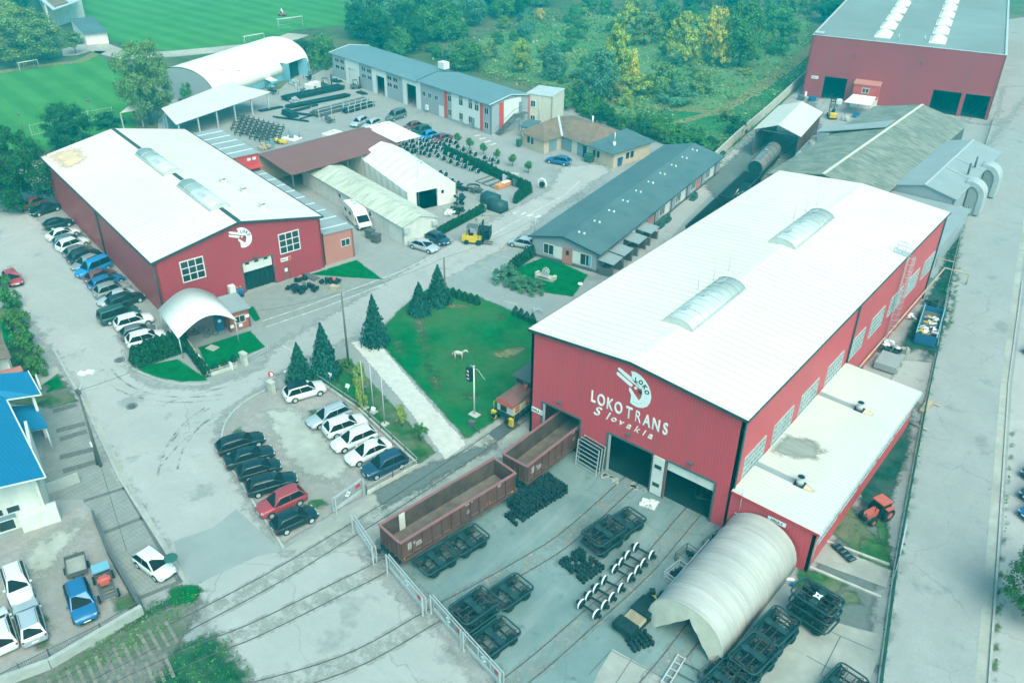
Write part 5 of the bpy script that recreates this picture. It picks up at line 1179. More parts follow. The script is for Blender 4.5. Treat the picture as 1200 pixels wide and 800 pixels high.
mb=MB(); mb.T=TM((c.x,c.y,2.9),R(83)); pts=[((.42 if k%2==0 else .2)*math.cos(R(45*k+45)),(.42 if k%2==0 else .2)*math.sin(R(45*k+45))) for k in range(8)]; mb.prism(pts,0,.04); mb.cyl((0,0,.04),(0,0,.06),.1,n=8,mi=1)
tag(mb.build('star_plate',[M['signw'],M['ink']]),'white star shaped plate on the topmost bogie of the tall stack','plate')
G2='bare wheelsets in a row on the track'
prs=[((935,425),(998,468)),((965,395),(1028,432)),((993,365),(1058,402)),((1027,335),(1090,365)),((1068,290),(1130,325)),((1092,265),(1155,295)),((1118,237),(1178,268)),((1150,205),(1212,237))]
nm=['nearest the camera','second','third','fourth','fifth','sixth','seventh','eighth and nearest the hall']
for i,(a,b) in enumerate(prs):
    p=at(400+a[0]/3.3333,580+a[1]/3.3333,.46); q=at(400+b[0]/3.3333,580+b[1]/3.3333,.46); c=(p+q)/2; d=q-p
    pw((c.x,c.y,.09),math.atan2(d.y,d.x),f'bright treaded wheelset on the yard track, {nm[i]} in the row',G2)
# eight wheelsets laid close, dark piles of springs
def pile(name,label,px,nx,ny,rz,r=.16,h=.42,layers=1,kind='cyl'):
    c=at(*px); t=thing(name,label,'parts pile',(c.x,c.y,.02),rz)
    rnd=random.Random(int(px[0]))
    for l in range(layers):
        for i in range(nx):
            mb=MB()
            for j in range(ny):
                x=(i-nx/2)*r*2.3+rnd.uniform(-.05,.05); y=(j-ny/2)*r*2.5+rnd.uniform(-.05,.05)
                if rnd.random()<.06: continue
                zz=l*h+rnd.uniform(0,.05); mb.cyl((x,y,zz),(x,y,zz+h*.95),r,n=8); mb.cyl((x,y,zz+h*.95),(x,y,zz+h),r*.5,n=6)
            mb.build('buffer_row',M['dark'],t)
    return t
pile('buffer_pile','dense pile of dark buffers and springs between the wagons and middle track',(632,585),8,15,R(-9),.15,.5,2)
pile('buffer_pile','small dark pile of springs at the foot of the bogie pile',(613,604),5,7,R(-9),.15,.4,1)
pile('spring_pile','dark pile of brake parts in front of the bogie stack by the wheelsets',(685,664),9,7,R(-9),.15,.45,1)
pile('spring_pile','dark crate sized pile of springs beside the pallet stack by the tent',(754,754),4,5,R(-25),.16,.4,1)

# open box wagon
def box_wagon():
    """along y, rails at z=.09"""
    t=thing('open_wagon','wagon','railway wagon')
    Lh,wd,z0,z1=6.5,1.42,1.15,3.15
    mb=MB(); mb.box(-wd,-Lh,z0,wd,Lh,z0+.12); mb.build('floor',M['woodfl'],t)
    for s in (-1,1):
        mb=MB(); x=s*wd; a,b=sorted((x,x-s*.06)); mb.box(a,-Lh,z0+.12,b,Lh,z1-.1,0); a,b=sorted((x-s*.061,x-s*.08)); mb.box(a,-Lh+.08,z0+.13,b,Lh-.08,z1-.12,1)
        for k in range(13): y=-Lh+.15+k*(2*Lh-.3)/12; a,b=sorted((x+s*.002,x+s*.12)); mb.box(a,y-.06,z0-.1,b,y+.06,z1-.12,0)
        sw=mb.build('side_wall',[M['wagon'],M['wagonin']],t)
        mb=MB(); a,b=sorted((x+s*.14,x-s*.09)); mb.box(a,-Lh-.05,z1-.1,b,Lh+.05,z1+.02); mb.build('top_rail',M['wagonrail'],t)
        mb=MB(); a,b=sorted((x+s*.004,x+s*.14)); mb.box(a,-Lh,z0-.32,b,Lh,z0-.11); mb.build('sole_bar',M['wagon'],t)
        for y,w,h,z in ((-5.75,.75,.8,1.75),(-4.9,.6,.5,1.7),(.55,.85,.22,2.75),(.7,.45,.45,1.75),(4.2,.5,.3,2.6)):
            mb=MB(); n=max(2,int(h/.16)); rnd=random.Random(int(y*10))
            for k in range(n):
                zz=z+h*(k+.5)/n; x0=0
                while x0<w-.12:
                    l=rnd.uniform(.08,.2); a,b=sorted((x+s*.004,x+s*.012)); mb.box(a,y+x0,zz-.035,b,y+x0+l,zz+.035); x0+=l+.05
            mb.build('stencil_marks',M['stencil'],sw)
        mb=MB(); a,b=sorted((x+s*.004,x+s*.014)); mb.box(a,3.0,1.3,b,3.45,1.65); mb.build('stencil_panel',M['signred'],sw)
    for s in (-1,1):
        mb=MB(); y=s*Lh; a,b=sorted((y,y-s*.07)); mb.box(-wd+.09,a,z0+.12,wd-.09,b,z1-.1)
        for k in range(5): x=-wd+.2+k*(2*wd-.4)/4; a,b=sorted((y+s*.002,y+s*.11)); mb.box(x-.05,a,z0-.1,x+.05,b,z1-.12)
        mb.build('end_wall',M['wagon'],t)
        mb=MB(); a,b=sorted((y+s*.12,y-s*.09)); mb.box(-wd+.095,a,z1-.1,wd-.095,b,z1+.02); mb.build('top_rail',M['wagonrail'],t)
        mb=MB(); a,b=sorted((y+s*.15,y-s*.1)); mb.box(-1.3,a,.72,1.3,b,1.1); mb.build('headstock',M['dark'],t)
        for x in (-.88,.88):
            mb=MB(); mb.cyl((x,y+s*.15,.95),(x,y+s*.62,.95),.11,n=8); mb.cyl((x,y+s*.62,.95),(x,y+s*.70,.95),.24,n=12); mb.build('buffer',M['dark'],t)
        mb=MB(); mb.bar((0,y+s*.1,.92),(0,y+s*.5,.8),.1,.12); mb.bar((0,y+s*.5,.8),(0,y+s*.5,.45),.12,.08); mb.build('coupling',M['dark'],t)
        mb=MB(); mb.cbox((1.38,y-s*.25,.95),(.1,.3,.25)); mb.build('lamp_bracket',M['yellow'],t)
    for y in (-4.5,4.5):
        mb=MB(); mb.box(-.9,y-.2,.5,.9,y+.2,.8)
        for s in (-1,1): mb.box(s*1.0-.08,y-1.3,.42,s*1.0+.08,y+1.3,.66)
        for d in (-.9,.9):
            for s in (-1,1): wheel_mb(mb,s*.75,y+d,.46,.45,.13,0,0,'x'); mb.cbox((s*1.02,y+d,.46),(.22,.34,.34))
        mb.build('bogie',M['dark'],t)
    mb=MB(); mb.box(-.2,-Lh,.82,.2,Lh,1.14); mb.cyl((-.7,-1,.7),(-.7,1,.7),.22,n=8); mb.build('underframe',M['dark'],t)
    return t
M['wagonrail']=mat('wagon_top_rail',(.27,.11,.11),.5,.15,.8); M['stencil']=mat('stencil_white',(.62,.62,.6),.7,.1,2)
pwag=placer(box_wagon)
def along(Q,y):
    for a,b in zip(Q,Q[1:]):
        if a.y<=y<=b.y: t=(y-a.y)/(b.y-a.y); p=a.lerp(b,t); d=b-a; return p,math.atan2(d.y,d.x)-math.pi/2
for y,l in ((41.15,'nearer open box wagon in faded brown with empty interior, standing in the yard'),(55.3,'farther open box wagon in brown, half inside the hall door')):
    p,a=along(TB,y-3); q,b=along(TB,y+3); m_=(p+q)/2; d=q-p; pwag((m_.x,m_.y,.07),math.atan2(d.y,d.x)-math.pi/2,l,'open box wagons')
mb=MB(); p,a=along(TB,41.15); mb.T=TM((p.x,p.y,.07),a); mb.box(-1.33,-4.6,1.32,-1.27,-4.0,3.1); tag(mb.build('pale_plank',M['dirtywhite']),'pale upright board leaning inside the nearer brown wagon','board')
mb=MB(); mb.T=TM((p.x,p.y,.07),a)
for y0,y1 in ((-2.2,1.6),(3.0,4.4)): mb.box(-1.338,y0,1.35,-1.33,y1,3.0)
# dark wagons behind the hall
p0=at(800,262,3); 
M['wagondark']=mat('coal_black_wagon',(.008,.03,.035),.7,.3,.8)
for k,(yy,lab) in enumerate(((113.2,'dark open wagon on the track behind the big hall, nearer one'),(127.0,'dark open wagon on the track behind the big hall, farther one'))):
    x=-52.3-(yy-113.2)*.14; w=pwag((x,yy,.07),R(8),lab,'dark open wagons behind the hall')
    for ch in w.children:
        for o in [ch]+list(ch.children):
            for sl_ in o.material_slots:
                if sl_.material in (M['wagon'],M['wagonin'],M['wagonrail'],M['woodfl']): sl_.link='OBJECT'; sl_.material=M['wagondark'] if sl_.material!=M['wagonrail'] else M['dark']
for k in range(5):
    mb=MB(); mb.cyl((-54.2+rnd.uniform(-.6,.6),124+k*1.2,1.4),(-54.0+rnd.uniform(-.6,.6),124.6+k*1.1,1.9 if k else 3.4),.10,n=6); tag(mb.build('scrap_tube',M['steel']),'pale scrap tube lying in the farther dark wagon','scrap',group='scrap tubes in the dark wagon')
# tank wagons
def tank_wagon(shell):
    t=thing('tank_wagon','tank wagon','railway wagon')
    mb=MB(); r=1.42; z=2.45; mb.ring([(0,-5.9,z),(0,-5.75,z),(0,-5.5,z),(0,5.5,z),(0,5.75,z),(0,5.9,z)],[.75,1.2,r,r,1.2,.75],24); tk=mb.build('tank',M[shell],t)
    mb=MB(); mb.cyl((0,0,z+r-.05),(0,0,z+r+.3),.35,n=12); mb.box(-.4,-5.3,z+r+.03,.4,-.5,z+r+.08); mb.build('dome',M['steel'],tk)
    for y in (-3.5,-1.2,1.2,3.5): mb=MB(); mb.ring([(1.44*math.cos(R(a)),y,z+1.44*math.sin(R(a))) for a in range(-10,191,20)],.04,4); mb.build('tank_band',M['dark'],tk)
    mb=MB(); mb.box(-1.2,-6.3,.9,1.2,6.3,1.1); mb.build('underframe',M['dark'],t)
    for y in (-4.3,4.3):
        mb=MB()
        for d in (-.9,.9):
            for s in (-1,1): wheel_mb(mb,s*.75,y+d,.46,.45,.13,0,0,'x')
        mb.box(-1.05,y-1.3,.45,-.92,y+1.3,.66); mb.box(.92,y-1.3,.45,1.05,y+1.3,.66); mb.build('bogie',M['dark'],t)
    for s in (-1,1):
        for x in (-.88,.88): mb=MB(); mb.cyl((x,s*6.3,.95),(x,s*6.85,.95),.11,n=8); mb.cyl((x,s*6.85,.95),(x,s*6.92,.95),.23,n=10); mb.build('buffer',M['dark'],t)
    return t
M['tankgrey']=mat('tank_grey',(.17,.15,.14),.6,.2,.6,streak=((.10,.09,.085),.6,(2,.2,2)))
M['tankpale']=mat('tank_pale',(.42,.38,.34),.6,.12,.6,streak=((.28,.24,.2),.6,(2,.2,2)))
w=tank_wagon('tankgrey'); mb=MB(); mb.cyl((0,-5.99,2.45),(0,-5.80,2.45),1.22,n=20); mb.build('tank_end',M['dark'],w); w.location=(-57.6,143.6,.07); w.rotation_euler=(0,0,R(9)); w['label']='weathered grey tank wagon reaching out of the sheet metal shelter'
w=tank_wagon('tankpale'); w.location=(-53.8,154.5,-.5); w.rotation_euler=(0,0,R(9)); w['label']='pale tank with a red end lying beside the shelter'
mb=MB(); mb.cyl((0,-5.97,2.45),(0,-5.90,2.45),.9,n=18); mb.build('tank_end',M['brownroof'],w)
M['locored']=mat('faded_loco_red',(.22,.095,.08),.6,.15,.7)
# red locomotive beside the hall
lc=thing('locomotive','red shunting locomotive with yellow buffer corners beside the big hall','locomotive',(-45.45,60.2,.06),R(.5))
mb=MB(); mb.box(-1.4,-4.6,.95,1.4,5.2,1.3); mb.build('frame',M['dark'],lc)
mb=MB(); b0=[(-1.05,1.3),(1.05,1.3),(1.05,2.55),(.92,2.8),(-.92,2.8),(-1.05,2.55)]
mb.loft([[(p[0],-4.3,p[1]) for p in b0],[(p[0],.6,p[1]) for p in b0]],0,False); hd=mb.build('bonnet',M['cream'],lc)
mb=MB(); b0=[(-1.08,2.3),(-1.08,2.56),(-.94,2.83),(.94,2.83),(1.08,2.56),(1.08,2.3),(1.06,2.3),(1.06,2.55),(.92,2.805),(-.92,2.805),(-1.06,2.55),(-1.06,2.3)]
mb.loft([[(p[0],-4.36,p[1]) for p in b0],[(p[0],.6,p[1]) for p in b0]],0,False); mb.build('bonnet_roof',M['locored'],hd)
mb=MB(); mb.box(-1.04,-4.42,2.2,1.04,-4.305,2.78); mb.build('red_band',M['tractorred'],hd)
mb=MB(); mb.box(-.55,-4.4,1.45,.2,-4.31,2.15); mb.build('radiator_grille',M['darker'],hd)
mb=MB(); mb.box(-.03,-4.2,2.84,.03,.5,2.9); mb.cyl((.5,-1.5,2.83),(.5,-1.5,3.5),.16,n=10); mb.build('exhaust',M['tractorred'],hd)
for s in (-1,1):
    for k in range(5):
        mb=MB(); a,b=sorted((s*1.055,s*1.085)); mb.box(a,-4.0+k*.9,1.5,b,-3.3+k*.9,2.2); mb.build('bonnet_door',M['cream'] if k%2 else M['tractorred'],hd)
mb=MB(); mb.box(-1.35,-.9,1.3,1.35,1.9,3.6); mb.build('cab',M['dgrey'],lc)
mb=MB(); mb.slab([(-1.6,-1.2,3.75),(1.6,-1.2,3.75),(1.6,2.2,3.75),(-1.6,2.2,3.75)],.14); mb.build('cab_roof',M['dgrey'],lc)
for x in (-.75,.75): mb=MB(); mb.box(x-.4,-.95,2.9,x+.4,-.905,3.45); mb.build('window',M['winglass'],lc)
for s in (-1,1):
    mb=MB(); mb.cbox((s*1.15,-4.75,.85),(.5,.3,.9),0); mb.build('buffer_corner',M['yellow'],lc)
    mb=MB(); mb.cyl((s*.88,-4.65,1.0),(s*.88,-5.15,1.0),.12,n=8); mb.cyl((s*.88,-5.15,1.0),(s*.88,-5.23,1.0),.26,n=12); mb.build('buffer',M['dark'],lc)
    mb=MB(); mb.cyl((s*.75,-4.33,2.0),(s*.75,-4.45,2.0),.15,n=10); mb.build('headlight',M['lampglow'],lc)
    mb=MB()
    for y in (-3.2,-.8,1.6,3.8): mb.cyl((s*.68,y,.46),(s*.82,y,.46),.46,n=16)
    mb.box(s*.95-.06,-4.2,.4,s*.95+.06,4.8,.75); mb.build('wheels',M['dark'],lc)
    mb=MB()
    for k in range(6): mb.cyl((s*1.35,-4.5+k*.95,1.3),(s*1.35,-4.5+k*.95,2.2),.025,n=4)
    mb.cyl((s*1.35,-4.5,2.2),(s*1.35,.3,2.2),.025,n=4); mb.build('handrail',M['yellow'],lc)
# stack of steel mesh racks at the door
c=at(688,552); rk=thing('mesh_rack','tall steel mesh rack leaning by the wagon door of the hall','rack',(c.x-.2,c.y,0),R(-6))
for j in range(3):
    mb=MB(); y=j*.45
    for x in (-1.3,1.3): mb.bar((x,y,0),(x,y+.25,3.0),.08,.08)
    for k in range(7): z=.15+k*.47; mb.bar((-1.3,y+.02+z*.08,z),(1.3,y+.02+z*.08,z),.05,.05)
    mb.build('rack_frame',M['galv'],rk)
mb=MB()
for k in range(6): mb.cbox((0,.75,.4+k*.47),(2.5,.6,.30))
mb.build('rack_load',M['dark'],rk)
for px,l in (((716,521+100*.4),'flat pale slab of scrap concrete beside the middle door, left side'),((748,572.5),'flat pale slab of scrap concrete beside the middle door, right side')):
    c=at(px[0],px[1]); mb=MB(); rnd=random.Random(int(px[0]))
    for _ in range(10): mb.cbox((c.x+rnd.uniform(-.9,.9),c.y+rnd.uniform(-.3,.3),.08),(rnd.uniform(.2,.6),rnd.uniform(.15,.4),.14),rnd.random()*3)
    tag(mb.build('concrete_scrap',M['slabs']),l,'rubble')
c=at(760,591); mb=MB(); rnd=random.Random(5)
mb.cbox((c.x,c.y,.08),(1.5,1.1,.12),.2)
for _ in range(14): mb.cbox((c.x+rnd.uniform(-.7,.6),c.y+rnd.uniform(-.5,.8),.2),(rnd.uniform(.1,.35),rnd.uniform(.1,.3),.15),rnd.random()*3)
tag(mb.build('scrap_pallet',M['trimw']),'white pallet with pale scrap pieces in front of the narrow door panel','pallet')
# far wheelsets: one mesh each
def far_set():
    mb=MB(); mb.cyl((-.9,0,.46),(.9,0,.46),.09,n=6)
    for s in (-1,1): mb.cyl((s*.68,0,.46),(s*.82,0,.46),.46,n=14,mi=1); mb.cyl((s*.66,0,.46),(s*.84,0,.46),.45,n=14)
    return tag(mb.build('wheelset',[M['dark'],M['bright2']]),None,'wheelset')
M['bright2']=mat('dull_tread_steel',(.55,.56,.56),.4,.1,2); M['brightd']=mat('rusty_tread',(.06,.065,.065),.6,.2,2)
pf=placer(far_set)
A0=at(461,168); A1=at(543,199); ux=(A1-A0).normalized(); uy=Vector((-ux.y,ux.x,0))
rows=[(464,174,3),(470,172,4),(478,171,4),(487,174,5),(499,177,5),(507,182,2),(518,184,4),(525,187,4),(532,190,4),(544,194,3),(551,197,4),(560,201,3)]
fa=math.atan2(ux.y,ux.x)
cnt=0
for (bx,by,n) in [(462.5,174.5,3),(471,177.5,4),(480,180.5,5),(489.5,182,5),(500,185,5),(516,187.5,4),(523,191,4),(531,194.5,4),(539,197.5,3),(548,200.5,4),(557,203.5,4)]:
    for k in range(n):
        c=at(bx+k*7.6,by-k*3.6-1.5); pf((c.x,c.y,0),fa,'dark wheelset with pale treads in the block beside the long thuja hedge','wheelsets stored beside the thuja hedge'); cnt+=1
for (px,py) in ((523,213),(527,219),(533,216),(519,206)):
    c=at(px,py); pf((c.x,c.y,0),fa,'dark wheelset behind the white tent hall corner','wheelsets behind the tent hall')
for r in range(6):
    for k in range(9):
        if r==5 and k in (0,3,7): continue
        c=at(282+k*5.8+r*-1.5, 138.5+k*1.6+r*3.6); o=pf((c.x,c.y,0),R(55),'rusty dark wheelset in the storage block beside the open shed','wheelsets stored in the back yard')
        for s_ in o.material_slots:
            if s_.material==M['bright2']: s_.link='OBJECT'; s_.material=M['brightd']
for (px,py) in ((302,157),(307,154)):
    c=at(px,py); o=pf((c.x,c.y,0),R(55),'rusty dark wheelset standing apart in front of the storage block','wheelsets standing apart')
    for s_ in o.material_slots:
        if s_.material==M['bright2']: s_.link='OBJECT'; s_.material=M['brightd']
# ------------------------------------------------------------------ cars
def paint(name,c,metal=.0): return mat('car_paint_'+name,c,.28,.03,.5,metal=metal,spec=.55)
PT=dict(white=paint('white',(.66,.66,.65)),silver=paint('silver',(.46,.50,.53),.3),black=paint('black',(.006,.022,.027)),grey=paint('grey',(.12,.14,.15),.2),lgrey=paint('light_grey',(.26,.28,.29),.2),  # teal in the black paint stands in for haze
 blue=paint('blue',(.02,.13,.30),.1),bright=paint('bright_blue',(.02,.22,.50),.1),red=paint('red',(.36,.045,.06),.1),maroon=paint('maroon',(.16,.05,.055),.1),dblue=paint('dark_blue',(.015,.055,.10),.1),green=paint('dark_green',(.02,.07,.06),.1),sky=paint('pale_blue',(.12,.20,.26),.2),lamp=mat('tail_lamp',(.35,.02,.02),.25,.05,1))
def car(kind):
    """nose along +x, ground at z=0"""
    # x stations: (x, half width, bottom, belt height); then greenhouse
    if kind=='hatch':  Lc,W,belt,H=4.2,.89,.89,1.46; g=dict(b0=-2.0,b1=1.12,t0=-1.30,t1=.22); nose=.74; tail=.93
    if kind=='sedan':  Lc,W,belt,H=4.75,.91,.90,1.44; g=dict(b0=-1.85,b1=1.15,t0=-.95,t1=.15); nose=.74; tail=.96
    if kind=='estate': Lc,W,belt,H=4.75,.91,.91,1.47; g=dict(b0=-2.26,b1=1.15,t0=-1.72,t1=.20); nose=.76; tail=.95
    if kind=='suv':    Lc,W,belt,H=4.55,.94,1.00,1.64; g=dict(b0=-2.15,b1=1.12,t0=-1.58,t1=.28); nose=.92; tail=1.03
    if kind=='van':    Lc,W,belt,H=4.9,.95,1.05,1.88; g=dict(b0=-2.40,b1=1.45,t0=-2.2,t1=.62); nose=.95; tail=1.06
    t=thing('parked_car','car','car'); hl=Lc/2
    st=[(-hl,.80,.42,tail-.22),(-hl+.06,.90,.30,tail-.06),(-hl+.25,.97,.24,tail),(-hl*.55,1,.22,belt),(0,1,.22,belt),(1.0,1,.22,belt),(hl*.62,.985,.22,(belt+nose)/2+.03),(hl-.35,.94,.23,nose),(hl-.10,.84,.28,nose-.12),(hl,.70,.38,nose-.28)]
    rings=[]
    for x,wf,zb,zt in st:
        w=W*wf; m_=(zb+zt)/2
        rings.append([(x,-w*.90,zb),(x,-w,zb+.14),(x,-w*1.0,m_+.04),(x,-w*.965,zt-.07),(x,-w*.86,zt),(x,0,zt+.025),(x,w*.86,zt),(x,w*.965,zt-.07),(x,w*1.0,m_+.04),(x,w,zb+.14),(x,w*.90,zb)])
    mb=MB(); mb.loft(rings,0,True,True)
    # greenhouse
    wb,wt=W*.93,W*.70
    bz=belt-.02; tz=H
    B=[(g['b0'],-wb*.92),(g['b0'],wb*.92),(g['b1'],wb*.88),(g['b1'],-wb*.88)]; Tt=[(g['t0'],-wt*.97),(g['t0'],wt*.97),(g['t1'],wt),(g['t1'],-wt)]
    gr=[]
    xs=[0,.06,.5,.94,1]
    rg=[]
    for f in xs:
        bx=g['b0']+(g['b1']-g['b0'])*f; tx=g['t0']+(g['t1']-g['t0'])*f; crown=(.0,-.0,.035,.0,-.0)[xs.index(f)]
        k=.97 if f in (0,1) else 1
        rg.append([(bx,-wb*k,bz),(tx,-wt*k,tz-.05+crown),(tx,-wt*.85*k,tz+crown),(tx,wt*.85*k,tz+crown),(tx,wt*k,tz-.05+crown),(bx,wb*k,bz)])
    mb.loft(rg,0,True,True)
    body=mb.build('body',[PT['white']],t)
    def lerp(a,b,u): return tuple(a[i]+(b[i]-a[i])*u for i in range(3))
    def pane(name,c0,c1,c2,c3,off):
        m2=MB(); n=(Vector(c1)-Vector(c0)).cross(Vector(c3)-Vector(c0)).normalized(); 
        if n.dot(Vector(off))<0: n=-n
        m2.add([Vector(p)+n*.012 for p in (c0,c1,c2,c3)],[(0,1,2,3)]); return m2.build(name,M['carglass'],t,recalc=False)
    b0,b1,t0,t1=g['b0'],g['b1'],g['t0'],g['t1']
    kb=.97
    FL,FR,FTL,FTR=(b1,-wb*kb,bz),(b1,wb*kb,bz),(t1,-wt*kb,tz-.05),(t1,wt*kb,tz-.05)
    q=lambda a,b,c,d,u,v: lerp(lerp(a,b,u),lerp(d,c,u),v)
    pane('windscreen',q(FL,FR,FTR,FTL,.05,.06),q(FL,FR,FTR,FTL,.95,.06),q(FL,FR,FTR,FTL,.93,.98),q(FL,FR,FTR,FTL,.07,.98),(1,0,1))
    RL,RR,RTL,RTR=(b0,-wb*kb,bz),(b0,wb*kb,bz),(t0,-wt*kb,tz-.05),(t0,wt*kb,tz-.05)
    pane('rear_window',q(RL,RR,RTR,RTL,.08,.12),q(RL,RR,RTR,RTL,.92,.12),q(RL,RR,RTR,RTL,.90,.95),q(RL,RR,RTR,RTL,.10,.95),(-1,0,1))
    for s in (-1,1):
        a,b,c,d=(b0,s*wb,bz),(b1,s*wb,bz),(t1,s*wt,tz-.05),(t0,s*wt,tz-.05)
        for u0,u1,u2,u3 in ((.035,.485,.485,.04),(.50,.955,.975,.50)):
            pane('side_window',q(a,b,c,d,u0,.06),q(a,b,c,d,u1,.06),q(a,b,c,d,u2,.95),q(a,b,c,d,u3,.95),(0,s,.3))
        m2=MB(); m2.cbox((b1-.45,s*(W+.06),belt+.08),(.14,.16,.12)); m2.build('mirror',[PT['white']],t)
        m2=MB(); m2.cbox((hl-.2,s*W*.68,nose-.14),(.24,.28,.11),-s*.35); m2.build('headlight',M['lampglow'],t)
        m2=MB(); m2.cbox((-hl+.09,s*W*.72,tail-.16),(.12,.30,.16),s*.25); m2.build('tail_light',PT['lamp'],t)
        for x in (-hl+.92,hl-.88):
            m2=MB(); m2.cyl((x,s*(W-.20),.33),(x,s*(W+.012),.33),.335,n=16); w=m2.build('wheel',M['blackr'],t)
            m2=MB(); m2.cyl((x,s*(W-.0),.33),(x,s*(W+.026),.33),.21,n=10); m2.build('rim',M['galv'],w)
            m2=MB(); m2.ring([(x+.37*math.cos(R(a)),s*(W-.02),.33+.37*math.sin(R(a))) for a in range(0,181,22)],.035,4); m2.build('wheel_arch',M['blackr'],t)
    for x,z in ((hl-.005,.50),(-hl+.0,.62)):
        m2=MB(); m2.cbox((x,0,z),(.03,.5,.11)); m2.build('number_plate',M['signw'],t)
    m2=MB(); m2.cbox((hl-.06,0,.40),(.12,1.1,.14)); m2.build('grille',M['blackr'],t)
    if kind in ('estate','suv'):
        for s in (-1,1):
            m2=MB(); m2.ring([(t0+.15,s*wt*.88,tz+.01),(t0+.3,s*wt*.88,tz+.06),(t1-.4,s*wt*.88,tz+.06),(t1-.2,s*wt*.88,tz+.01)],.022,4); m2.build('roof_rail',M['dgrey'],t)
    return t
PC={k:placer(lambda k=k:car(k)) for k in ('hatch','sedan','estate','suv','van')}
GR_LH='cars parked along the left red hall'; GR_L='dark cars on the left side of the gravel car park'; GR_R='pale cars on the right side of the gravel car park'; GR_O='cars parked around the works'; GR_Y='cars in the house yard'
CARS=[ # tail px, nose px, kind, paint, label, group
((48,236),(27,244),'hatch','red','red hatchback under the trees at the far end of the hall row',GR_LH),
((69,241),(37,251),'sedan','black','black saloon beside the red hatchback at the far end of the hall row',GR_LH),
((53,267),(84,259),'hatch','black','black hatchback parked apart in a gap of the hall row',GR_LH),
((60,279),(88,271),'sedan','white','white saloon farthest from the junction in the hall row',GR_LH),
((64,287),(100,279),'estate','sky','blue grey estate between two white cars in the hall row',GR_LH),
((70,293),(101,282),'suv','white','white off-roader behind the dark cars in the middle of the hall row',GR_LH),
((76,301),(109,290),'hatch','grey','dark grey hatchback next to the white off-roader in the hall row',GR_LH),
((82,308),(117,296),'suv','black','black off-roader between two grey hatchbacks in the hall row',GR_LH),
((117,302),(85,316),'hatch','lgrey','mid grey hatchback beside the bright blue van in the hall row',GR_LH),
((126,309),(93,323),'van','bright','bright blue high roofed van in the hall row',GR_LH),
((101,331),(134,317),'hatch','maroon','maroon hatchback next to the bright blue van in the hall row',GR_LH),
((107,338),(143,324),'estate','blue','blue estate next to the maroon hatchback in the hall row',GR_LH),
((115,346),(148,335),'suv','lgrey','light grey off-roader next to the blue estate in the hall row',GR_LH),
((153,343),(119,356),'sedan','silver','silver saloon with its bonnet towards the street in the hall row',GR_LH),
((130,358),(164,347),'estate','black','black estate beside the silver saloon in the hall row',GR_LH),
((121,376),(158,364),'van','green','very dark green people carrier near the hedge end of the hall row',GR_LH),
((135,384),(179,372),'suv','white','white off-roader second from the hedge in the hall row',GR_LH),
((142,395),(182,384),'hatch','grey','dark hatchback squeezed between the two white off-roaders',GR_LH),
((148,404),(195,392),'suv','white','white off-roader nearest the thuja hedge in the hall row',GR_LH),
((168,411),(205,400),'hatch','dblue','dark blue hatchback half hidden behind the thuja hedge',GR_LH),
((9,319),(22,335),'hatch','red','faded red car parked on the left edge of the street',GR_O),
((257,528),(307,512),'estate','black','black estate at the upper end of the dark row in the car park',GR_L),
((269,543),(316,529),'sedan','black','black saloon second from the upper end of the dark row',GR_L),
((281,557),(326,544),'hatch','black','black hatchback in the middle of the dark row',GR_L),
((292,575),(345,560),'estate','black','long black estate with roof rails beside the red car',GR_L),
((355,578),(304,601),'suv','red','dark red off-roader in the dark row of the car park',GR_L),
((322,620),(368,599),'hatch','black','black hatchback nearest the white gate in the car park',GR_L),
((408,479),(362,498),'estate','silver','silver estate at the upper end of the pale row in the car park',GR_R),
((382,508),(427,492),'suv','white','white off-roader facing the fence in the pale row',GR_R),
((438,506),(391,525),'estate','white','white estate in the middle of the pale row',GR_R),
((455,520),(407,541),'sedan','white','white saloon next to the blue car in the pale row',GR_R),
((471,537),(430,555),'suv','dblue','blue off-roader nearest the railway in the pale row',GR_R),
((334,466),(380,453),'suv','white','white crossover with a black roof alone by the spruce trees',GR_O),
((14,664),(28,708),'estate','white','white car parked alone in the house yard with its nose to the street fence',GR_Y),
((42,752),(30,709),'suv','silver','silver off-roader behind the white car in the house yard',GR_Y),
((8,762),(-6,718),'estate','white','white car cut by the left edge in the house yard',GR_Y),
((88,684),(103,729),'suv','blue','blue off-roader beside the empty trailer in the house yard',GR_Y),
((163,648),(200,676),'hatch','white','white hatchback on the paved bay beside the street',GR_O),
((481,284),(513,294),'sedan','silver','silver saloon at the corner of the white shed',GR_O),
((500,275),(527,286),'hatch','dblue','dark car beside the silver saloon at the white shed',GR_O),
((630,289),(594,282),'hatch','silver','silver hatchback half hidden behind the barrack corner',GR_O),
((666,191),(643,187),'estate','blue','blue estate in front of the tiled house',GR_O),
((511,157),(490,163),'hatch','bright','bright blue hatchback behind the thuja hedge and wheelsets',GR_O),
((530,160),(504,167),'sedan','maroon','maroon saloon nearest the thuja hedge in the back row',GR_O),
((503,151),(482,157),'estate','green','dark green estate beside the bright blue hatchback',GR_O),
((492,147),(475,151),'hatch','maroon','maroon car beyond the dark green estate in the back row',GR_O),
((473,134),(455,140),'van','grey','dark grey van behind the white canopy',GR_O),
((430,139),(411,149),'estate','silver','silver estate beyond the maroon roof, farther one',GR_O),
((445,142),(425,151),'estate','silver','silver estate beyond the maroon roof, nearer the white canopy',GR_O),
((1234,546),(1205,558),'hatch','dblue','dark blue car at the right edge, farthest along the roadside',GR_O),
((1234,570),(1203,583),'hatch','dblue','dark blue car in the middle at the right edge of the roadside',GR_O),
((1236,594),(1203,604),'hatch','blue','dark blue car at the right edge, nearest the tree',GR_O),
((1232,405),(1205,413),'hatch','red','red car cut by the right edge of the roadside',GR_O)]
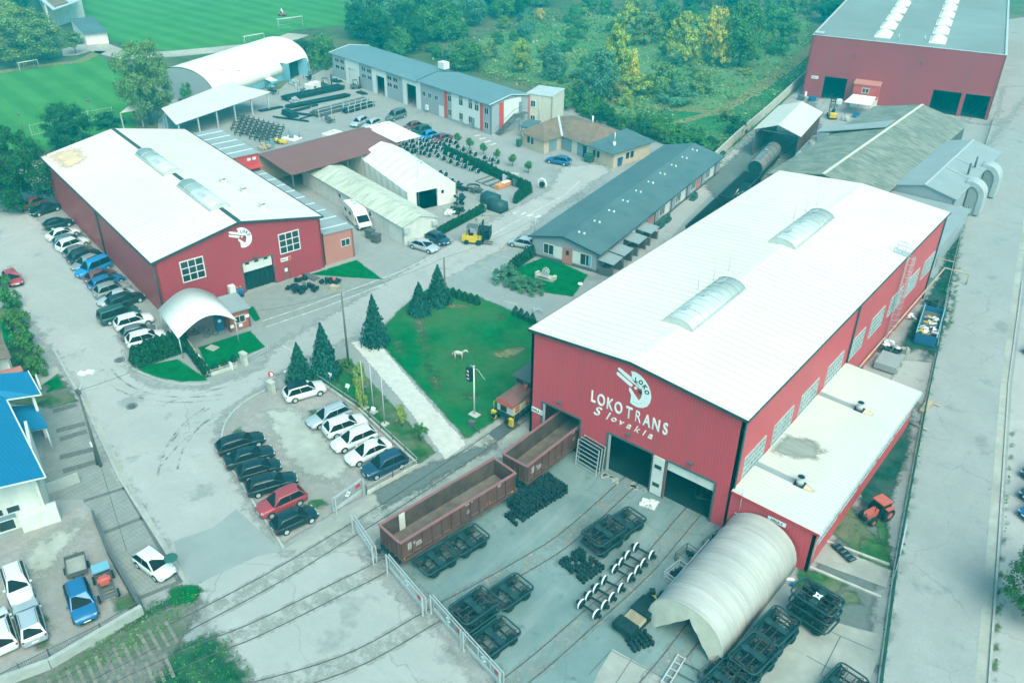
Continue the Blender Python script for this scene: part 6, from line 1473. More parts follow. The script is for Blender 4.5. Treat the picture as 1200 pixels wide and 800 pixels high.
for tp,np_,kind,pt,lab,grp in CARS:
    a,b=at(*tp,.45),at(*np_,.45); c=(a+b)/2; d=b-a
    o=PC[kind]((c.x,c.y,.03),math.atan2(d.y,d.x),lab,grp)
    for ch in o.children:
        if ch.material_slots and ch.material_slots[0].material in PT.values() and not ch.name.startswith('tail'):
            ch.material_slots[0].link='OBJECT'; ch.material_slots[0].material=PT[pt]
    if 'crossover' in lab:
        mb=MB(); mb.T=TM((0,0,0)); mb.cbox((-.72,0,1.70),(2.1,1.18,.05)); mb.build('black_roof',PT['black'],o)
# motorhome and white van
def big_van(name,label,tp,np_,L_,W_,H_,camper):
    a,b=at(*tp,.5),at(*np_,.5); c=(a+b)/2; d=b-a
    t=thing(name,label,'motorhome' if camper else 'van',(c.x,c.y,.02),math.atan2(d.y,d.x)); hl=L_/2; w=W_/2
    mb=MB(); cr_=[(-hl,.35),(hl*.45,.35),(hl*.45,H_*.72),(hl*.30,H_*.93),(hl*.2,H_),(-hl+.1,H_),(-hl,H_-.12)]
    mb.loft([[(p[0],-w,p[1]) for p in cr_],[(p[0],w,p[1]) for p in cr_]],0,False); mb.build('cabin',M['white'],t)
    cb=[(hl*.45+.01,.35),(hl,.38),(hl,.95),(hl*.86,1.12),(hl*.52,1.95),(hl*.45+.01,2.0)]
    mb=MB(); mb.loft([[(p[0],-w*.93,p[1]) for p in cb],[(p[0],w*.93,p[1]) for p in cb]],0,False); mb.build('bonnet',M['white'],t)
    mb=MB(); mb.add([(hl*.85,-w*.82,1.19),(hl*.85,w*.82,1.19),(hl*.56,w*.78,1.92),(hl*.56,-w*.78,1.92)],[(0,1,2,3)]); mb.build('windscreen',M['carglass'],t)
    for s in (-1,1):
        mb=MB(); y=s*(w*.93+.012); mb.add([(hl*.50,y,1.2),(hl*.80,y,1.2),(hl*.56,y,1.85),(hl*.50,y,1.85)],[(0,1,2,3)]); mb.build('side_window',M['carglass'],t)
        for x in ((-hl*.7,-hl*.1) if camper else (-hl*.45,)):
            mb=MB(); a_,b_=sorted((s*(w+.004),s*(w+.02))); mb.box(x-.4,a_,H_*.52,x+.4,b_,H_*.70); mb.build('side_window',M['carglass'],t)
        for x in (-hl*.55,hl*.68):
            mb=MB(); mb.cyl((x,s*(w-.24),.34),(x,s*(w+.01),.34),.34,n=14); q=mb.build('wheel',M['blackr'],t); mb=MB(); mb.cyl((x,s*w,.34),(x,s*(w+.025),.34),.2,n=10); mb.build('rim',M['galv'],q)
        mb=MB(); mb.cbox((hl-.08,s*w*.72,.82),(.15,.3,.22)); mb.build('headlight',M['lampglow'],t)
    mb=MB(); mb.cbox((hl,0,.5),(.1,W_*.8,.2)); mb.build('bumper',M['blackr'],t)
    mb=MB(); mb.cbox((-hl*.3,0,H_+.05),(.7,.5,.1)); mb.cbox((-hl*.7,.4,H_+.05),(.5,.5,.08)); mb.build('roof_hatch',M['galv'],t)
    return t
big_van('motorhome','white motorhome parked between the salmon building and white shed',(408,246),(432,270),6.6,2.2,2.75,True)
big_van('delivery_van','white delivery van with open rear in the back storage yard',(361,107),(377,101),4.6,1.9,1.95,False)
big_van('delivery_van','white van roof just showing behind the maroon roof',(386,168),(404,162),5.4,2.0,2.4,False)

# forklifts
def forklift(body):
    t=thing('forklift','forklift','forklift')
    mb=MB(); mb.loft([[(x,-.55,z) for x,z in p] for p in ([(-1.3,.3),(.7,.3),(.7,.75),(.2,.8),(-.2,1.0),(-1.2,1.1),(-1.35,.9)],)]+[[(x,.55,z) for x,z in [(-1.3,.3),(.7,.3),(.7,.75),(.2,.8),(-.2,1.0),(-1.2,1.1),(-1.35,.9)]]],0,False); mb.build('body',M[body],t)
    mb=MB(); mb.box(-1.5,-.5,.35,-1.31,.5,1.0); mb.build('counterweight',M[body],t)
    mb=MB()
    for y in (-.48,.48):
        mb.bar((-1.0,y,1.05),(-.85,y,2.15),.07,.07); mb.bar((.5,y,.78),(.15,y,2.15),.07,.07)
    mb.build('cab_frame',M['dgrey'],t)
    mb=MB(); mb.box(-.95,-.55,2.15,.25,.55,2.22); mb.build('cab_roof',M['dgrey'],t)
    mb=MB()
    for y in (-.35,.35): mb.box(.85,y-.06,.12,.97,y+.06,2.9)
    for z in (.5,1.4,2.3,2.85): mb.box(.86,-.35,z,.96,.35,z+.1)
    mb.build('mast',M['dark'],t)
    for y in (-.3,.3): mb=MB(); mb.box(.98,y-.06,.15,2.1,y+.06,.2); mb.box(.98,y-.06,.2,1.04,y+.06,.8); mb.build('fork',M['dark'],t)
    mb=MB(); mb.cbox((-.5,0,1.1),(.5,.5,.15)); mb.cbox((-.72,0,1.4),(.12,.5,.5)); mb.build('seat',M['blackr'],t)
    for x,r in ((-.95,.3),(.5,.34)):
        for s in (-1,1): mb=MB(); mb.cyl((x,s*.42,r),(x,s*.66,r),r,n=14); mb.build('wheel',M['blackr'],t)
    return t
for (px,rz,body,lab,sc_) in (((557,285),R(30),'yellow','yellow forklift carrying dark steel frames on the street',1.25),((384,105),R(40),'netgreen','dark green forklift beside the white delivery van',1.15),((974,138),R(120),'yellow','yellow and black forklift in front of the rear hall canopy',1.3),((418,104),R(60),'dgrey','small dark lift truck by the grey workshop wall',.9)):
    c=at(*px); f=forklift(body); f.location=(c.x,c.y,.02); f.rotation_euler=(0,0,rz); f['label']=lab; f.scale=(sc_,)*3
c=at(568,279); mb=MB(); mb.T=TM((c.x,c.y,.25),R(30))
for k in range(4): mb.box(-.9,-1.0,k*.42,.9,1.0,k*.42+.1); mb.box(-.9,-.95,k*.42+.1,-.8,.95,k*.42+.41); mb.box(.8,-.95,k*.42+.1,.9,.95,k*.42+.41)
tag(mb.build('steel_cage_stack',M['dark']),'stack of dark steel frames carried on the yellow forklift','steel frames')
# red tractor
c=at(1026,606); t=thing('tractor','red tractor with black cab standing between annex and road fence','tractor',(c.x,c.y,.02),R(-112)); t.scale=(.8,.8,.8)
mb=MB(); mb.loft([[(.3,-.38,.75),(.3,.38,.75),(.3,.38,1.55),(.3,-.38,1.55)],[(1.9,-.36,.75),(1.9,.36,.75),(1.9,.36,1.42),(1.9,-.36,1.42)]],0,False); mb.build('bonnet',M['tractorred'],t)
mb=MB(); mb.box(-1.3,-.45,.55,.5,.45,.95); mb.box(1.9,-.3,.5,2.1,.3,.9); mb.build('chassis',M['dark'],t)
mb=MB(); mb.box(-1.15,-.78,2.35,.35,.78,2.5); mb.build('cab_roof',M['tractorred'],t)
mb=MB(); mb.box(-1.05,-.68,1.0,.28,.68,2.34); mb.build('cab',M['carglass'],t)
mb=MB()
for x in (-1.07,.3):
    for y in (-.7,.7): mb.bar((x,y,.95),(x,y,2.36),.09,.09)
mb.build('cab_frame',M['dark'],t)
for s in (-1,1):
    mb=MB(); mb.cyl((-.75,s*.72,.82),(-.75,s*1.15,.82),.82,n=20); q=mb.build('wheel',M['blackr'],t); mb=MB(); mb.cyl((-.75,s*1.1,.82),(-.75,s*1.17,.82),.4,n=12); mb.build('rim',M['tractorred'],q)
    mb=MB(); mb.cyl((1.45,s*.62,.5),(1.45,s*.92,.5),.5,n=16); q=mb.build('wheel',M['blackr'],t); mb=MB(); mb.cyl((1.45,s*.88,.5),(1.45,s*.94,.5),.26,n=10); mb.build('rim',M['tractorred'],q)
    mb=MB(); mb.cbox((-.75,s*.93,1.72),(1.2,.46,.08)); mb.build('mudguard',M['tractorred'],t)
    mb=MB(); mb.cbox((1.93,s*.22,1.28),(.06,.16,.12)); mb.build('headlight',M['lampglow'],t)
mb=MB(); mb.cyl((.9,.3,1.5),(.9,.3,2.3),.05,n=8); mb.build('exhaust',M['dark'],t)
# trailer and old machine in the house yard
a=at(91,668); t=thing('car_trailer','small empty grey trailer coupled behind the blue off-roader','trailer',(a.x,a.y,.02),math.atan2((at(98,735)-at(86,660)).y,(at(98,735)-at(86,660)).x))
mb=MB(); mb.box(-1.1,-.75,.45,1.1,.75,.5); mb.build('floor',M['slabs'],t)
for q in ((-1.1,-.79,1.1,-.75),(-1.1,.75,1.1,.79),(-1.14,-.79,-1.1,.79),(1.1,-.79,1.14,.79)): mb=MB(); mb.box(q[0],q[1],.45,q[2],q[3],.85); mb.build('side_board',M['dgrey'],t)
for s in (-1,1): mb=MB(); mb.cyl((0,s*.8,.3),(0,s*.98,.3),.3,n=12); mb.build('wheel',M['blackr'],t)
mb=MB(); mb.bar((1.1,-.4,.45),(2.2,0,.45),.06,.06); mb.bar((1.1,.4,.45),(2.2,0,.45),.06,.06); mb.build('drawbar',M['dark'],t)
a=at(126,692); t=thing('old_machine','old rusty farm machine with a pale blue hood beside the yard wall','machine',(a.x,a.y,.02),math.atan2((at(132,715)-at(118,668)).y,(at(132,715)-at(118,668)).x))
mb=MB(); mb.box(-1.9,-.6,.5,1.6,-.48,.65); mb.box(-1.9,.48,.5,1.6,.6,.65)
for k in range(9): mb.box(-1.7+k*.38,-.48,.52,-1.62+k*.38,.48,.62)
mb.build('frame',M['dgrey'],t)
mb=MB(); mb.box(-2.0,-.65,1.3,-1.0,.65,1.4); mb.build('hood',M['lblue'],t)
mb=MB()
for x in (-1.95,-1.05):
    for y in (-.6,.6): mb.bar((x,y,.6),(x,y,1.3),.06,.06)
mb.build('hood_post',M['wagon'],t)
mb=MB(); mb.cbox((-.4,0,.85),(.8,.7,.4)); mb.cyl((-.4,-.5,.9),(-.4,.5,.9),.25,n=10); mb.build('engine',M['tractorred'],t)
for x in (-1.3,1.0):
    for s in (-1,1): mb=MB(); mb.cyl((x,s*.65,.35),(x,s*.82,.35),.35,n=12); mb.build('wheel',M['blackr'],t)
# ------------------------------------------------------------------ tarpaulin tent
M['hoop']=mat('tarpaulin_seam',(.46,.44,.43),.6,.1,1)
tt=thing('tarpaulin_tent','grey tarpaulin tunnel tent with a flapped open mouth against the red annex','tent',(-20.55,43.3,0),R(-1.5))
TWd,TLn,THt=6.6,12.7,3.75
def tp(k,n=16): a=math.pi*(1-k/n); return (TWd/2+TWd/2*math.cos(a)*(1+.02*math.sin(a)), THt*math.sin(a)**.80)
rings=[]; rnd=random.Random(11)
for i in range(61):
    y=TLn*i/60; sg=.06*math.sin(i/60*math.pi*6)**2+.02*math.sin(i*2.3)
    rings.append([(tp(k)[0]+rnd.uniform(-.022,.022),y,max(0,tp(k)[1]-(sg if 0<k<16 else 0)+rnd.uniform(-.022,.022)*(0<k<16))) for k in range(17)])
mb=MB(); mb.loft(rings,0,True,False)
mb.build('tarpaulin',M['tarp'],tt)
for i in range(7):
    y=TLn*i/6; mb=MB(); mb.ring([(tp(k)[0],min(max(y,.06),TLn-.06),tp(k)[1]+.025) for k in range(17)],.035,5); mb.build('hoop_band',M['hoop'],tt)
def flap(ks,base,bulge):
    top=[tp(k) for k in ks]; ap=(3.55,2.75); mb=MB(); n=len(top); vs=[]; fs=[]; m_=5
    for j,(x,z) in enumerate(top):
        u=j/(n-1); ex=(base+(ap[0]-base)*u,ap[1]*u)
        for i in range(m_+1):
            v=i/m_; vs.append((x+(ex[0]-x)*v,.03-bulge*v*(1-.6*u)+.05*math.sin(j*1.9+i)*v,z+(ex[1]-z)*v))
    for j in range(n-1):
        for i in range(m_): a=j*(m_+1)+i; fs.append((a,a+1,a+m_+2,a+m_+1))
    mb.add(vs,fs,0,True); return mb.build('door_flap',M['tarpin'],tt)
M['tarpin']=mat('tarpaulin_inside',(.50,.46,.39),.7,.10,1.0)
flap(list(range(0,9)),.95,.35); flap(list(range(16,7,-1)),5.85,.35)
mb=MB(); mb.bar((-.25,-.3,.3),(-.1,TLn-3,1.3),.08,.08); mb.build('side_pole',M['galv'],tt)
# flat loads left of the tent
def crate_wagon():
    a,b=at(728,745),at(770,704); d=b-a; rz=math.atan2(d.y,d.x); T=TM(((a+b)/2).to_tuple(),rz)
    t=thing('parts_trolley','low rail trolley loaded with dark boxes and pallets beside the tent','trolley',((a+b)/2).to_tuple(),rz)
    L=d.length
    mb=MB(); mb.box(-L/2,-.9,.25,L/2,.9,.4); mb.build('deck',M['dark'],t)
    mb=MB(); mb.box(-L/2-.1,-.9,.42,-L/2+1.0,.9,1.0); 
    for k in range(5): mb.box(-L/2-.1,-.8+k*.36,1.0,-L/2+1.0,-.7+k*.36,1.05)
    mb.build('dark_crate',M['dark'],t)
    mb=MB()
    for k in range(8): mb.box(-L/2+1.2+k*.16,-.7,.65,-L/2+1.3+k*.16,.7,.7)
    mb.box(-L/2+1.15,-.75,.42,-L/2+2.5,-.6,.64); mb.box(-L/2+1.15,.6,.42,-L/2+2.5,.75,.64); mb.build('slatted_pallet',M['wood'],t)
    mb=MB(); mb.box(-.2,-.85,.42,1.5,.8,.95); mb.build('dark_box',M['dark'],t)
    mb=MB(); mb.ring([(1.9,-.5,.5),(1.9,0,1.0),(2.1,.4,.6),(2.2,.1,.5)],.06,5); mb.build('yellow_strap',M['yellow'],t)
    mb=MB(); rnd=random.Random(9)
    for k in range(8): mb.cbox((1.7+rnd.uniform(0,1.6),rnd.uniform(-.7,.7),.6),(rnd.uniform(.2,.6),rnd.uniform(.2,.5),rnd.uniform(.2,.5)),rnd.random())
    mb.build('loose_parts',M['dark'],t)
crate_wagon()
def cage(px,lab,L=1.6,W_=1.2,H_=1.0,rz=R(-8),m='dgrey',fill=True):
    c=at(*px); t=thing('steel_cage',lab,'steel cage',(c.x,c.y,.02),rz)
    mb=MB()
    for x in (-L/2,L/2):
        for y in (-W_/2,W_/2): mb.bar((x,y,0),(x,y,H_),.07,.07)
    for z in (.08,H_*.5,H_):
        for x in (-L/2,L/2): mb.bar((x,-W_/2,z),(x,W_/2,z),.05,.05)
        for y in (-W_/2,W_/2): mb.bar((-L/2,y,z),(L/2,y,z),.05,.05)
    mb.build('frame',M[m],t)
    if fill:
        mb=MB(); rnd=random.Random(int(px[0]*7+px[1]))
        for _ in range(16): mb.cbox((rnd.uniform(-L*.4,L*.4),rnd.uniform(-W_*.4,W_*.4),rnd.uniform(.15,H_*.7)),(rnd.uniform(.2,.5),rnd.uniform(.15,.4),rnd.uniform(.1,.35)),rnd.random()*3)
        mb.build('load',M['dark'],t)
    return t
cage((795,677),'grey steel cage with rods beside the tarpaulin tent, nearer one',1.5,2.0,.9,m='galv'); cage((812,660),'dark steel cage full of parts between tent and hall door',2.6,1.6,.9)
cage((842,642),'dark heap of parts by the hall corner behind the tent',2.0,2.0,.8)
for p,l in (((836,797),'dark heap of scrap parts at the tent mouth, bottom edge'),((851,786),'dark bundle of rods at the right side of the tent mouth')): cage(p,l,1.8,1.4,.8)
c=at(789,786); t=thing('steel_ladder_frame','pale steel ladder frame lying on the slabs near the tent mouth','steel frame',(c.x,c.y,.1),R(95))
mb=MB(); 
for y in (-.3,.3): mb.bar((-1.5,y,.05),(1.5,y,.05),.1,.1)
for k in range(5): mb.bar((-1.4+k*.7,-.3,.05),(-1.4+k*.7,.3,.05),.08,.08)
mb.build('ladder',M['galv'],t); mb=MB()
for k in range(3): mb.bar((-1.2+k*1.1,-.35,.1),(-1.2+k*1.1,-1.7,.1),.08,.08)
mb.build('stub_bar',M['dgrey'],t)
# ------------------------------------------------------------------ gates and fences
def gate(label,a,b,h=1.9,double=True):
    a,b=at(*a),at(*b); d=b-a; L=d.length; t=thing('sliding_gate',label,'gate',(a.x,a.y,0),math.atan2(d.y,d.x))
    mb=MB()
    for z in (.15,h): mb.bar((0,0,z),(L,0,z),.06,.08)
    n=max(2,int(L/1.5))
    for k in range(n+1): mb.bar((L*k/n,0,.15),(L*k/n,0,h),.07,.07)
    for k in range(int(L/.16)): mb.bar((.08+k*.16,0,.2),(.08+k*.16,0,h-.05),.026,.026)
    mb.box(0,-.04,.1,L,.04,.5)
    mb.build('gate_leaf',M['galv'],t)
    for x in (.1,L-.1): mb=MB(); mb.box(x-.06,-.36,0,x+.06,-.24,h+.2); mb.build('gate_post',M['galv'],t)
    mb=MB(); mb.bar((.1,-.3,h+.17),(L-.1,-.3,h+.17),.05,.06); mb.build('guide_rail',M['galv'],t)
    c0=Vector((L*.5,-.06,1.1))
    mb=MB(); mb.add([(L*.5+x,-.06,1.1+z) for x,z in ((-.36,0),(0,-.36),(.36,0),(0,.36))],[(0,1,2,3)]); mb.cbox((L*.5,-.075,1.1),(.3,.01,.14),0,1); mb.build('gate_sign',[M['signw'],M['lblue']],t)
    mb=MB(); mb.cbox((L*.85,-.06,1.2),(.55,.02,.4)); mb.build('gate_sign',M['signred'],t)
    return t
gate('white sliding gate at the car park corner with a diamond sign',(391,601),(425,577),1.7)
gate('white gate panel across the wagon track, left of the wagon buffers',(417,622),(442,660),1.9)
gate('white gate panel in front of the nearer wagon with a diamond sign',(457,668),(500,720),1.9)
gate('white fence gate behind the bogie stack at the bottom edge',(508,716),(545,758),1.9)
gate('white fence gate cut by the bottom edge beside the bogies',(546,759),(590,808),1.9)
def fence(name,label,pts,h,postm,railm,rails=2,step=2.5,mesh=None,plinth=None,cat='fence'):
    P=[at(*p) if len(p)==2 else Vector(p) for p in pts]; t=thing(name,label,cat,(P[0].x,P[0].y,0))
    o=P[0]; mbp=[]; r=MB(); k=MB(); pl=MB()
    for a,b in zip(P,P[1:]):
        a=a-o;b=b-o; d=b-a; n=max(1,int(d.length/step))
        for i in range(n+(b+o==P[-1])):
            q=a.lerp(b,i/n); m_=MB(); m_.box(q.x-.04,q.y-.04,0,q.x+.04,q.y+.04,h+.1); m_.build('post',postm,t)
        for j in range(rails): z=.25+(h-.3)*j/max(1,rails-1); r.bar((a.x,a.y,z),(b.x,b.y,z),.04,.05)
        if mesh:
            nn=int(d.length/mesh[1])
            for i in range(nn): q=a.lerp(b,(i+.5)/nn); k.bar((q.x,q.y,.15),(q.x,q.y,h-.03),mesh[2],mesh[2])
        if plinth: pl.bar((a.x,a.y,plinth/2),(b.x,b.y,plinth/2),.22,plinth)
    if rails: r.build('rail',railm,t)
    if mesh: k.build('mesh_infill',mesh[0],t)
    if plinth: pl.build('plinth',M['stone'],t)
    return t
fence('mesh_fence','dark green mesh fence along the wide road, lower part',[(1028,815),(1048,668),(1068,560),(1083,480),(1097,415)],1.8,M['netgreen'],M['netgreen'],3,2.6,(M['netgreen'],.22,.035),.15)
fence('mesh_fence','dark green mesh fence along the wide road, upper part beside the hall',[(1099,405),(1112,335),(1120,300),(1135,240),(1150,185),(1164,140)],1.7,M['netgreen'],M['netgreen'],3,2.6,(M['netgreen'],.25,.03),.12)
for a,b,l in (((1104,375),(1110,345),'loose panel of white railing leaning on the road fence beside the scrap container'),((1122,290),(1134,238),'white wall coping strip along the road fence behind the hall'),((1046,680),(1058,628),'pale railing panel on the road fence near the red tractor')):
    a,b=at(*a),at(*b); mb=MB(); mb.bar((a.x,a.y,1.5),(b.x,b.y,1.5),.1,.12); mb.bar((a.x,a.y,.9),(b.x,b.y,.9),.06,.06)
    n=5
    for i in range(n+1): q=a.lerp(b,i/n); mb.bar((q.x,q.y,.1),(q.x,q.y,1.5),.06,.06)
    tag(mb.build('railing_panel',M['galv']),l,'railing')
fence('concrete_fence','long pale concrete panel fence along the meadow',[(836,191),(862,166),(900,133),(946,90),(956,78)],2.0,M['cpole'],M['cpole'],0,2.4,(M['cpole'],2.4,.01),2.0)
fence('car_park_fence','low mesh fence with plinth around the upper side of the car park',[(372,447),(420,480),(490,546),(430,579)],1.0,M['dgrey'],M['galv'],2,2.2,(M['dgrey'],.2,.014),.35)
fence('yard_fence','dark rod fence on the house yard wall',[(168,713),(120,742),(60,772),(-10,808)],1.1,M['dgrey'],M['dgrey'],2,2.0,(M['dgrey'],.14,.018),None)
fence('garden_fence','thin fence at the edge of the corner garden by the junction',[(208,378),(216,404),(244,436)],1.0,M['galv'],M['galv'],2,1.8,(M['dgrey'],.2,.012),None)
fence('garden_fence','grey fence in front of the small gate lawn',[(244,441),(278,430)],.7,M['stone'],M['stone'],2,1.8,(M['galv'],.2,.014),.3)
fence('garden_fence','low wire fence from the stone pillar to the gate post',[(290,425),(314,412)],.8,M['galv'],M['galv'],2,1.8,(M['galv'],.2,.014),None)
fence('pitch_fence','thin ball stop fence at the end of the lower pitch',[(38,160),(62,154),(105,143),(133,138)],2.2,M['galv'],M['galv'],2,6,(M['galv'],1.0,.02),None)
fence('goal_side_fence','green fence panel row behind the barrel hall beside the grey block',[(362,92),(388,78)],1.6,M['netgreen'],M['netgreen'],2,2.4,(M['netgreen'],.25,.05),.2)
def wallrun(name,label,pts,h,w,m,cat='wall'):
    P=[at(*p) for p in pts]; mb=MB()
    for a,b in zip(P,P[1:]): mb.bar((a.x,a.y,h/2),(b.x,b.y,h/2),w,h)
    return tag(mb.build(name,m),label,cat)
wallrun('retaining_wall','long pale concrete retaining wall below the house yard fence',[(-30,815),(60,782),(168,718)],.9,.35,M['kerb'])
wallrun('yard_wall','dark rendered yard wall beside the paved parking bay',[(111,607),(128,650),(165,716)],1.0,.22,M['dgrey'])
wallrun('garden_wall','pale low wall at the corner of the blue roofed house',[(54,579),(94,564)],1.1,.2,M['kerb'])
wallrun('step_wall','white low wall beside the garden steps',[(42,440),(48,456)],.6,.2,M['trimw'])
wallrun('garden_wall','low white block wall between gate lawn and hedge corner',[(222,413),(243,438)],.9,.15,M['trimw'])
for (px,l,h) in (((287,427),'stone gate pillar beside the gate lawn',1.5),((319,460),'pale gate pillar under the round sign at the car park',1.4)):
    c=at(*px); mb=MB(); mb.box(c.x-.4,c.y-.25,0,c.x+.4,c.y+.25,h); mb.box(c.x-.46,c.y-.31,h,c.x+.46,c.y+.31,h+.1); tag(mb.build('gate_pillar',M['stone']),l,'pillar')
mb=MB(); a,b=at(222,409),at(232,424); mb.bar((a.x,a.y,1.0),(b.x,b.y,1.0),.1,1.0); tag(mb.build('notice_board',M['wood']),'yellowish board on the fence beside the bowed canopy','sign')
mb=MB(); a,b=at(234,425),at(241,436); mb.bar((a.x,a.y,.9),(b.x,b.y,.9),.1,.7); tag(mb.build('banner',M['signw']),'white banner on the fence at the hedge corner','sign')
c=at(272,434); mb=MB(); mb.box(c.x-.25,c.y-.04,.2,c.x+.25,c.y+.04,1.1); mb.box(c.x-.03,c.y-.03,0,c.x+.03,c.y+.03,.2); tag(mb.build('notice_board',M['signw']),'small white notice board in front of the gate lawn fence','sign')
# ------------------------------------------------------------------ poles, lamps, signs
def lamp(label,px,top,arms,r=.09,col='galv'):
    b=at(*px); h=height_at(b,top); t=thing('street_lamp',label,'street lamp',(b.x,b.y,0))
    mb=MB(); mb.ring([(0,0,0),(0,0,h*.5),(0,0,h)],[r,r*.8,r*.55],8); mb.build('pole',M[col],t)
    for (dx,dy) in arms:
        mb=MB(); mb.ring([(0,0,h-.1),(dx*.4,dy*.4,h+.25),(dx,dy,h+.25)],.04,6); a=mb.build('arm',M[col],t)
        mb=MB(); mb.cbox((dx*1.15,dy*1.15,h+.22),(.75,.28,.16),math.atan2(dy,dx)); mb.build('lamp_head',M['lampglow'],a)
    return t,h
lamp('tall twin armed lamp in the back storage yard by the open shed',(276,121),84,[(1.3,.9),(-1.3,-.9)])
lamp('tall twin armed lamp in front of the white tent hall',(491,241),188,[(1.5,-.6),(-1.2,.8)])
b=at(118,546); h=height_at(b,458); t=thing('street_lamp','leaning old street lamp with a white double head above the paved drive','street lamp',(b.x,b.y,0))
mb=MB(); mb.ring([(0,0,0),(.03,0,h)],[.17,.11],8); mb.build('pole',M['pole'],t); mb=MB(); mb.ring([(-.45,-.1,0),(-.05,0,h*.5)],[.1,.08],6); mb.build('brace',M['pole'],t)
hd_=at(101,436,h+1.3); dx,dy=hd_.x-b.x,hd_.y-b.y
mb=MB(); mb.bar((0,0,h-.2),(dx*.9,dy*.9,h+1.2),.06,.06); mb.build('arm',M['galv'],t)
for s in (-.3,.3): mb=MB(); mb.cbox((dx+s*.5,dy+s,h+1.25),(.7,.4,.22),.5); mb.build('lamp_head',M['signw'],t)
mb=MB(); mb.cbox((0,0,h-.1),(.5,.3,.4)); mb.build('fuse_box',M['dgrey'],t); mb=MB(); mb.cbox((-.25,-.1,2.6),(.3,.25,.45)); mb.build('meter_box',M['signw'],t)
LP=Vector((b.x,b.y,h))
def simple_pole(label,px,top,r=.13,m='pole'):
    b=at(*px); h=height_at(b,top); t=thing('utility_pole',label,'pole',(b.x,b.y,0)); mb=MB(); mb.ring([(0,0,0),(0,0,h)],[r,r*.7],8); mb.build('pole',M[m],t)
    mb=MB(); mb.cbox((0,0,h-.25),(.7,.08,.1),.5); mb.build('cross_arm',M['galv'],t); return Vector((b.x,b.y,h))
q1=simple_pole('dark wooden pole at the head of the white gravel drive',(408,421),343)
q2=simple_pole('dark wooden pole beside the spruces at the lawn corner',(522,356),302)
q3=simple_pole('thin pole at the corner of the barrack eaves',(627,272),256,.06,'galv')
for px,top,l in (((29,160),134,'thin dark mast beside the lower pitch, left one'),((107,136),118,'thin dark mast beside the lower pitch, right one')):
    b=at(*px); h=height_at(b,top); mb=MB(); mb.cyl((b.x,b.y,0),(b.x,b.y,h),.10,.07,8); mb.cbox((b.x,b.y,h),(.9,.25,.3)); tag(mb.build('pitch_mast',M['pole']),l,'mast')
def wire(a,b,l,sag=.5):
    mb=MB(); pts=[]
    for k in range(11): u=k/10; p=a.lerp(b,u); pts.append((p.x,p.y,p.z-sag*4*u*(1-u)))
    mb.ring(pts,.018,4,caps=False); tag(mb.build('overhead_cable',M['flash']),l,'cable')
wire(q1,q2,'black overhead cable between the two wooden poles'); wire(q1+Vector((-.4,.2,-.1)),Vector((-79,47.5,4.6)),'black overhead cable from the wooden pole to the bowed canopy')
wire(q2,q3,'black overhead cable from the lawn pole to the barrack'); wire(LP,Vector((-78.5,41.6,3)),'black overhead cable from the leaning lamp to the hedge corner',.2)
wire(LP,Vector(at(150,650).to_tuple()[:2]+(.5,)),'black overhead cable from the leaning lamp down to the paved bay',.3)
# flagpoles
def flagpole():
    t=thing('flagpole','flagpole','flagpole'); mb=MB(); mb.ring([(0,0,0),(0,0,5.9)],[.06,.035],8); mb.build('pole',M['galv'],t); mb=MB(); mb.box(-.35,-.35,0,.35,.35,.12); mb.build('footing',M['stone'],t); mb=MB(); mb.cyl((0,0,5.9),(0,0,5.98),.06,n=8); mb.build('cap',M['galv'],t); return t
pfp=placer(flagpole)
for px,l in (((427.5,478),'leftmost white flagpole beside the car park fence'),((438,483),'middle white flagpole beside the car park fence'),((451,497),'white flagpole nearest the railway')):
    c=at(*px); pfp((c.x,c.y,0),0,l,'flagpoles beside the gravel drive')
# railway signal
b=at(556,486); h=height_at(b,430); t=thing('railway_signal','pale railway signal post with a black signal head on the lawn','railway signal',(b.x,b.y,0))
mb=MB(); mb.ring([(0,0,0),(0,0,h)],[.09,.07],8); mb.build('post',M['trimw'],t); mb=MB(); mb.box(-.55,-.4,0,.55,.4,.12); mb.build('footing',M['stone'],t)
mb=MB(); mb.box(-.95,-.2,h-1.9,-.25,.12,h-.35); o=mb.build('signal_head',M['blackr'],t)
for k in range(3): mb=MB(); z=h-1.6+k*.45; mb.ring([(-.62+.17*math.cos(R(a)),-.30,z+.17*math.sin(R(a))) for a in range(0,181,30)],.04,4); mb.cyl((-.62,-.2,z),(-.62,-.23,z),.13,n=10); mb.build('signal_hood',M['galv'],o)
mb=MB(); mb.ring([(0,0,h-.3),(-.2,0,h),(-.45,0,h+.05),(-.55,0,h-.3)],.03,5); mb.ring([(.05,0,h-.2),(.5,0,h-.05),(1.1,0,h-.6),(1.5,0,h-.9)],.025,5); mb.cyl((0,0,h),(0,0,h+.15),.13,n=8); mb.build('cable_arm',M['galv'],t)
c=at(553,498); mb=MB(); mb.cbox((c.x,c.y,.3),(.7,.5,.5),.4); mb.bar((c.x+.3,c.y-.2,.4),(c.x+1.6,c.y-.6,.2),.08,.08); tag(mb.build('point_lever_box',M['dgrey']),'dark point machine with a lever beside the track and signal','point machine')
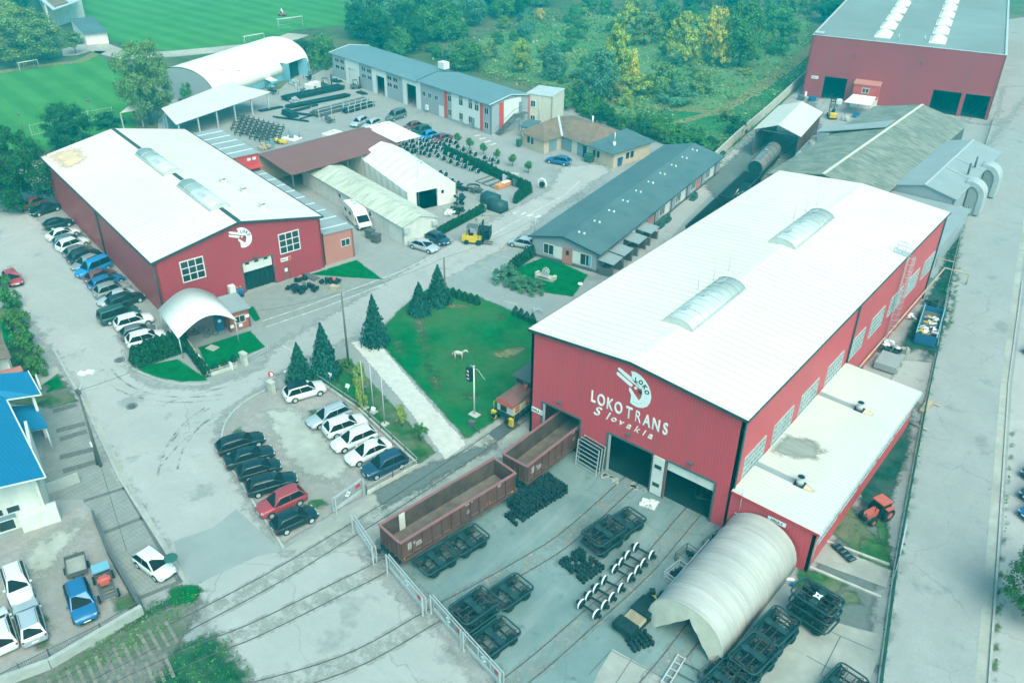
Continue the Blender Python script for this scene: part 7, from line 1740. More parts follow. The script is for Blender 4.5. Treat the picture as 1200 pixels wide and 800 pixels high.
# round road sign and short lamp by the car park
c=at(321,458); h=height_at(c,437); t=thing('road_sign','round white sign with a red edge on a post at the car park entrance','road sign',(c.x,c.y,0)); mb=MB(); mb.cyl((0,0,0),(0,0,h),.035,n=6); mb.build('post',M['galv'],t)
mb=MB(); mb.cyl((.0,-.05,h-.1),(.03,-.08,h-.1),.34,n=20); sg_=mb.build('sign_rim',M['signred'],t); mb=MB(); mb.cyl((.03,-.08,h-.1),(.035,-.088,h-.1),.24,n=20); mb.build('sign_face',M['signw'],sg_)
c=at(336,449); h=height_at(c,437); t=thing('bollard_lamp','short lamp post with a white globe beside the car park','lamp',(c.x,c.y,0)); mb=MB(); mb.cyl((0,0,0),(0,0,h),.05,n=6); mb.build('post',M['dgrey'],t); mb=MB(); mb.ring([(0,0,h),(0,0,h+.1),(0,0,h+.25),(0,0,h+.35)],[.08,.17,.17,.05],10); mb.build('globe',M['lampglow'],t)
c=at(205,672); h=height_at(c,660); t=thing('small_sign','round dark sign seen from above beside the white hatchback','sign',(c.x,c.y,0)); mb=MB(); mb.cyl((0,0,0),(0,0,1.8),.04,n=6); mb.build('post',M['galv'],t); mb=MB(); mb.cyl((0,0,1.8),(0,0,1.86),.55,n=18); mb.build('sign_plate',M['netgreen'],t)
for px,l in (((387,447),'white marker post in the green strip by the spruces'),((408,460),'tilted white board in the green strip above the car park'),((438,487),'small white board at the foot of the middle flagpole')):
    c=at(*px); mb=MB(); mb.cyl((c.x,c.y,0),(c.x,c.y,1.0),.03,n=6); mb.cbox((c.x,c.y,.9),(.45,.06,.5),.6,0,.3); tag(mb.build('small_board',M['signw']),l,'sign')
# ------------------------------------------------------------------ lawn ornaments
c=at(538,421); t=thing('horse_sculpture','pale wooden horse sculpture grazing on the big lawn','sculpture',(c.x,c.y,0),R(35))
mb=MB(); mb.ring([(-.75,0,1.25),(-.3,0,1.32),(.25,0,1.22),(.65,0,1.3)],[.26,.34,.30,.24],10)
mb.ring([(.6,0,1.35),(.95,0,1.7),(1.2,0,1.75),(1.55,0,1.4)],[.2,.17,.16,.08],8)
for x,s in ((-.65,.16),(-.65,-.16),(.5,.16),(.5,-.16)): mb.ring([(x,s,1.2),(x+(.06 if x<0 else .0),s,.6),(x-.02,s,0)],[.13,.075,.07],7)
mb.ring([(-.9,0,1.3),(-1.1,0,1.0),(-1.1,0,.6)],[.06,.07,.03],6)
mb.build('horse_body',M['stone'],t); t.scale=(.72,.72,.72); mb=MB()
for k in range(5): mb.cbox((.62+k*.13,0,1.55+k*.08),(.08,.05,.22),0,0,.4)
mb.build('mane',M['galv'],t)
c=at(639,327); t=thing('wheelset_monument','two grey wheels standing on a low stone plinth on the trimmed lawn','monument',(c.x,c.y,0),R(8))
mb=MB(); mb.box(-1.35,-.45,0,1.35,.45,.55); 
for k in range(7): mb.cbox((-1.2+k*.4,-.46,.3),(.36,.08,.4),0)
mb.box(-1.5,-.3,.2,-1.1,.5,.75); mb.box(1.1,-.3,.2,1.5,.5,.75); mb.build('plinth',M['stone'],t)
for y,x in ((-.28,.1),(.28,-.08)):
    mb=MB(); mb.ring([(x+.5*math.cos(R(a)),y,1.08+.5*math.sin(R(a))) for a in range(0,360,18)],.075,6,closed=True); mb.cyl((x,y-.06,1.08),(x,y+.06,1.08),.17,n=10)
    for a in range(0,360,45): mb.bar((x+.1*math.cos(R(a)),y,1.08+.1*math.sin(R(a))),(x+.46*math.cos(R(a)),y,1.08+.46*math.sin(R(a))),.05,.05)
    mb.build('wheel',M['galv'],t)
mb=MB(); mb.bar((-.8,-.52,.45),(.8,-.52,.45),.05,.12); mb.build('name_band',M['ink'],t)
c=at(680,333); mb=MB(); mb.cyl((c.x,c.y,0),(c.x,c.y,.12),.35,n=9); tag(mb.build('flat_stone',M['signw']),'small white stone on the trimmed lawn by the barrack','stone')
c=at(636,222); 
c=at(635,221); t=thing('wheel_planter','white arched stand with a dark wheel at the end of the thuja hedge','ornament',(c.x,c.y,0),R(20))
mb=MB(); mb.ring([(-.7,0,0),(-.7,0,1.1),(-.45,0,1.6),(0,0,1.8),(.45,0,1.6),(.7,0,1.1),(.7,0,0)],.12,6); mb.build('arch',M['signw'],t); mb=MB(); mb.cyl((0,-.1,.75),(0,.1,.75),.5,n=16); mb.build('wheel',M['blackr'],t)
# ------------------------------------------------------------------ machines in front of the left hall and other small things
def kart(px,rz,lab,col):
    c=at(*px); t=thing('scrap_machine',lab,'machine',(c.x,c.y,.02),rz); mb=MB(); rnd=random.Random(int(px[0]*3))
    for _ in range(9): mb.cbox((rnd.uniform(-.7,.7),rnd.uniform(-.45,.45),rnd.uniform(.2,.55)),(rnd.uniform(.3,.7),rnd.uniform(.2,.5),rnd.uniform(.15,.35)),rnd.random()*3)
    mb.build('parts',M['dark'],t); mb=MB(); mb.cyl((0,0,.4),(0,0,.85),.22,n=8); mb.build('motor',M[col],t)
    for x,y in ((-.5,.4),(.5,-.4)): mb=MB(); mb.cyl((x,y-.1,.28),(x,y+.1,.28),.28,n=12); mb.build('wheel',M['blackr'],t)
for (px,l,col) in (((343,340),'dark machine part in front of the left hall, leftmost of the group','dark'),((350,343),'dark machine part in front of the left hall, nearest the street','dark'),((357,338),'dark machine part in the middle of the group before the left hall','dgrey'),((367,340),'dark machine part at the right end of the group before the left hall','dark'),((353,329),'machine part with a red motor beside the left hall door','tractorred'),((383,332),'dark machine part beside the hall lawn','dark'),((392,332),'machine part with an orange motor beside the hall lawn','tractorred')): kart(px,random.random()*3,l,col)
c=at(393,339); mb=MB(); mb.cbox((c.x,c.y,.25),(1.2,.7,.45),.3); mb.cbox((c.x,c.y,.5),(1.3,.8,.05),.3); tag(mb.build('wooden_crate',M['wood']),'pale wooden crate beside the machine parts near the hall lawn','crate')
c=at(364,325); mb=MB(); mb.box(c.x-1.3,c.y-.5,.02,c.x+1.3,c.y+.5,.2); tag(mb.build('steel_plate_stack',M['dgrey']),'flat grey stack of plates at the foot of the left hall','steel plates')
for px,l in (((380,314),'concrete manhole slab in the lawn by the left hall'),((249,408),'concrete manhole slab in the gate lawn')):
    c=at(*px); mb=MB(); mb.cbox((c.x,c.y,.06),(1.3,1.0,.1),.2); tag(mb.build('manhole_slab',M['slabs']),l,'manhole slab')
c=at(280,349); t=thing('gas_bottle_rack','white cabinet with orange and blue bottles by the left hall door','bottle rack',(c.x,c.y,0),A)
mb=MB(); mb.box(-1.1,-.3,0,-.3,.5,2.0); mb.build('cabinet',M['trimw'],t)
for k,(x,y,m) in enumerate(((0,0,'bluep'),(.35,.1,'bluep'),(.15,.4,'orange'),(.55,.4,'orange'),(.6,0,'bluep'))): mb=MB(); mb.cyl((x,y,0),(x,y,1.3),.15,n=10); mb.cyl((x,y,1.3),(x,y,1.45),.08,n=8); mb.build('bottle',M[m],t)
c=at(258,386); t=thing('blue_machine','blue vending machine under the bowed canopy','machine',(c.x,c.y,0),R(75)); mb=MB(); mb.box(-.45,-.4,0,.45,.4,1.9); mb.build('cabinet',M['bluep'],t); mb=MB(); mb.cyl((0,-.40,1.4),(0,-.43,1.4),.22,n=14); mb.build('front_panel',M['signw'],t)
for (px,l) in (((224,394),'black bicycle under the bowed canopy, left one'),((231,392),'black bicycle under the bowed canopy, middle one'),((237,390),'black bicycle under the bowed canopy, right one'),((248,394),'black bicycle stand in front of the gate lodge')):
    c=at(*px); t=thing('bicycle',l,'bicycle',(c.x,c.y,0),R(70))
    for x in (-.5,.5): mb=MB(); mb.ring([(x+.33*math.cos(R(a)),0,.33+.33*math.sin(R(a))) for a in range(0,360,24)],.03,5,closed=True); mb.build('wheel',M['blackr'],t)
    mb=MB()
    for a,b_ in (((-.5,.33),(-.2,.75)),((-.2,.75),(.35,.72)),((.35,.72),(.5,.33)),((-.5,.33),(0,.3)),((0,.3),(-.2,.85)),((0,.3),(.35,.72)),((.35,.72),(.3,1.0))): mb.cyl((a[0],0,a[1]),(b_[0],0,b_[1]),.025,n=5)
    mb.bar((.3,-.28,1.0),(.3,.28,1.0),.03,.03); mb.build('frame',M['dgrey'],t); mb=MB(); mb.cbox((-.2,0,.88),(.25,.12,.06)); mb.build('saddle',M['blackr'],t)
def bin_(px,l,m,w=1.3,d=1.0,h=1.25,rz=0):
    c=at(*px); t=thing('waste_bin',l,'bin',(c.x,c.y,.02),rz); mb=MB(); mb.loft([[(-w*.42,-d*.42,.15),(w*.42,-d*.42,.15),(w*.42,d*.42,.15),(-w*.42,d*.42,.15)],[(-w/2,-d/2,h),(w/2,-d/2,h),(w/2,d/2,h),(-w/2,d/2,h)]],0,False); mb.build('body',M[m],t)
    mb=MB(); mb.cbox((0,0,h+.05),(w*1.05,d*1.05,.1)); mb.cbox((0,d*.1,h+.12),(w*.9,d*.6,.06)); mb.build('lid',M[m],t)
    for x in (-w*.35,w*.35):
        for y in (-d*.35,d*.35): mb=MB(); mb.cyl((x,y-.04,.08),(x,y+.04,.08),.08,n=8); mb.build('wheel',M['blackr'],t)
bin_((434,279),'dark waste bin behind the motorhome, left one','dgrey',rz=.2); bin_((441,284),'dark waste bin behind the motorhome, right one','dgrey',rz=.2)
bin_((690,190),'dark green waste bin by the open door of the tiled house','netgreen',1.6,1.2,1.4); bin_((723,194),'bright blue waste bin at the corner of the tiled house','bluep',1.6,1.2,1.5); bin_((733,190),'dark waste bin behind the bright blue one','dgrey',1.4,1.1,1.3)
bin_((608,172),'dark green waste bin at the left end of the tiled house','netgreen',.8,.8,1.3); bin_((613,168),'small orange waste bin against the tiled house wall','orange',.7,.7,1.2)
# blue tipping container with scrap
a,b=at(1082,405),at(1092,372); d=b-a; t=thing('scrap_container','blue open scrap container full of pale rubbish beside the hall','container',((a+b)/2).to_tuple(),math.atan2(d.y,d.x))
L=d.length
mb=MB(); mb.box(-L/2,-1.15,.15,L/2,1.15,.25)
mb.build('floor',M['bluep'],t)
for y in (-1.15,1.1): mb=MB(); mb.box(-L/2,y,.25,L/2,y+.05,1.5); [mb.box(-L/2+.3+k*.9,y-.06 if y<0 else y+.05,.2,-L/2+.4+k*.9,y if y<0 else y+.11,1.5) for k in range(int(L/.9))]; mb.build('side_wall',M['bluep'],t)
for x in (-L/2,L/2-.05): mb=MB(); mb.box(x,-1.1,.25,x+.05,1.1,1.5); mb.build('end_wall',M['bluep'],t)
mb=MB(); mb.box(-L/2-.05,-1.22,1.5,L/2+.05,-1.08,1.58); mb.box(-L/2-.05,1.08,1.5,L/2+.05,1.22,1.58); mb.build('rim',M['lblue'],t)
mb=MB(); rnd=random.Random(4)
for _ in range(46): mb.cbox((rnd.uniform(-L*.45,L*.2),rnd.uniform(-.95,.95),rnd.uniform(.9,1.45)),(rnd.uniform(.2,.8),rnd.uniform(.1,.4),rnd.uniform(.05,.2)),rnd.random()*3,rnd.choice((0,0,0,1,2)),rnd.uniform(-.5,.5),rnd.uniform(-.5,.5))
mb.build('rubbish',[M['trimw'],M['dgrey'],M['yellow']],t)
mb=MB(); mb.box(-L/2+.1,-1.05,.26,L/2-.1,1.05,.85); mb.build('rubbish_bed',M['dgrey'],t)
c=at(1040,429); t=thing('sheet_stack','pale grey stack of sheets on timber behind the annex','sheet stack',(c.x,c.y,0),R(3)); mb=MB(); mb.box(-1.2,-1.6,.2,1.2,1.6,1.0); mb.build('sheets',M['greysheet'],t); mb=MB(); mb.box(-1.2,-1.0,0,1.2,-.8,.19); mb.box(-1.2,.8,0,1.2,1.0,.19); mb.build('bearer',M['wood'],t)
rnd=random.Random(8)
for k,(px,l) in enumerate((((1047,436),'pale concrete block nearest the annex in the scrap row'),((1052,428),'second pale concrete block in the scrap row beside the annex'),((1055,421),'third pale concrete block in the scrap row beside the annex'),((1060,413),'pale concrete block farthest from the annex in the scrap row'))):
    c=at(*px); mb=MB(); mb.cbox((c.x,c.y,.3),(.9,.7,.6),.2*k); tag(mb.build('concrete_block',M['slabs']),l,'concrete block')
cage((1044,414),'dark heap of white and dark scrap below the caged ladder',2.6,1.8,1.0); 
c=at(1042,412); mb=MB()
for _ in range(14): mb.cbox((c.x+rnd.uniform(-1,1),c.y+rnd.uniform(-1,1),rnd.uniform(.9,1.3)),(rnd.uniform(.3,.8),rnd.uniform(.2,.4),.08),rnd.random()*3,0,.3)
tag(mb.build('white_scrap',M['signw']),'white scrap pieces on the dark heap below the caged ladder','scrap')
c=at(1067,373); mb=MB()
for _ in range(8): mb.cbox((c.x+rnd.uniform(-.4,.4),c.y+rnd.uniform(-.5,.5),rnd.uniform(.1,.6)),(rnd.uniform(.3,.7),rnd.uniform(.2,.4),.15),rnd.random()*3,0,.4)
tag(mb.build('white_bags',M['signw']),'white bags leaning at the hall wall beside the scrap container','bags')
cage((1092,358),'dark red scrap pile behind the blue container',1.8,1.4,.9)
for px,l in (((1098,308),'grey lean-to cupboard at the back corner of the big hall'),((1094,330),'grey slab leaning near the back corner of the big hall')):
    c=at(*px); mb=MB(); mb.cbox((c.x-.6,c.y,1.0 if '308' in str(px) else .6),(1.4,3.2,2.0 if '308' in str(px) else 1.2),R(4)); tag(mb.build('store_box',M['greysheet']),l,'store box')
c=at(1116,379-62); mb=MB(); mb.bar((c.x-3,c.y-1,1.6),(c.x+.5,c.y-.6,1.6),.1,.1); mb.bar((c.x+.4,c.y-.6,0),(c.x+.4,c.y-.6,1.6),.1,.1); tag(mb.build('barrier_pole',M['wood']),'pale barrier pole between hall and road fence','barrier')
for a,b,l in (((1082,470),(1102,477),'yellow bar lying across the strip by the annex corner'),((1068,497),(1086,505),'pink pipe lying near the annex corner')):
    a,b=at(*a),at(*b); mb=MB(); mb.cyl((a.x,a.y,.15),(b.x,b.y,.15),.08,n=6); tag(mb.build('loose_bar',M['wood']),l,'bar')
c=at(1085,478); mb=MB(); mb.box(c.x-.35,c.y-1.4,.02,c.x+.35,c.y+1.4,.35); tag(mb.build('timber_stack',M['wood']),'short stack of yellowish timber at the road fence by the annex','timber')
c=at(988,649); t=thing('pallet_trolley','small dark trolley with rails on the concrete pad','trolley',(c.x,c.y,.05),R(-25)); mb=MB(); mb.box(-1.1,-.4,.15,1.1,.4,.25); mb.build('deck',M['dark'],t); mb=MB()
for k in range(5): mb.cyl((-1+k*.5,-.35,.3),(-1+k*.5,.35,.3),.1,n=8)
mb.build('roller',M['dgrey'],t)
c=at(924,679); mb=MB(); mb.cbox((c.x,c.y,.1),(1.0,.3,.05),.8,0,.2); mb.cbox((c.x+.5,c.y-.4,.15),(.35,.3,.2),.3,1); tag(mb.build('plastic_rubbish',[M['signw'],M['bluep']]),'white and blue plastic rubbish beside the tarpaulin tent','rubbish')
# storage yard behind the left hall
def steel_rack(a,b,lab,h,w,m='dark',posts=False,seed=1):
    a,b=at(*a),at(*b); d=b-a; L=d.length; t=thing('steel_stack',lab,'steel stack',((a+b)/2).to_tuple(),math.atan2(d.y,d.x)); rnd=random.Random(seed)
    n=int(w/.28)
    for l in range(max(1,int(h/.3))):
        mb=MB()
        for k in range(n):
            if rnd.random()<.12: continue
            o=rnd.uniform(-.5,.5); mb.box(-L/2+o,-w/2+k*.28,.12+l*.3,L/2+o*.5,-w/2+k*.28+.2,.12+l*.3+.22)
        mb.build('bar_layer',M[m],t)
    if posts:
        for k in range(5):
            x=-L/2+.4+k*(L-.8)/4
            for s in (-1,1): mb=MB(); mb.box(x-.06,s*w/2-.06,0,x+.06,s*w/2+.06,1.8); mb.build('post',M['galv'],t)
        for z in (.8,1.5):
            for s in (-1,1): mb=MB(); mb.bar((-L/2,s*(w/2+.02),z),(L/2,s*(w/2+.02),z),.07,.07); mb.build('rail',M['galv'],t)
for q in (((334,118),(400,104),'long dark stack of profiles nearest the white van',.9,2.6),((338,127),(408,113),'long dark stack of profiles in the middle of the yard',.6,2.2),((345,131),(372,124),'short dark stack of profiles in front of the long stacks',.3,1.2),((322,138),(362,143),'thin dark profiles lying behind the wheelset block',.3,.8),((332,132),(366,136),'thin dark pipes behind the plate stack',.3,.9),((352,140),(378,132),'single dark beam pair in front of the racks',.3,.7),((305,131),(330,126),'dark low stack beside the open shed',.5,1.4)): steel_rack(*q[:5],seed=int(q[0][0]))
steel_rack((368,137),(428,121),'long galvanised rack with dark bars in the back yard',1.2,2.4,'dgrey',True,5); steel_rack((404,133),(436,124),'short dark rack beside the long galvanised rack',.9,1.6,'dark',True,6)
c=at(340,136); mb=MB(); mb.T=TM((c.x,c.y,0),R(-10)); mb.loft([[(-2,-1.0,.1),(2,-1.0,.1),(2,1.0,.1),(-2,1.0,.1)],[(-1.9,-.6,1.1),(1.9,-.6,1.1),(1.9,.6,1.1),(-1.9,.6,1.1)]],0,False)
for k in range(9): mb.bar((-1.9+k*.47,-1.0,.15),(-1.9+k*.47,-.6,1.12),.1,.06)
tag(mb.build('sleeper_stack',M['dark']),'dark sloping stack of plates behind the wheelset block','stack')
for (px,l,m,hh) in (((385,143),'grey loader attachment with forks beside the racks','dgrey',1.3),((318,104),'blue and white pallet stack by the barrel hall door','lblue',1.6),((345,100),'grey steel boxes beside the barrel hall door','galv',1.3),((356,110),'blue wrapped machine in the back yard','bluep',1.2),((362,93),'dark bundle of bars near the barrel hall door','dark',.8),((320,110),'dark steel frame beside the open shed end','dark',1.0),((395,96),'dark flat stack along the grey block wall, farther one','dark',.4),((424,110),'dark flat stack along the grey block wall, nearer one','dark',.3),((345,121),'pale machine with posts behind the dark stacks','galv',1.2)):
    c=at(*px); t=thing('yard_equipment',l,'equipment',(c.x,c.y,0),R(-12)); rnd=random.Random(int(px[0])); mb=MB()
    for _ in range(10): mb.cbox((rnd.uniform(-1.4,1.4),rnd.uniform(-.7,.7),rnd.uniform(.15,hh)),(rnd.uniform(.3,1.2),rnd.uniform(.2,.8),rnd.uniform(.1,.4)),rnd.uniform(-.2,.2))
    mb.build('parts',M[m],t); mb=MB()
    for x in (-1.4,1.4):
        for y in (-.7,.7): mb.bar((x,y,0),(x,y,hh),.09,.09)
    mb.build('frame',M['dgrey'],t)
c=at(316,101); mb=MB(); mb.T=TM((c.x,c.y,1.7),R(-12))
for k in range(6): mb.box(-2.6+k*.9,-.9,0,-1.85+k*.9,.9,.1)
tag(mb.build('white_sheet_pack',M['signw']),'row of white wrapped packs on the pallet stack by the barrel hall','packs')
c=at(342,163); t=thing('bottle_pallet','white pallet with blue gas bottles behind the maroon roof','pallet',(c.x,c.y,0),R(10)); mb=MB(); mb.box(-1.6,-1.2,.05,1.6,1.2,.3); mb.build('pallet_deck',M['signw'],t)
rnd=random.Random(2)
for k in range(9): mb=MB(); x,y=rnd.uniform(-1.3,1.3),rnd.uniform(-.9,.9); mb.cyl((x,y,.3),(x,y,rnd.uniform(1.0,1.7)),.14,n=8); mb.build('bottle',M['bluedoor'],t)
for px,l,m in (((310,175),'pale stack of timber behind the maroon roof','wood'),((328,168),'yellow plastic crates behind the maroon roof','yellow'),((318,170),'grey wrapped pallet behind the maroon roof','bluedoor')):
    c=at(*px); mb=MB(); rnd=random.Random(int(px[0]))
    for _ in range(7): mb.cbox((c.x+rnd.uniform(-1.4,1.4),c.y+rnd.uniform(-.8,.8),rnd.uniform(.2,.7)),(rnd.uniform(.5,1.2),rnd.uniform(.4,.8),.4),rnd.uniform(-.2,.2))
    tag(mb.build('stacked_goods',M[m]),l,'stacked goods')
# yard in front of the tent hall
for k,(a,b) in enumerate((((560,214),(580,207)),((568,217),(588,210)),((576,220),(596,214)))):
    a,b=at(*a),at(*b); d=b-a; mb=MB(); mb.T=TM(((a+b)/2).to_tuple(),math.atan2(d.y,d.x)); L=d.length
    mb.box(-L/2,-.7,.02,L/2,-.6,.14); mb.box(-L/2,.6,.02,L/2,.7,.14); mb.box(-L/2,-.6,.02,-L/2+.12,.6,.14); mb.box(L/2-.12,-.6,.02,L/2,.6,.14)
    tag(mb.build('floor_frame',M['dgrey']),('flat dark steel frame on the ground, nearest the wheelsets','flat dark steel frame on the ground between two others','flat dark steel frame on the ground, nearest the orange load')[k],'steel frame')
for px,l,m in (((594,213),'grey crate with pale lid beside the thuja hedge','galv'),((603,212),'round top pale bin beside the thuja hedge','stone'),((606,218),'dark machine block in front of the thuja hedge','dgrey')):
    c=at(*px); mb=MB(); mb.cbox((c.x,c.y,.6),(1.3,1.1,1.2),.4); mb.cbox((c.x,c.y,1.24),(1.4,1.2,.08),.4); tag(mb.build('crate',M[m]),l,'crate')
a,b=at(582,222),at(603,214); d=b-a; mb=MB(); mb.T=TM(((a+b)/2).to_tuple(),math.atan2(d.y,d.x)); L=d.length; mb.box(-L/2,-.45,.1,L/2,.45,.75); mb.box(-L/2,-.47,.45,L/2,.47,.5); mb.box(-.8,-.46,.76,.8,.46,.80,1)
tag(mb.build('orange_load',[M['orange'],M['signw']]),'long orange wrapped load on the ground by the thuja hedge','load')
for px,l,w in (((512,229),'dark heap of parts at the tent hall corner',2.6),((526,226),'grey heap of castings beside the tent hall',2.4),((540,222),'dark heap of castings beside the tent hall',2.4),((555,225),'pale tangle of steel hoops in the yard beside the tent hall',3.0),((541,241),'tall dark stack of boxes behind the low thuja row',1.8),((535,249),'dark low stack behind the low thuja row',2.0),((527,252),'white sacks behind the low thuja row',1.2)):
    c=at(*px); mb=MB(); rnd=random.Random(int(px[0]*5))
    for _ in range(16): mb.cbox((c.x+rnd.uniform(-w/2,w/2),c.y+rnd.uniform(-.8,.8),rnd.uniform(.1,1.8 if 'tall' in l else .8)),(rnd.uniform(.2,.9),rnd.uniform(.2,.6),rnd.uniform(.1,.4)),rnd.random()*3)
    if 'hoops' in l:
        for k in range(4): mb.ring([(c.x+1.2*math.cos(R(a)),c.y+1.0*math.sin(R(a)),.8+k*.1) for a in range(0,360,30)],.05,4,closed=True)
    tag(mb.build('parts_heap',M['signw'] if 'white' in l else M['dark'] if 'dark' in l else M['dgrey']),l,'parts heap')
for px,l in (((575,238),'dark tarpaulin covered stack at the end of the low thuja row, rear one'),((583,246),'dark tarpaulin covered stack at the end of the low thuja row, front one')):
    c=at(*px); mb=MB(); mb.loft([[(c.x-1.5,c.y-1,0),(c.x+1.5,c.y-1,0),(c.x+1.5,c.y+1,0),(c.x-1.5,c.y+1,0)],[(c.x-1.4,c.y-.9,1.5),(c.x+1.4,c.y-.9,1.5),(c.x+1.4,c.y+.9,1.5),(c.x-1.4,c.y+.9,1.5)],[(c.x-1,c.y-.2,1.9),(c.x+1,c.y-.2,1.9),(c.x+1,c.y+.2,1.9),(c.x-1,c.y+.2,1.9)]],0,True); tag(mb.build('covered_stack',M['flash']),l,'covered stack')
for px,l in (((566,258),'pale stone kerb block beside the low thuja row, left one'),((573,254),'pale stone kerb block beside the low thuja row, right one')):
    c=at(*px); mb=MB(); mb.cbox((c.x,c.y,.25),(2.0,.6,.5),R(55)); tag(mb.build('kerb_block',M['slabs']),l,'block')
# wheelbarrow like stand on the side street, small things in the rear yard
c=at(629,367); mb=MB(); mb.bar((c.x-.8,c.y,.5),(c.x+.8,c.y+.2,.6),.08,.08); mb.bar((c.x-.2,c.y-.5,.5),(c.x+.1,c.y+.6,.5),.08,.08)
for x,y in ((-.7,0),(.7,.2),(0,.5),(-.1,-.4)): mb.cyl((c.x+x,c.y+y,0),(c.x+x,c.y+y,.55),.04,n=5)
tag(mb.build('work_stand',M['galv']),'small grey work stand on the side street by the hall roof edge','stand')
for px,l,m in (((945,112),'white box against the rear hall front wall','signw'),((938,117),'grey pallets beside the rear hall corner','dgrey'),((952,118),'blue drum in front of the rear hall','bluep'),((985,122),'white bags beside the rear hall door','signw'),((1002,138),'blue pump under the white canopy','bluep'),((990,141),'grey parts under the white canopy','galv')):
    c=at(*px); mb=MB(); rnd=random.Random(int(px[0])); 
    for _ in range(4): mb.cbox((c.x+rnd.uniform(-.6,.6),c.y+rnd.uniform(-.5,.5),.5),(rnd.uniform(.5,1.2),rnd.uniform(.4,.9),rnd.uniform(.5,1.2)),rnd.random())
    tag(mb.build('yard_goods',M[m]),l,'goods')
# goals on the pitches
def goal(a,b,top,lab):
    a,b=at(*a),at(*b); d=b-a; L=d.length; h=height_at(a,top); t=thing('football_goal',lab,'goal',(a.x,a.y,0),math.atan2(d.y,d.x)); dp=1.8
    mb=MB(); mb.ring([(0,0,0),(0,0,h),(L,0,h),(L,0,0)],.07,6); mb.build('goal_frame',M['signw'],t)
    mb=MB()
    for x in (0,L): mb.ring([(x,0,h),(x,dp*.5,h),(x,dp,0)],.04,5)
    for k in range(int(L/.8)+1): mb.cyl((k*.8,dp*.5,h),(k*.8,dp,0),.018,n=4); mb.cyl((k*.8,0,h),(k*.8,dp*.5,h),.018,n=4)
    for j in range(4): u=j/3; mb.cyl((0,dp*(.5+.5*u),h*(1-u)),(L,dp*(.5+.5*u),h*(1-u)),.018,n=4)
    mb.build('net',M['galv'],t)
goal((327,35),(355,31),23,'white football goal on the upper pitch behind the barrel hall')
goal((287,51),(310,47),43,'white football goal lying back on the edge of the upper pitch')
goal((24,84),(46,80),74,'white football goal at the end of the lower pitch below the willow')
c=at(331,19); t=thing('ride_on_mower','red ride-on mower cutting stripes on the upper pitch','mower',(c.x,c.y,0),R(20)); mb=MB(); mb.box(-1.0,-.5,.4,1.0,.5,.9); mb.build('body',M['tractorred'],t); mb=MB(); mb.cbox((-.3,0,1.1),(.6,.6,.5)); mb.build('seat',M['blackr'],t)
for x in (-.7,.7):
    for s in (-1,1): mb=MB(); mb.cyl((x,s*.5,.35),(x,s*.7,.35),.35,n=10); mb.build('wheel',M['blackr'],t)
p=thing('person','person in a pale shirt seated on the red mower','person',(0,0,0))
p.location=(c.x-.2,c.y,0); mb=MB(); mb.ring([(0,0,1.3),(0,0,1.6),(0.02,0,1.9),(.03,0,2.0),(.05,0,2.1),(.05,0,2.25),(.05,0,2.33)],[.17,.2,.19,.07,.11,.11,.04],8); mb.ring([(.02,.2,1.85),(.25,.25,1.6),(.5,.18,1.55)],[.07,.06,.05],6); mb.ring([(.02,-.2,1.85),(.25,-.25,1.6),(.5,-.18,1.55)],[.07,.06,.05],6); mb.ring([(0,.12,1.32),(.45,.14,1.3),(.5,.14,.95)],[.1,.08,.07],6); mb.ring([(0,-.12,1.32),(.45,-.14,1.3),(.5,-.14,.95)],[.1,.08,.07],6); mb.build('body',M['signw'],p)
c=at(64,760); 
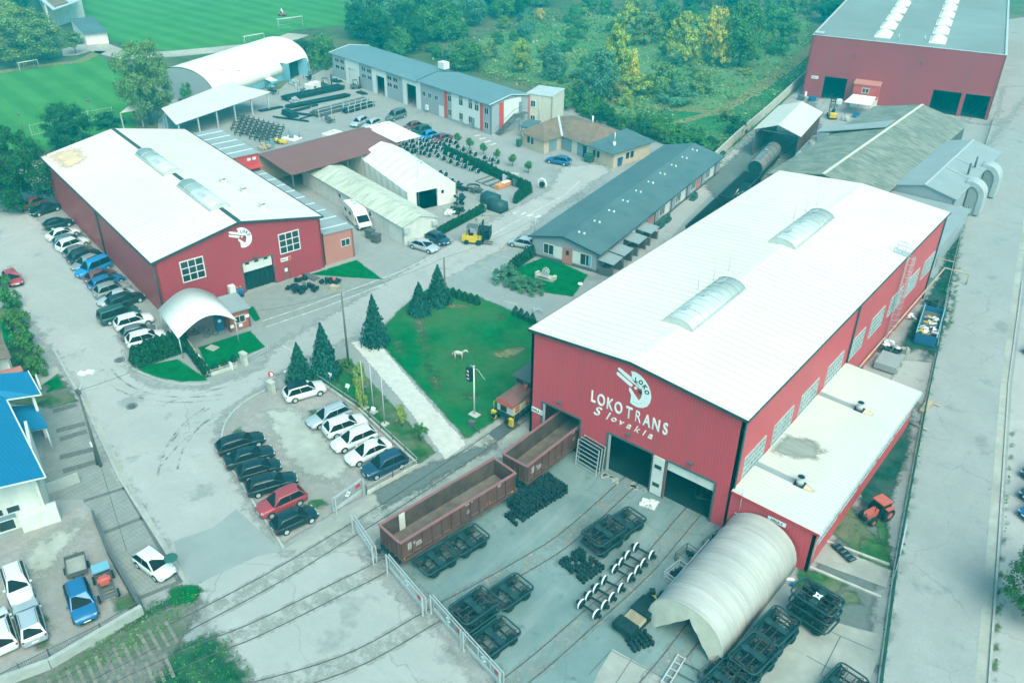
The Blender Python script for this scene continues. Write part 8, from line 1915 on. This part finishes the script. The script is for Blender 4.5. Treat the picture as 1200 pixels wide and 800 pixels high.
# ------------------------------------------------------------------ trees, hedges and undergrowth
def leaf_quad(rnd,p,n,s):
    n=n.normalized(); a=n.orthogonal().normalized(); a=Matrix.Rotation(rnd.uniform(0,6.28),3,n) @ a; b=n.cross(a)
    w=s*rnd.uniform(.7,1.3); h=w*rnd.uniform(.55,.9)
    return [p+a*w, p+b*h, p-a*w*.9, p-b*h]
def crown_mesh(name,seed,rx,rz,nclump,nleaf,ls,shape='round',mat_='mid',cr=.34):
    """leaf clumps through an uneven crown volume, base of crown at z=0"""
    rnd=random.Random(seed); vs=[]; fs=[]
    lob=[(rnd.uniform(0,6.28),rnd.uniform(-.4,.9),rnd.uniform(.75,1.2)) for _ in range(7)]
    for c in range(nclump):
        a=rnd.uniform(0,6.28); u=rnd.random()
        if shape=='round': zf=1-2*rnd.random()**1.1; zf=max(-.85,zf); rr=math.sqrt(max(0,1-zf*zf)); 
        elif shape=='column': zf=rnd.uniform(-1,1); rr=(1-abs((zf+.25)/1.25)**2.2)**.75+.06
        elif shape=='bush': zf=rnd.uniform(-.9,1); rr=math.sqrt(max(0,1-max(0,zf)**2))
        else: zf=rnd.uniform(-1,1); rr=math.sqrt(max(0,1-zf*zf))
        k=rnd.uniform(.70,1.0) if rnd.random()<.8 else rnd.uniform(.2,.6)
        for la,lz,lk in lob:
            dd=math.cos(a-la)*.6+math.cos((zf-lz)*1.5)*.4
            if dd>.8: k*=1+(lk-1)*.7
        cx,cy,cz=rx*rr*k*math.cos(a),rx*rr*k*math.sin(a),rz*(1+zf*min(1.08,k+.1))
        cc=Vector((cx,cy,cz)); out=Vector((cx,cy,(cz-rz)*rx/rz)).normalized() if (cx or cy) else Vector((0,0,1))
        r=rx*cr*rnd.uniform(.6,1.15)
        for l in range(nleaf):
            d=Vector((rnd.gauss(0,1),rnd.gauss(0,1),rnd.gauss(0,1))).normalized()*r*rnd.random()**.45; d.z*=.75
            p=cc+d
            if p.z<.02: p.z=.02+rnd.random()*.1
            n=(d.normalized()*.6+out*.5+Vector((rnd.gauss(0,.5),rnd.gauss(0,.5),rnd.gauss(0,.5)+.45)))
            q=leaf_quad(rnd,p,n,ls); b=len(vs); vs+=q; fs.append((b,b+1,b+2,b+3))
    me=bpy.data.meshes.new(name); me.from_pydata([tuple(v) for v in vs],[],fs); me.materials.append(LEAF[mat_]); me.update(); return me
def trunk_mb(h,r,rnd,spread,limbs=5):
    mb=MB(); mb.ring([(0,0,0),(rnd.uniform(-.1,.1),rnd.uniform(-.1,.1),h*.4),(rnd.uniform(-.2,.2),rnd.uniform(-.2,.2),h*.85)],[r*1.2,r*.85,r*.3],8)
    for k in range(limbs):
        a=k*6.28/limbs+rnd.random(); z=h*rnd.uniform(.3,.6); mb.ring([(0,0,z),(spread*.35*math.cos(a),spread*.35*math.sin(a),z+h*.18),(spread*.7*math.cos(a),spread*.7*math.sin(a),z+h*.3)],[r*.45,r*.3,r*.1],5)
    return mb
CROWNS={}
def crown_kind(key,*a,**k):
    CROWNS[key]=crown_mesh('crown',*a,**k)
crown_kind('r1',1,1,1,70,84,.056); crown_kind('r2',2,1,1,60,84,.058); crown_kind('r3',3,1,1,76,80,.054)
crown_kind('c1',4,1,1,86,80,.060,'column',cr=.27); crown_kind('c2',5,1,1,76,80,.062,'column',cr=.27); crown_kind('b1',6,1,.8,38,76,.072,'bush'); crown_kind('b2',7,1,.8,34,76,.076,'bush'); crown_kind('b3',8,1,.8,30,70,.082,'bush',cr=.38)
crown_kind('big1',9,1,1,190,90,.030,cr=.20); crown_kind('big2',10,1,1,170,90,.032,cr=.22)
_tk={}
def tree(label,x,y,h,r,key,leaf,group=None,name='tree',cat='tree',z0=.12,trunk=True,rnd=random.Random(77)):
    """h total height, r crown radius, z0 share of the height below the crown"""
    t=thing(name,label,cat,(x,y,-.02),rnd.uniform(0,6.28),group)
    o=bpy.data.objects.new('crown',CROWNS[key]); COL.objects.link(o); o.parent=t
    zb=h*z0; rz=(h-zb)/2 if key[0]!='b' or key.startswith('big') else (h-zb)/1.7
    o.location=(0,0,zb); o.scale=(r,r*rnd.uniform(.88,1.12),rz)
    o.material_slots[0].link='OBJECT'; o.material_slots[0].material=LEAF[leaf]
    if trunk:
        k=(round(h),); 
        if k not in _tk: _tk[k]=trunk_mb(h*.9,max(.06,h*.022),random.Random(int(h)),h*.25).build('trunk',M['bark'],t)
        else: c=_tk[k].copy(); COL.objects.link(c); c.parent=t
    return t
def ptree(label,base,top,width,key,leaf,**k):
    b=at(*base); h=height_at(b,top); d=(b-Vector((0,0,CAM_H))).length; r=width/2*d/F_PX
    return tree(label,b.x,b.y,max(1.2,h),r,key,leaf,**k)
# single trees one can point to
ptree('big green and brownish tree behind the left hall beside the pitch',(178,146),50,58,'big1','olive',z0=.10)
ptree('large dark tree at the left edge beside the red hatchback',(28,243),156,66,'big2','dark',z0=.02)
ptree('dark bushy tree at the back left corner of the left hall',(85,176),124,50,'big1','dark',z0=.02)
ptree('drooping willow beside the football pitch',(36,72),12,68,'big2','willow',z0=.02)
ptree('yellowish tree at the top left corner behind the willow',(4,28),0,30,'r2','ygreen',z0=.05)
ptree('dark tree beside the clubhouse roof',(18,16),-14,24,'r1','dark',z0=.05)
ptree('thin bare tree in front of the clubhouse annex',(89,63),38,16,'c2','olive',z0=.35)
ptree('small green bush tree at the end of the barrel hall',(224,118),95,22,'b1','mid',z0=.0)
ptree('leafy tree reaching in over the right edge of the roadside',(1207,722),640,60,'big2','mid',z0=.1)
ptree('pale green tree behind the right side of the roadside tree',(1236,690),622,40,'big1','light',z0=.1)
for base,top,w,l in (((405,436),0,0,''),):
    pass
def spruce_mesh(seed,tiers,n,ls):
    rnd=random.Random(seed); vs=[]; fs=[]
    for i in range(tiers):
        u=i/(tiers-1); z=.03+.95*u; R_=(1-u)**.85*1.0+.03; nb=max(5,int(17*(1-u))+6); a0=rnd.random()*6.28
        for b in range(nb):
            a=a0+b*6.28/nb+rnd.uniform(-.15,.15); L=R_*rnd.uniform(.8,1.08)
            for k in range(n):
                f=rnd.uniform(.2,1); w=.20*R_*(1.1-f*.6)+.03
                p=Vector((math.cos(a)*L*f,math.sin(a)*L*f,0))+Vector((-math.sin(a),math.cos(a),0))*rnd.uniform(-w,w)
                zz=z-.055*f*(1-u*.4)+rnd.uniform(-.012,.012); q=leaf_quad(rnd,Vector((p.x,p.y,zz)),Vector((math.cos(a)*.4+rnd.gauss(0,.3),math.sin(a)*.4+rnd.gauss(0,.3),1)),ls)
                vs+= [(v.x,v.y,v.z if j%2 else v.z-.0) for j,v in enumerate(q)]; b4=len(vs); fs.append((b4-4,b4-3,b4-2,b4-1))
    me=bpy.data.meshes.new('crown'); me.from_pydata([tuple(v) for v in vs],[],fs); me.materials.append(LEAF['spruce']); me.update(); return me
SPR=[spruce_mesh(21,22,13,.062),spruce_mesh(22,21,13,.064)]
def spruce(label,base,top,width,i=0):
    b=at(*base); h=height_at(b,top); d=(b-Vector((0,0,CAM_H))).length; r=width/2*d/F_PX
    t=thing('spruce_tree',label,'tree',(b.x,b.y,0),random.random()*6,'spruces along the street'); o=bpy.data.objects.new('crown',SPR[i]); COL.objects.link(o); o.parent=t; o.scale=(r*1.12,r*1.12,h); o.location=(0,0,.1)
    mb=MB(); mb.cyl((0,0,0),(0,0,h*.95),.18,.02,8); mb.build('trunk',M['bark'],t)
spruce('small bluish spruce beside the car park crossover',(353,447),402,33,0); spruce('tall bluish spruce at the head of the green strip',(382,440),379,37,1)
spruce('bluish spruce at the left corner of the big lawn',(440,402),346,34,0); spruce('rounded spruce at the upper corner of the big lawn',(492,367),331,28,1); spruce('tall spruce beside the wooden pole at the lawn corner',(514,355),311,32,0)
for base,top,w,l in (((422,450),425,12,'small golden ball tree nearest the spruces in the green strip'),((421,452),441,14,'golden bush by the gravel drive'),((424,478),441,13,'second golden bush by the first flagpole'),((471,500),474,13,'round golden ball tree beside the gravel drive'),((493,516),495,14,'round green ball tree at the railway end of the green strip'),((407,432),420,13,'dark green bush at the foot of the wooden pole')):
    ptree(l,base,top,w,'b1','ygreen' if 'golden' in l else 'mid',name='ball_tree',z0=.35 if 'ball' in l else 0)
# thuja
def thuja_mesh(seed,n=420):
    rnd=random.Random(seed); vs=[]; fs=[]
    for _ in range(n):
        u=rnd.random(); a=rnd.uniform(0,6.28); rr=(1-u**1.8)**.8*(.72+.28*min(1,u*6))*rnd.uniform(.78,1.05)+.03
        p=Vector((rr*math.cos(a),rr*math.sin(a),u)); nrm=Vector((math.cos(a)+rnd.gauss(0,.3),math.sin(a)+rnd.gauss(0,.3),.35+rnd.gauss(0,.3)))
        q=leaf_quad(rnd,Vector((p.x,p.y,0)),nrm,.17); 
        for v in q: vs.append((v.x,v.y,max(0,p.z+v.z*.35)))
        b=len(vs); fs.append((b-4,b-3,b-2,b-1))
    me=bpy.data.meshes.new('thuja_shrub'); me.from_pydata(vs,[],fs); me.materials.append(LEAF['thuja']); me.update(); return me
TH=[thuja_mesh(31),thuja_mesh(32),thuja_mesh(33)]
def thuja(x,y,h,r,label,group,rnd=random.Random(41)):
    o=bpy.data.objects.new('thuja_shrub',TH[rnd.randrange(3)]); COL.objects.link(o); o.location=(x,y,-.02); o.rotation_euler=(0,0,rnd.uniform(0,6)); s=rnd.uniform(.9,1.1); o.scale=(r,r,h*s)
    tag(o,label,'shrub',group); return o
def row(a,b,n,h,r,label,group):
    a,b=at(*a),at(*b)
    for k in range(n): p=a.lerp(b,k/max(1,n-1)); thuja(p.x,p.y,h,r,label,group)
row((522,181),(620,225),52,1.9,.45,'slim thuja in the long hedge behind the stored wheelsets','thujas of the long hedge'); row((621,226),(604,238),9,2.0,.5,'thuja in the short return of the long hedge','thujas of the hedge return')
row((514,276),(566,248),26,1.5,.5,'thuja in the low row in front of the tent hall','thujas of the low row')
for k in range(5): c=at(531+k*7.0,347+k*2.3); thuja(c.x,c.y,1.4,.55,('leftmost small cone thuja behind the lawn','second small cone thuja behind the lawn','third small cone thuja behind the lawn','fourth small cone thuja behind the lawn','rightmost cone thuja of the first five behind the lawn')[k],'cone thujas behind the lawn')
for k in range(4): c=at(604+k*6.6,369+k*3); thuja(c.x,c.y,1.3,.5,('leftmost cone thuja near the hall roof edge','second cone thuja near the hall roof edge','third cone thuja near the hall roof edge','cone thuja almost touching the hall roof edge')[k],'cone thujas near the hall')
row((598,318),(624,300),9,1.8,.55,'dark thuja along the barrack corner','thujas at the barrack')
for a,b,n in (((160,424),(215,404),9),((164,428),(216,410),9)): row(a,b,n,2.3,.8,'tall thuja in the thick corner hedge','thujas of the corner hedge')
row((216,404),(243,440),12,1.5,.5,'thuja along the garden fence by the gate lawn','thujas by the gate lawn'); row((252,432),(285,420),4,.9,.45,'small dark thuja in front of the gate lawn fence','low thujas by the gate lawn')
for base,top,w,l in (((592,331),310,24,'big round bush at the corner of the trimmed lawn'),((604,336),318,22,'second round bush at the corner of the trimmed lawn'),((615,340),325,20,'third lower bush at the edge of the trimmed lawn'),((628,343),330,20,'lowest bush at the edge of the trimmed lawn by the street')): ptree(l,base,top,w,'b1','silver',name='bush',cat='bush',z0=0,trunk=False)
for px,l in (((537,170),'leftmost young street tree in front of the long hedge'),((551,176),'second young street tree in front of the long hedge'),((567,182),'third young street tree in front of the long hedge'),((582,189),'fourth young street tree in front of the long hedge'),((600,195),'fifth young street tree in front of the long hedge'),((619,203),'rightmost young street tree in front of the long hedge')): ptree(l,px,px[1]-14,9,'r2','mid',name='young_tree',z0=.4)
for k,(px,w,l) in enumerate((((14,360),20,'roadside hedge bush nearest the red car'),((20,385),24,'roadside hedge bush second from the red car'),((28,408),26,'roadside hedge bush in the middle'),((38,428),26,'roadside hedge bush above the garden steps'),((46,440),20,'last roadside hedge bush by the garden steps'),((2,340),18,'roadside bush cut by the left edge'))): ptree(l,px,px[1]-24,w,'b2','mid',name='hedge_bush',cat='bush',z0=0,trunk=False)
for px,l in (((840,182),'round dark bush at the end of the barrack by the fence'),): ptree(l,px,172,17,'b2','dark',name='bush',cat='bush',z0=0,trunk=False)
for px,tp,w,lf,l in (((377,80),40,24,'mid','dense bush between barrel hall and grey block, left'),((352,66),46,26,'dark','dark bush behind the barrel hall'),((380,72),40,30,'mid','tall bush behind the grey block end'),((128,148),132,30,'dark','low bush under the big tree by the pitch')): ptree(l,px,tp,w,'b1',lf,name='bush',cat='bush',z0=0,trunk=False)
# trees of the scrubland
NT=[((702,118),60,36,'r1','silver','tall grey green tree beyond the tiled house'),((720,104),34,36,'c1','ygreen','tall yellow green poplar in the middle of the scrubland'),((735,100),58,26,'c2','yellow','small bright yellow tree beside the tall poplar'),((650,94),52,28,'r2','silver','grey green tree behind the stair tower'),((611,84),48,24,'c1','ygreen','yellow green tree behind the grey block'),((560,78),52,20,'c2','olive','olive shrub tree behind the grey block roof'),((545,82),48,40,'r3','mid','broad green tree behind the grey block roof'),((745,112),86,34,'b1','ygreen','yellow green bush beside the meadow track'),((772,112),72,32,'b2','olive','round olive bush by the meadow track'),((718,118),96,26,'b3','brown','brownish bush beyond the tiled house'),((800,74),18,38,'c1','ygreen','yellow green poplar clump right of the middle'),((835,72),10,30,'c2','yellow','tall yellow poplar beside the dark green tree'),((866,78),6,46,'r1','mid','big green tree right of the yellow poplar'),((844,78),30,22,'c1','yellow','smaller yellow tree in front of the poplar'),((905,40),2,44,'b1','mid','bushy green tree left of the rear hall'),((975,26),-4,40,'r3','dark','dark tree against the rear hall wall'),((735,46),5,32,'c1','ygreen','yellow green poplar at the top middle'),((760,50),14,30,'c2','olive','olive poplar at the top middle'),((785,48),4,28,'r2','mid','green tree behind the poplar clump'),((535,40),16,14,'c2','yellow','small yellow tree at the edge of the wood'),((632,24),10,10,'c2','yellow','tiny yellow tree far behind the scrubland'),((820,110),86,30,'b1','olive','olive bush on the near meadow edge'),((792,122),104,40,'b2','silver','grey green bush on the meadow edge'),((862,157),138,24,'b3','dark','dark bush at the concrete fence'),((850,140),128,20,'b3','olive','small olive bush on the bright meadow')]
for base,tp,w,key,lf,l in NT: ptree(l,base,tp,w,key,lf,name='tree' if key[0]!='b' else 'bush',cat='tree' if key[0]!='b' else 'bush',z0=.1 if key[0]!='b' else 0,trunk=key[0]!='b')
rnd=random.Random(101)
def inpoly(x,y,P):
    c=False; j=len(P)-1
    for i in range(len(P)):
        if (P[i][1]>y)!=(P[j][1]>y) and x<(P[j][0]-P[i][0])*(y-P[i][1])/(P[j][1]-P[i][1])+P[i][0]: c=not c
        j=i
    return c
def fill(poly,n,hr,rr,kinds,leaves,label,group,name,cat,seed,trunk,mind):
    rnd=random.Random(seed); P=[at(*p).xy for p in poly]; x0,x1=min(p[0] for p in P),max(p[0] for p in P); y0,y1=min(p[1] for p in P),max(p[1] for p in P); got=[]; tries=0
    while len(got)<n and tries<n*80:
        tries+=1; x,y=rnd.uniform(x0,x1),rnd.uniform(y0,y1)
        if not inpoly(x,y,P) or any((x-a)**2+(y-b)**2<mind**2 for a,b in got): continue
        got.append((x,y)); h=rnd.uniform(*hr); tree(label,x,y,h,h*rnd.uniform(*rr),rnd.choice(kinds),rnd.choice(leaves),group,name,cat,.08 if trunk else 0,trunk,rnd)
    return got
fill([(440,10),(470,-6),(620,-8),(640,12),(560,30),(520,50),(470,70),(415,52)],75,(7,12),(.36,.5),['r1','r2','r3'],['dark','mid','dark','silver','mid'],'dark green tree in the wood left of the scrubland','trees of the dark wood','tree','tree',5,True,4.2)
fill([(640,12),(620,-8),(960,-12),(948,22),(900,28),(820,14),(700,24)],40,(5,9),(.28,.42),['r1','c1','r3','c2'],['mid','olive','olive','dark','silver'],'tree at the far edge of the scrubland','trees at the far edge','tree','tree',6,True,5)
fill([(470,72),(520,50),(640,14),(820,16),(905,32),(880,60),(800,60),(760,70),(700,52),(600,100),(520,84)],50,(1.8,4.5),(.5,.75),['b1','b2','b3','r2'],['mid','olive','silver','mid','light'],'bush in the scrubland behind the grey block','bushes of the scrubland','bush','bush',7,False,3.6)
fill([(640,96),(700,66),(860,70),(880,90),(845,104),(790,124),(740,124),(700,128),(672,116)],28,(1.4,3.2),(.5,.8),['b1','b2','b3'],['mid','olive','silver','ygreen','olive'],'bush on the near side of the scrubland','bushes near the meadow','bush','bush',8,False,3.0)
fill([(640,118),(680,122),(735,150),(780,155),(822,172),(838,184),(800,176),(720,148),(664,128)],34,(1.8,4.0),(.55,.8),['b1','b2','b3'],['mid','dark','mid'],'dense green bush behind the tiled house','bushes behind the tiled house','bush','bush',9,False,2.2)
fill([(860,40),(940,30),(945,55),(900,70)],14,(2,4.5),(.5,.7),['b1','b2'],['mid','light','olive'],'bush on the slope left of the rear hall','bushes on the slope','bush','bush',10,False,4)
# ground cover that nobody could count
def cover(name,poly,n,s,leaf,seed,hmax=.5,avoid=()):
    rnd=random.Random(seed); P=[at(*p).xy for p in poly]; x0,x1=min(p[0] for p in P),max(p[0] for p in P); y0,y1=min(p[1] for p in P),max(p[1] for p in P); vs=[]; fs=[]; k=0
    cl=[(rnd.uniform(x0,x1),rnd.uniform(y0,y1)) for _ in range(int(n/26)+8)]
    while k<n:
        c=rnd.choice(cl); x,y=c[0]+rnd.gauss(0,2.2),c[1]+rnd.gauss(0,2.2); k+=1
        if not inpoly(x,y,P): continue
        q=leaf_quad(rnd,Vector((x,y,rnd.uniform(.03,hmax))),Vector((rnd.gauss(0,.6),rnd.gauss(0,.6),1)),s*rnd.uniform(.6,1.3)); b=len(vs); vs+=[tuple(v) for v in q]; fs.append((b,b+1,b+2,b+3))
    me=bpy.data.meshes.new(name); me.from_pydata(vs,[],fs); me.materials.append(LEAF[leaf]); o=bpy.data.objects.new(name,me); COL.objects.link(o); tag(o,kind='stuff')
SCR=[(480,62),(640,12),(950,10),(945,92),(850,180),(760,160),(660,112),(600,100)]
cover('undergrowth',SCR,12000,.30,'olive',51,.6); cover('undergrowth',SCR,9000,.30,'mid',52,.7); cover('dry_undergrowth',SCR,7000,.28,'brown',53,.5)
for nm,poly,n,s in (('weeds',[(1100,400),(1118,300),(1146,190),(1132,190),(1108,310),(1090,400)],2600,.16),('weeds',[(985,575),(1030,625),(1000,640),(965,622)],500,.09),('weeds',[(1160,800),(1178,600),(1187,480),(1181,600),(1168,800)],1200,.12),('weeds',[(78,780),(165,712),(238,682),(240,700),(160,765),(40,815)],1800,.09),('weeds',[(240,740),(262,735),(300,790),(200,815),(160,800)],1000,.09),('weeds',[(1022,812),(1042,685),(1074,510),(1092,425),(1099,425),(1084,505),(1054,680),(1034,812)],1600,.11),('weeds',[(836,192),(900,137),(905,140),(842,197)],1200,.15),('weeds',[(196,305),(205,345),(198,350),(130,270),(75,245),(80,240)],1500,.14)): cover(nm,poly,n,s,'mid' if n%2==0 else 'olive',int(n),.16)
# ------------------------------------------------------------------ the air
hz=MB(); hz.box(-1500,-150,-1.2,700,1900,56.5)
hm=bpy.data.materials.new('haze_air'); hm.use_nodes=True; nt=hm.node_tree; nt.nodes.clear()
out=nt.nodes.new('ShaderNodeOutputMaterial'); pv=nt.nodes.new('ShaderNodeVolumePrincipled')
pv.inputs['Color'].default_value=(.0,.88,1.0,1); pv.inputs['Density'].default_value=.00090; pv.inputs['Anisotropy'].default_value=0.0
pv.inputs['Absorption Color'].default_value=(1,1,1,1)
nt.links.new(pv.outputs[0],out.inputs['Volume'])
ho=hz.build('haze',hm); tag(ho,kind='stuff'); hm.cycles.homogeneous_volume=True
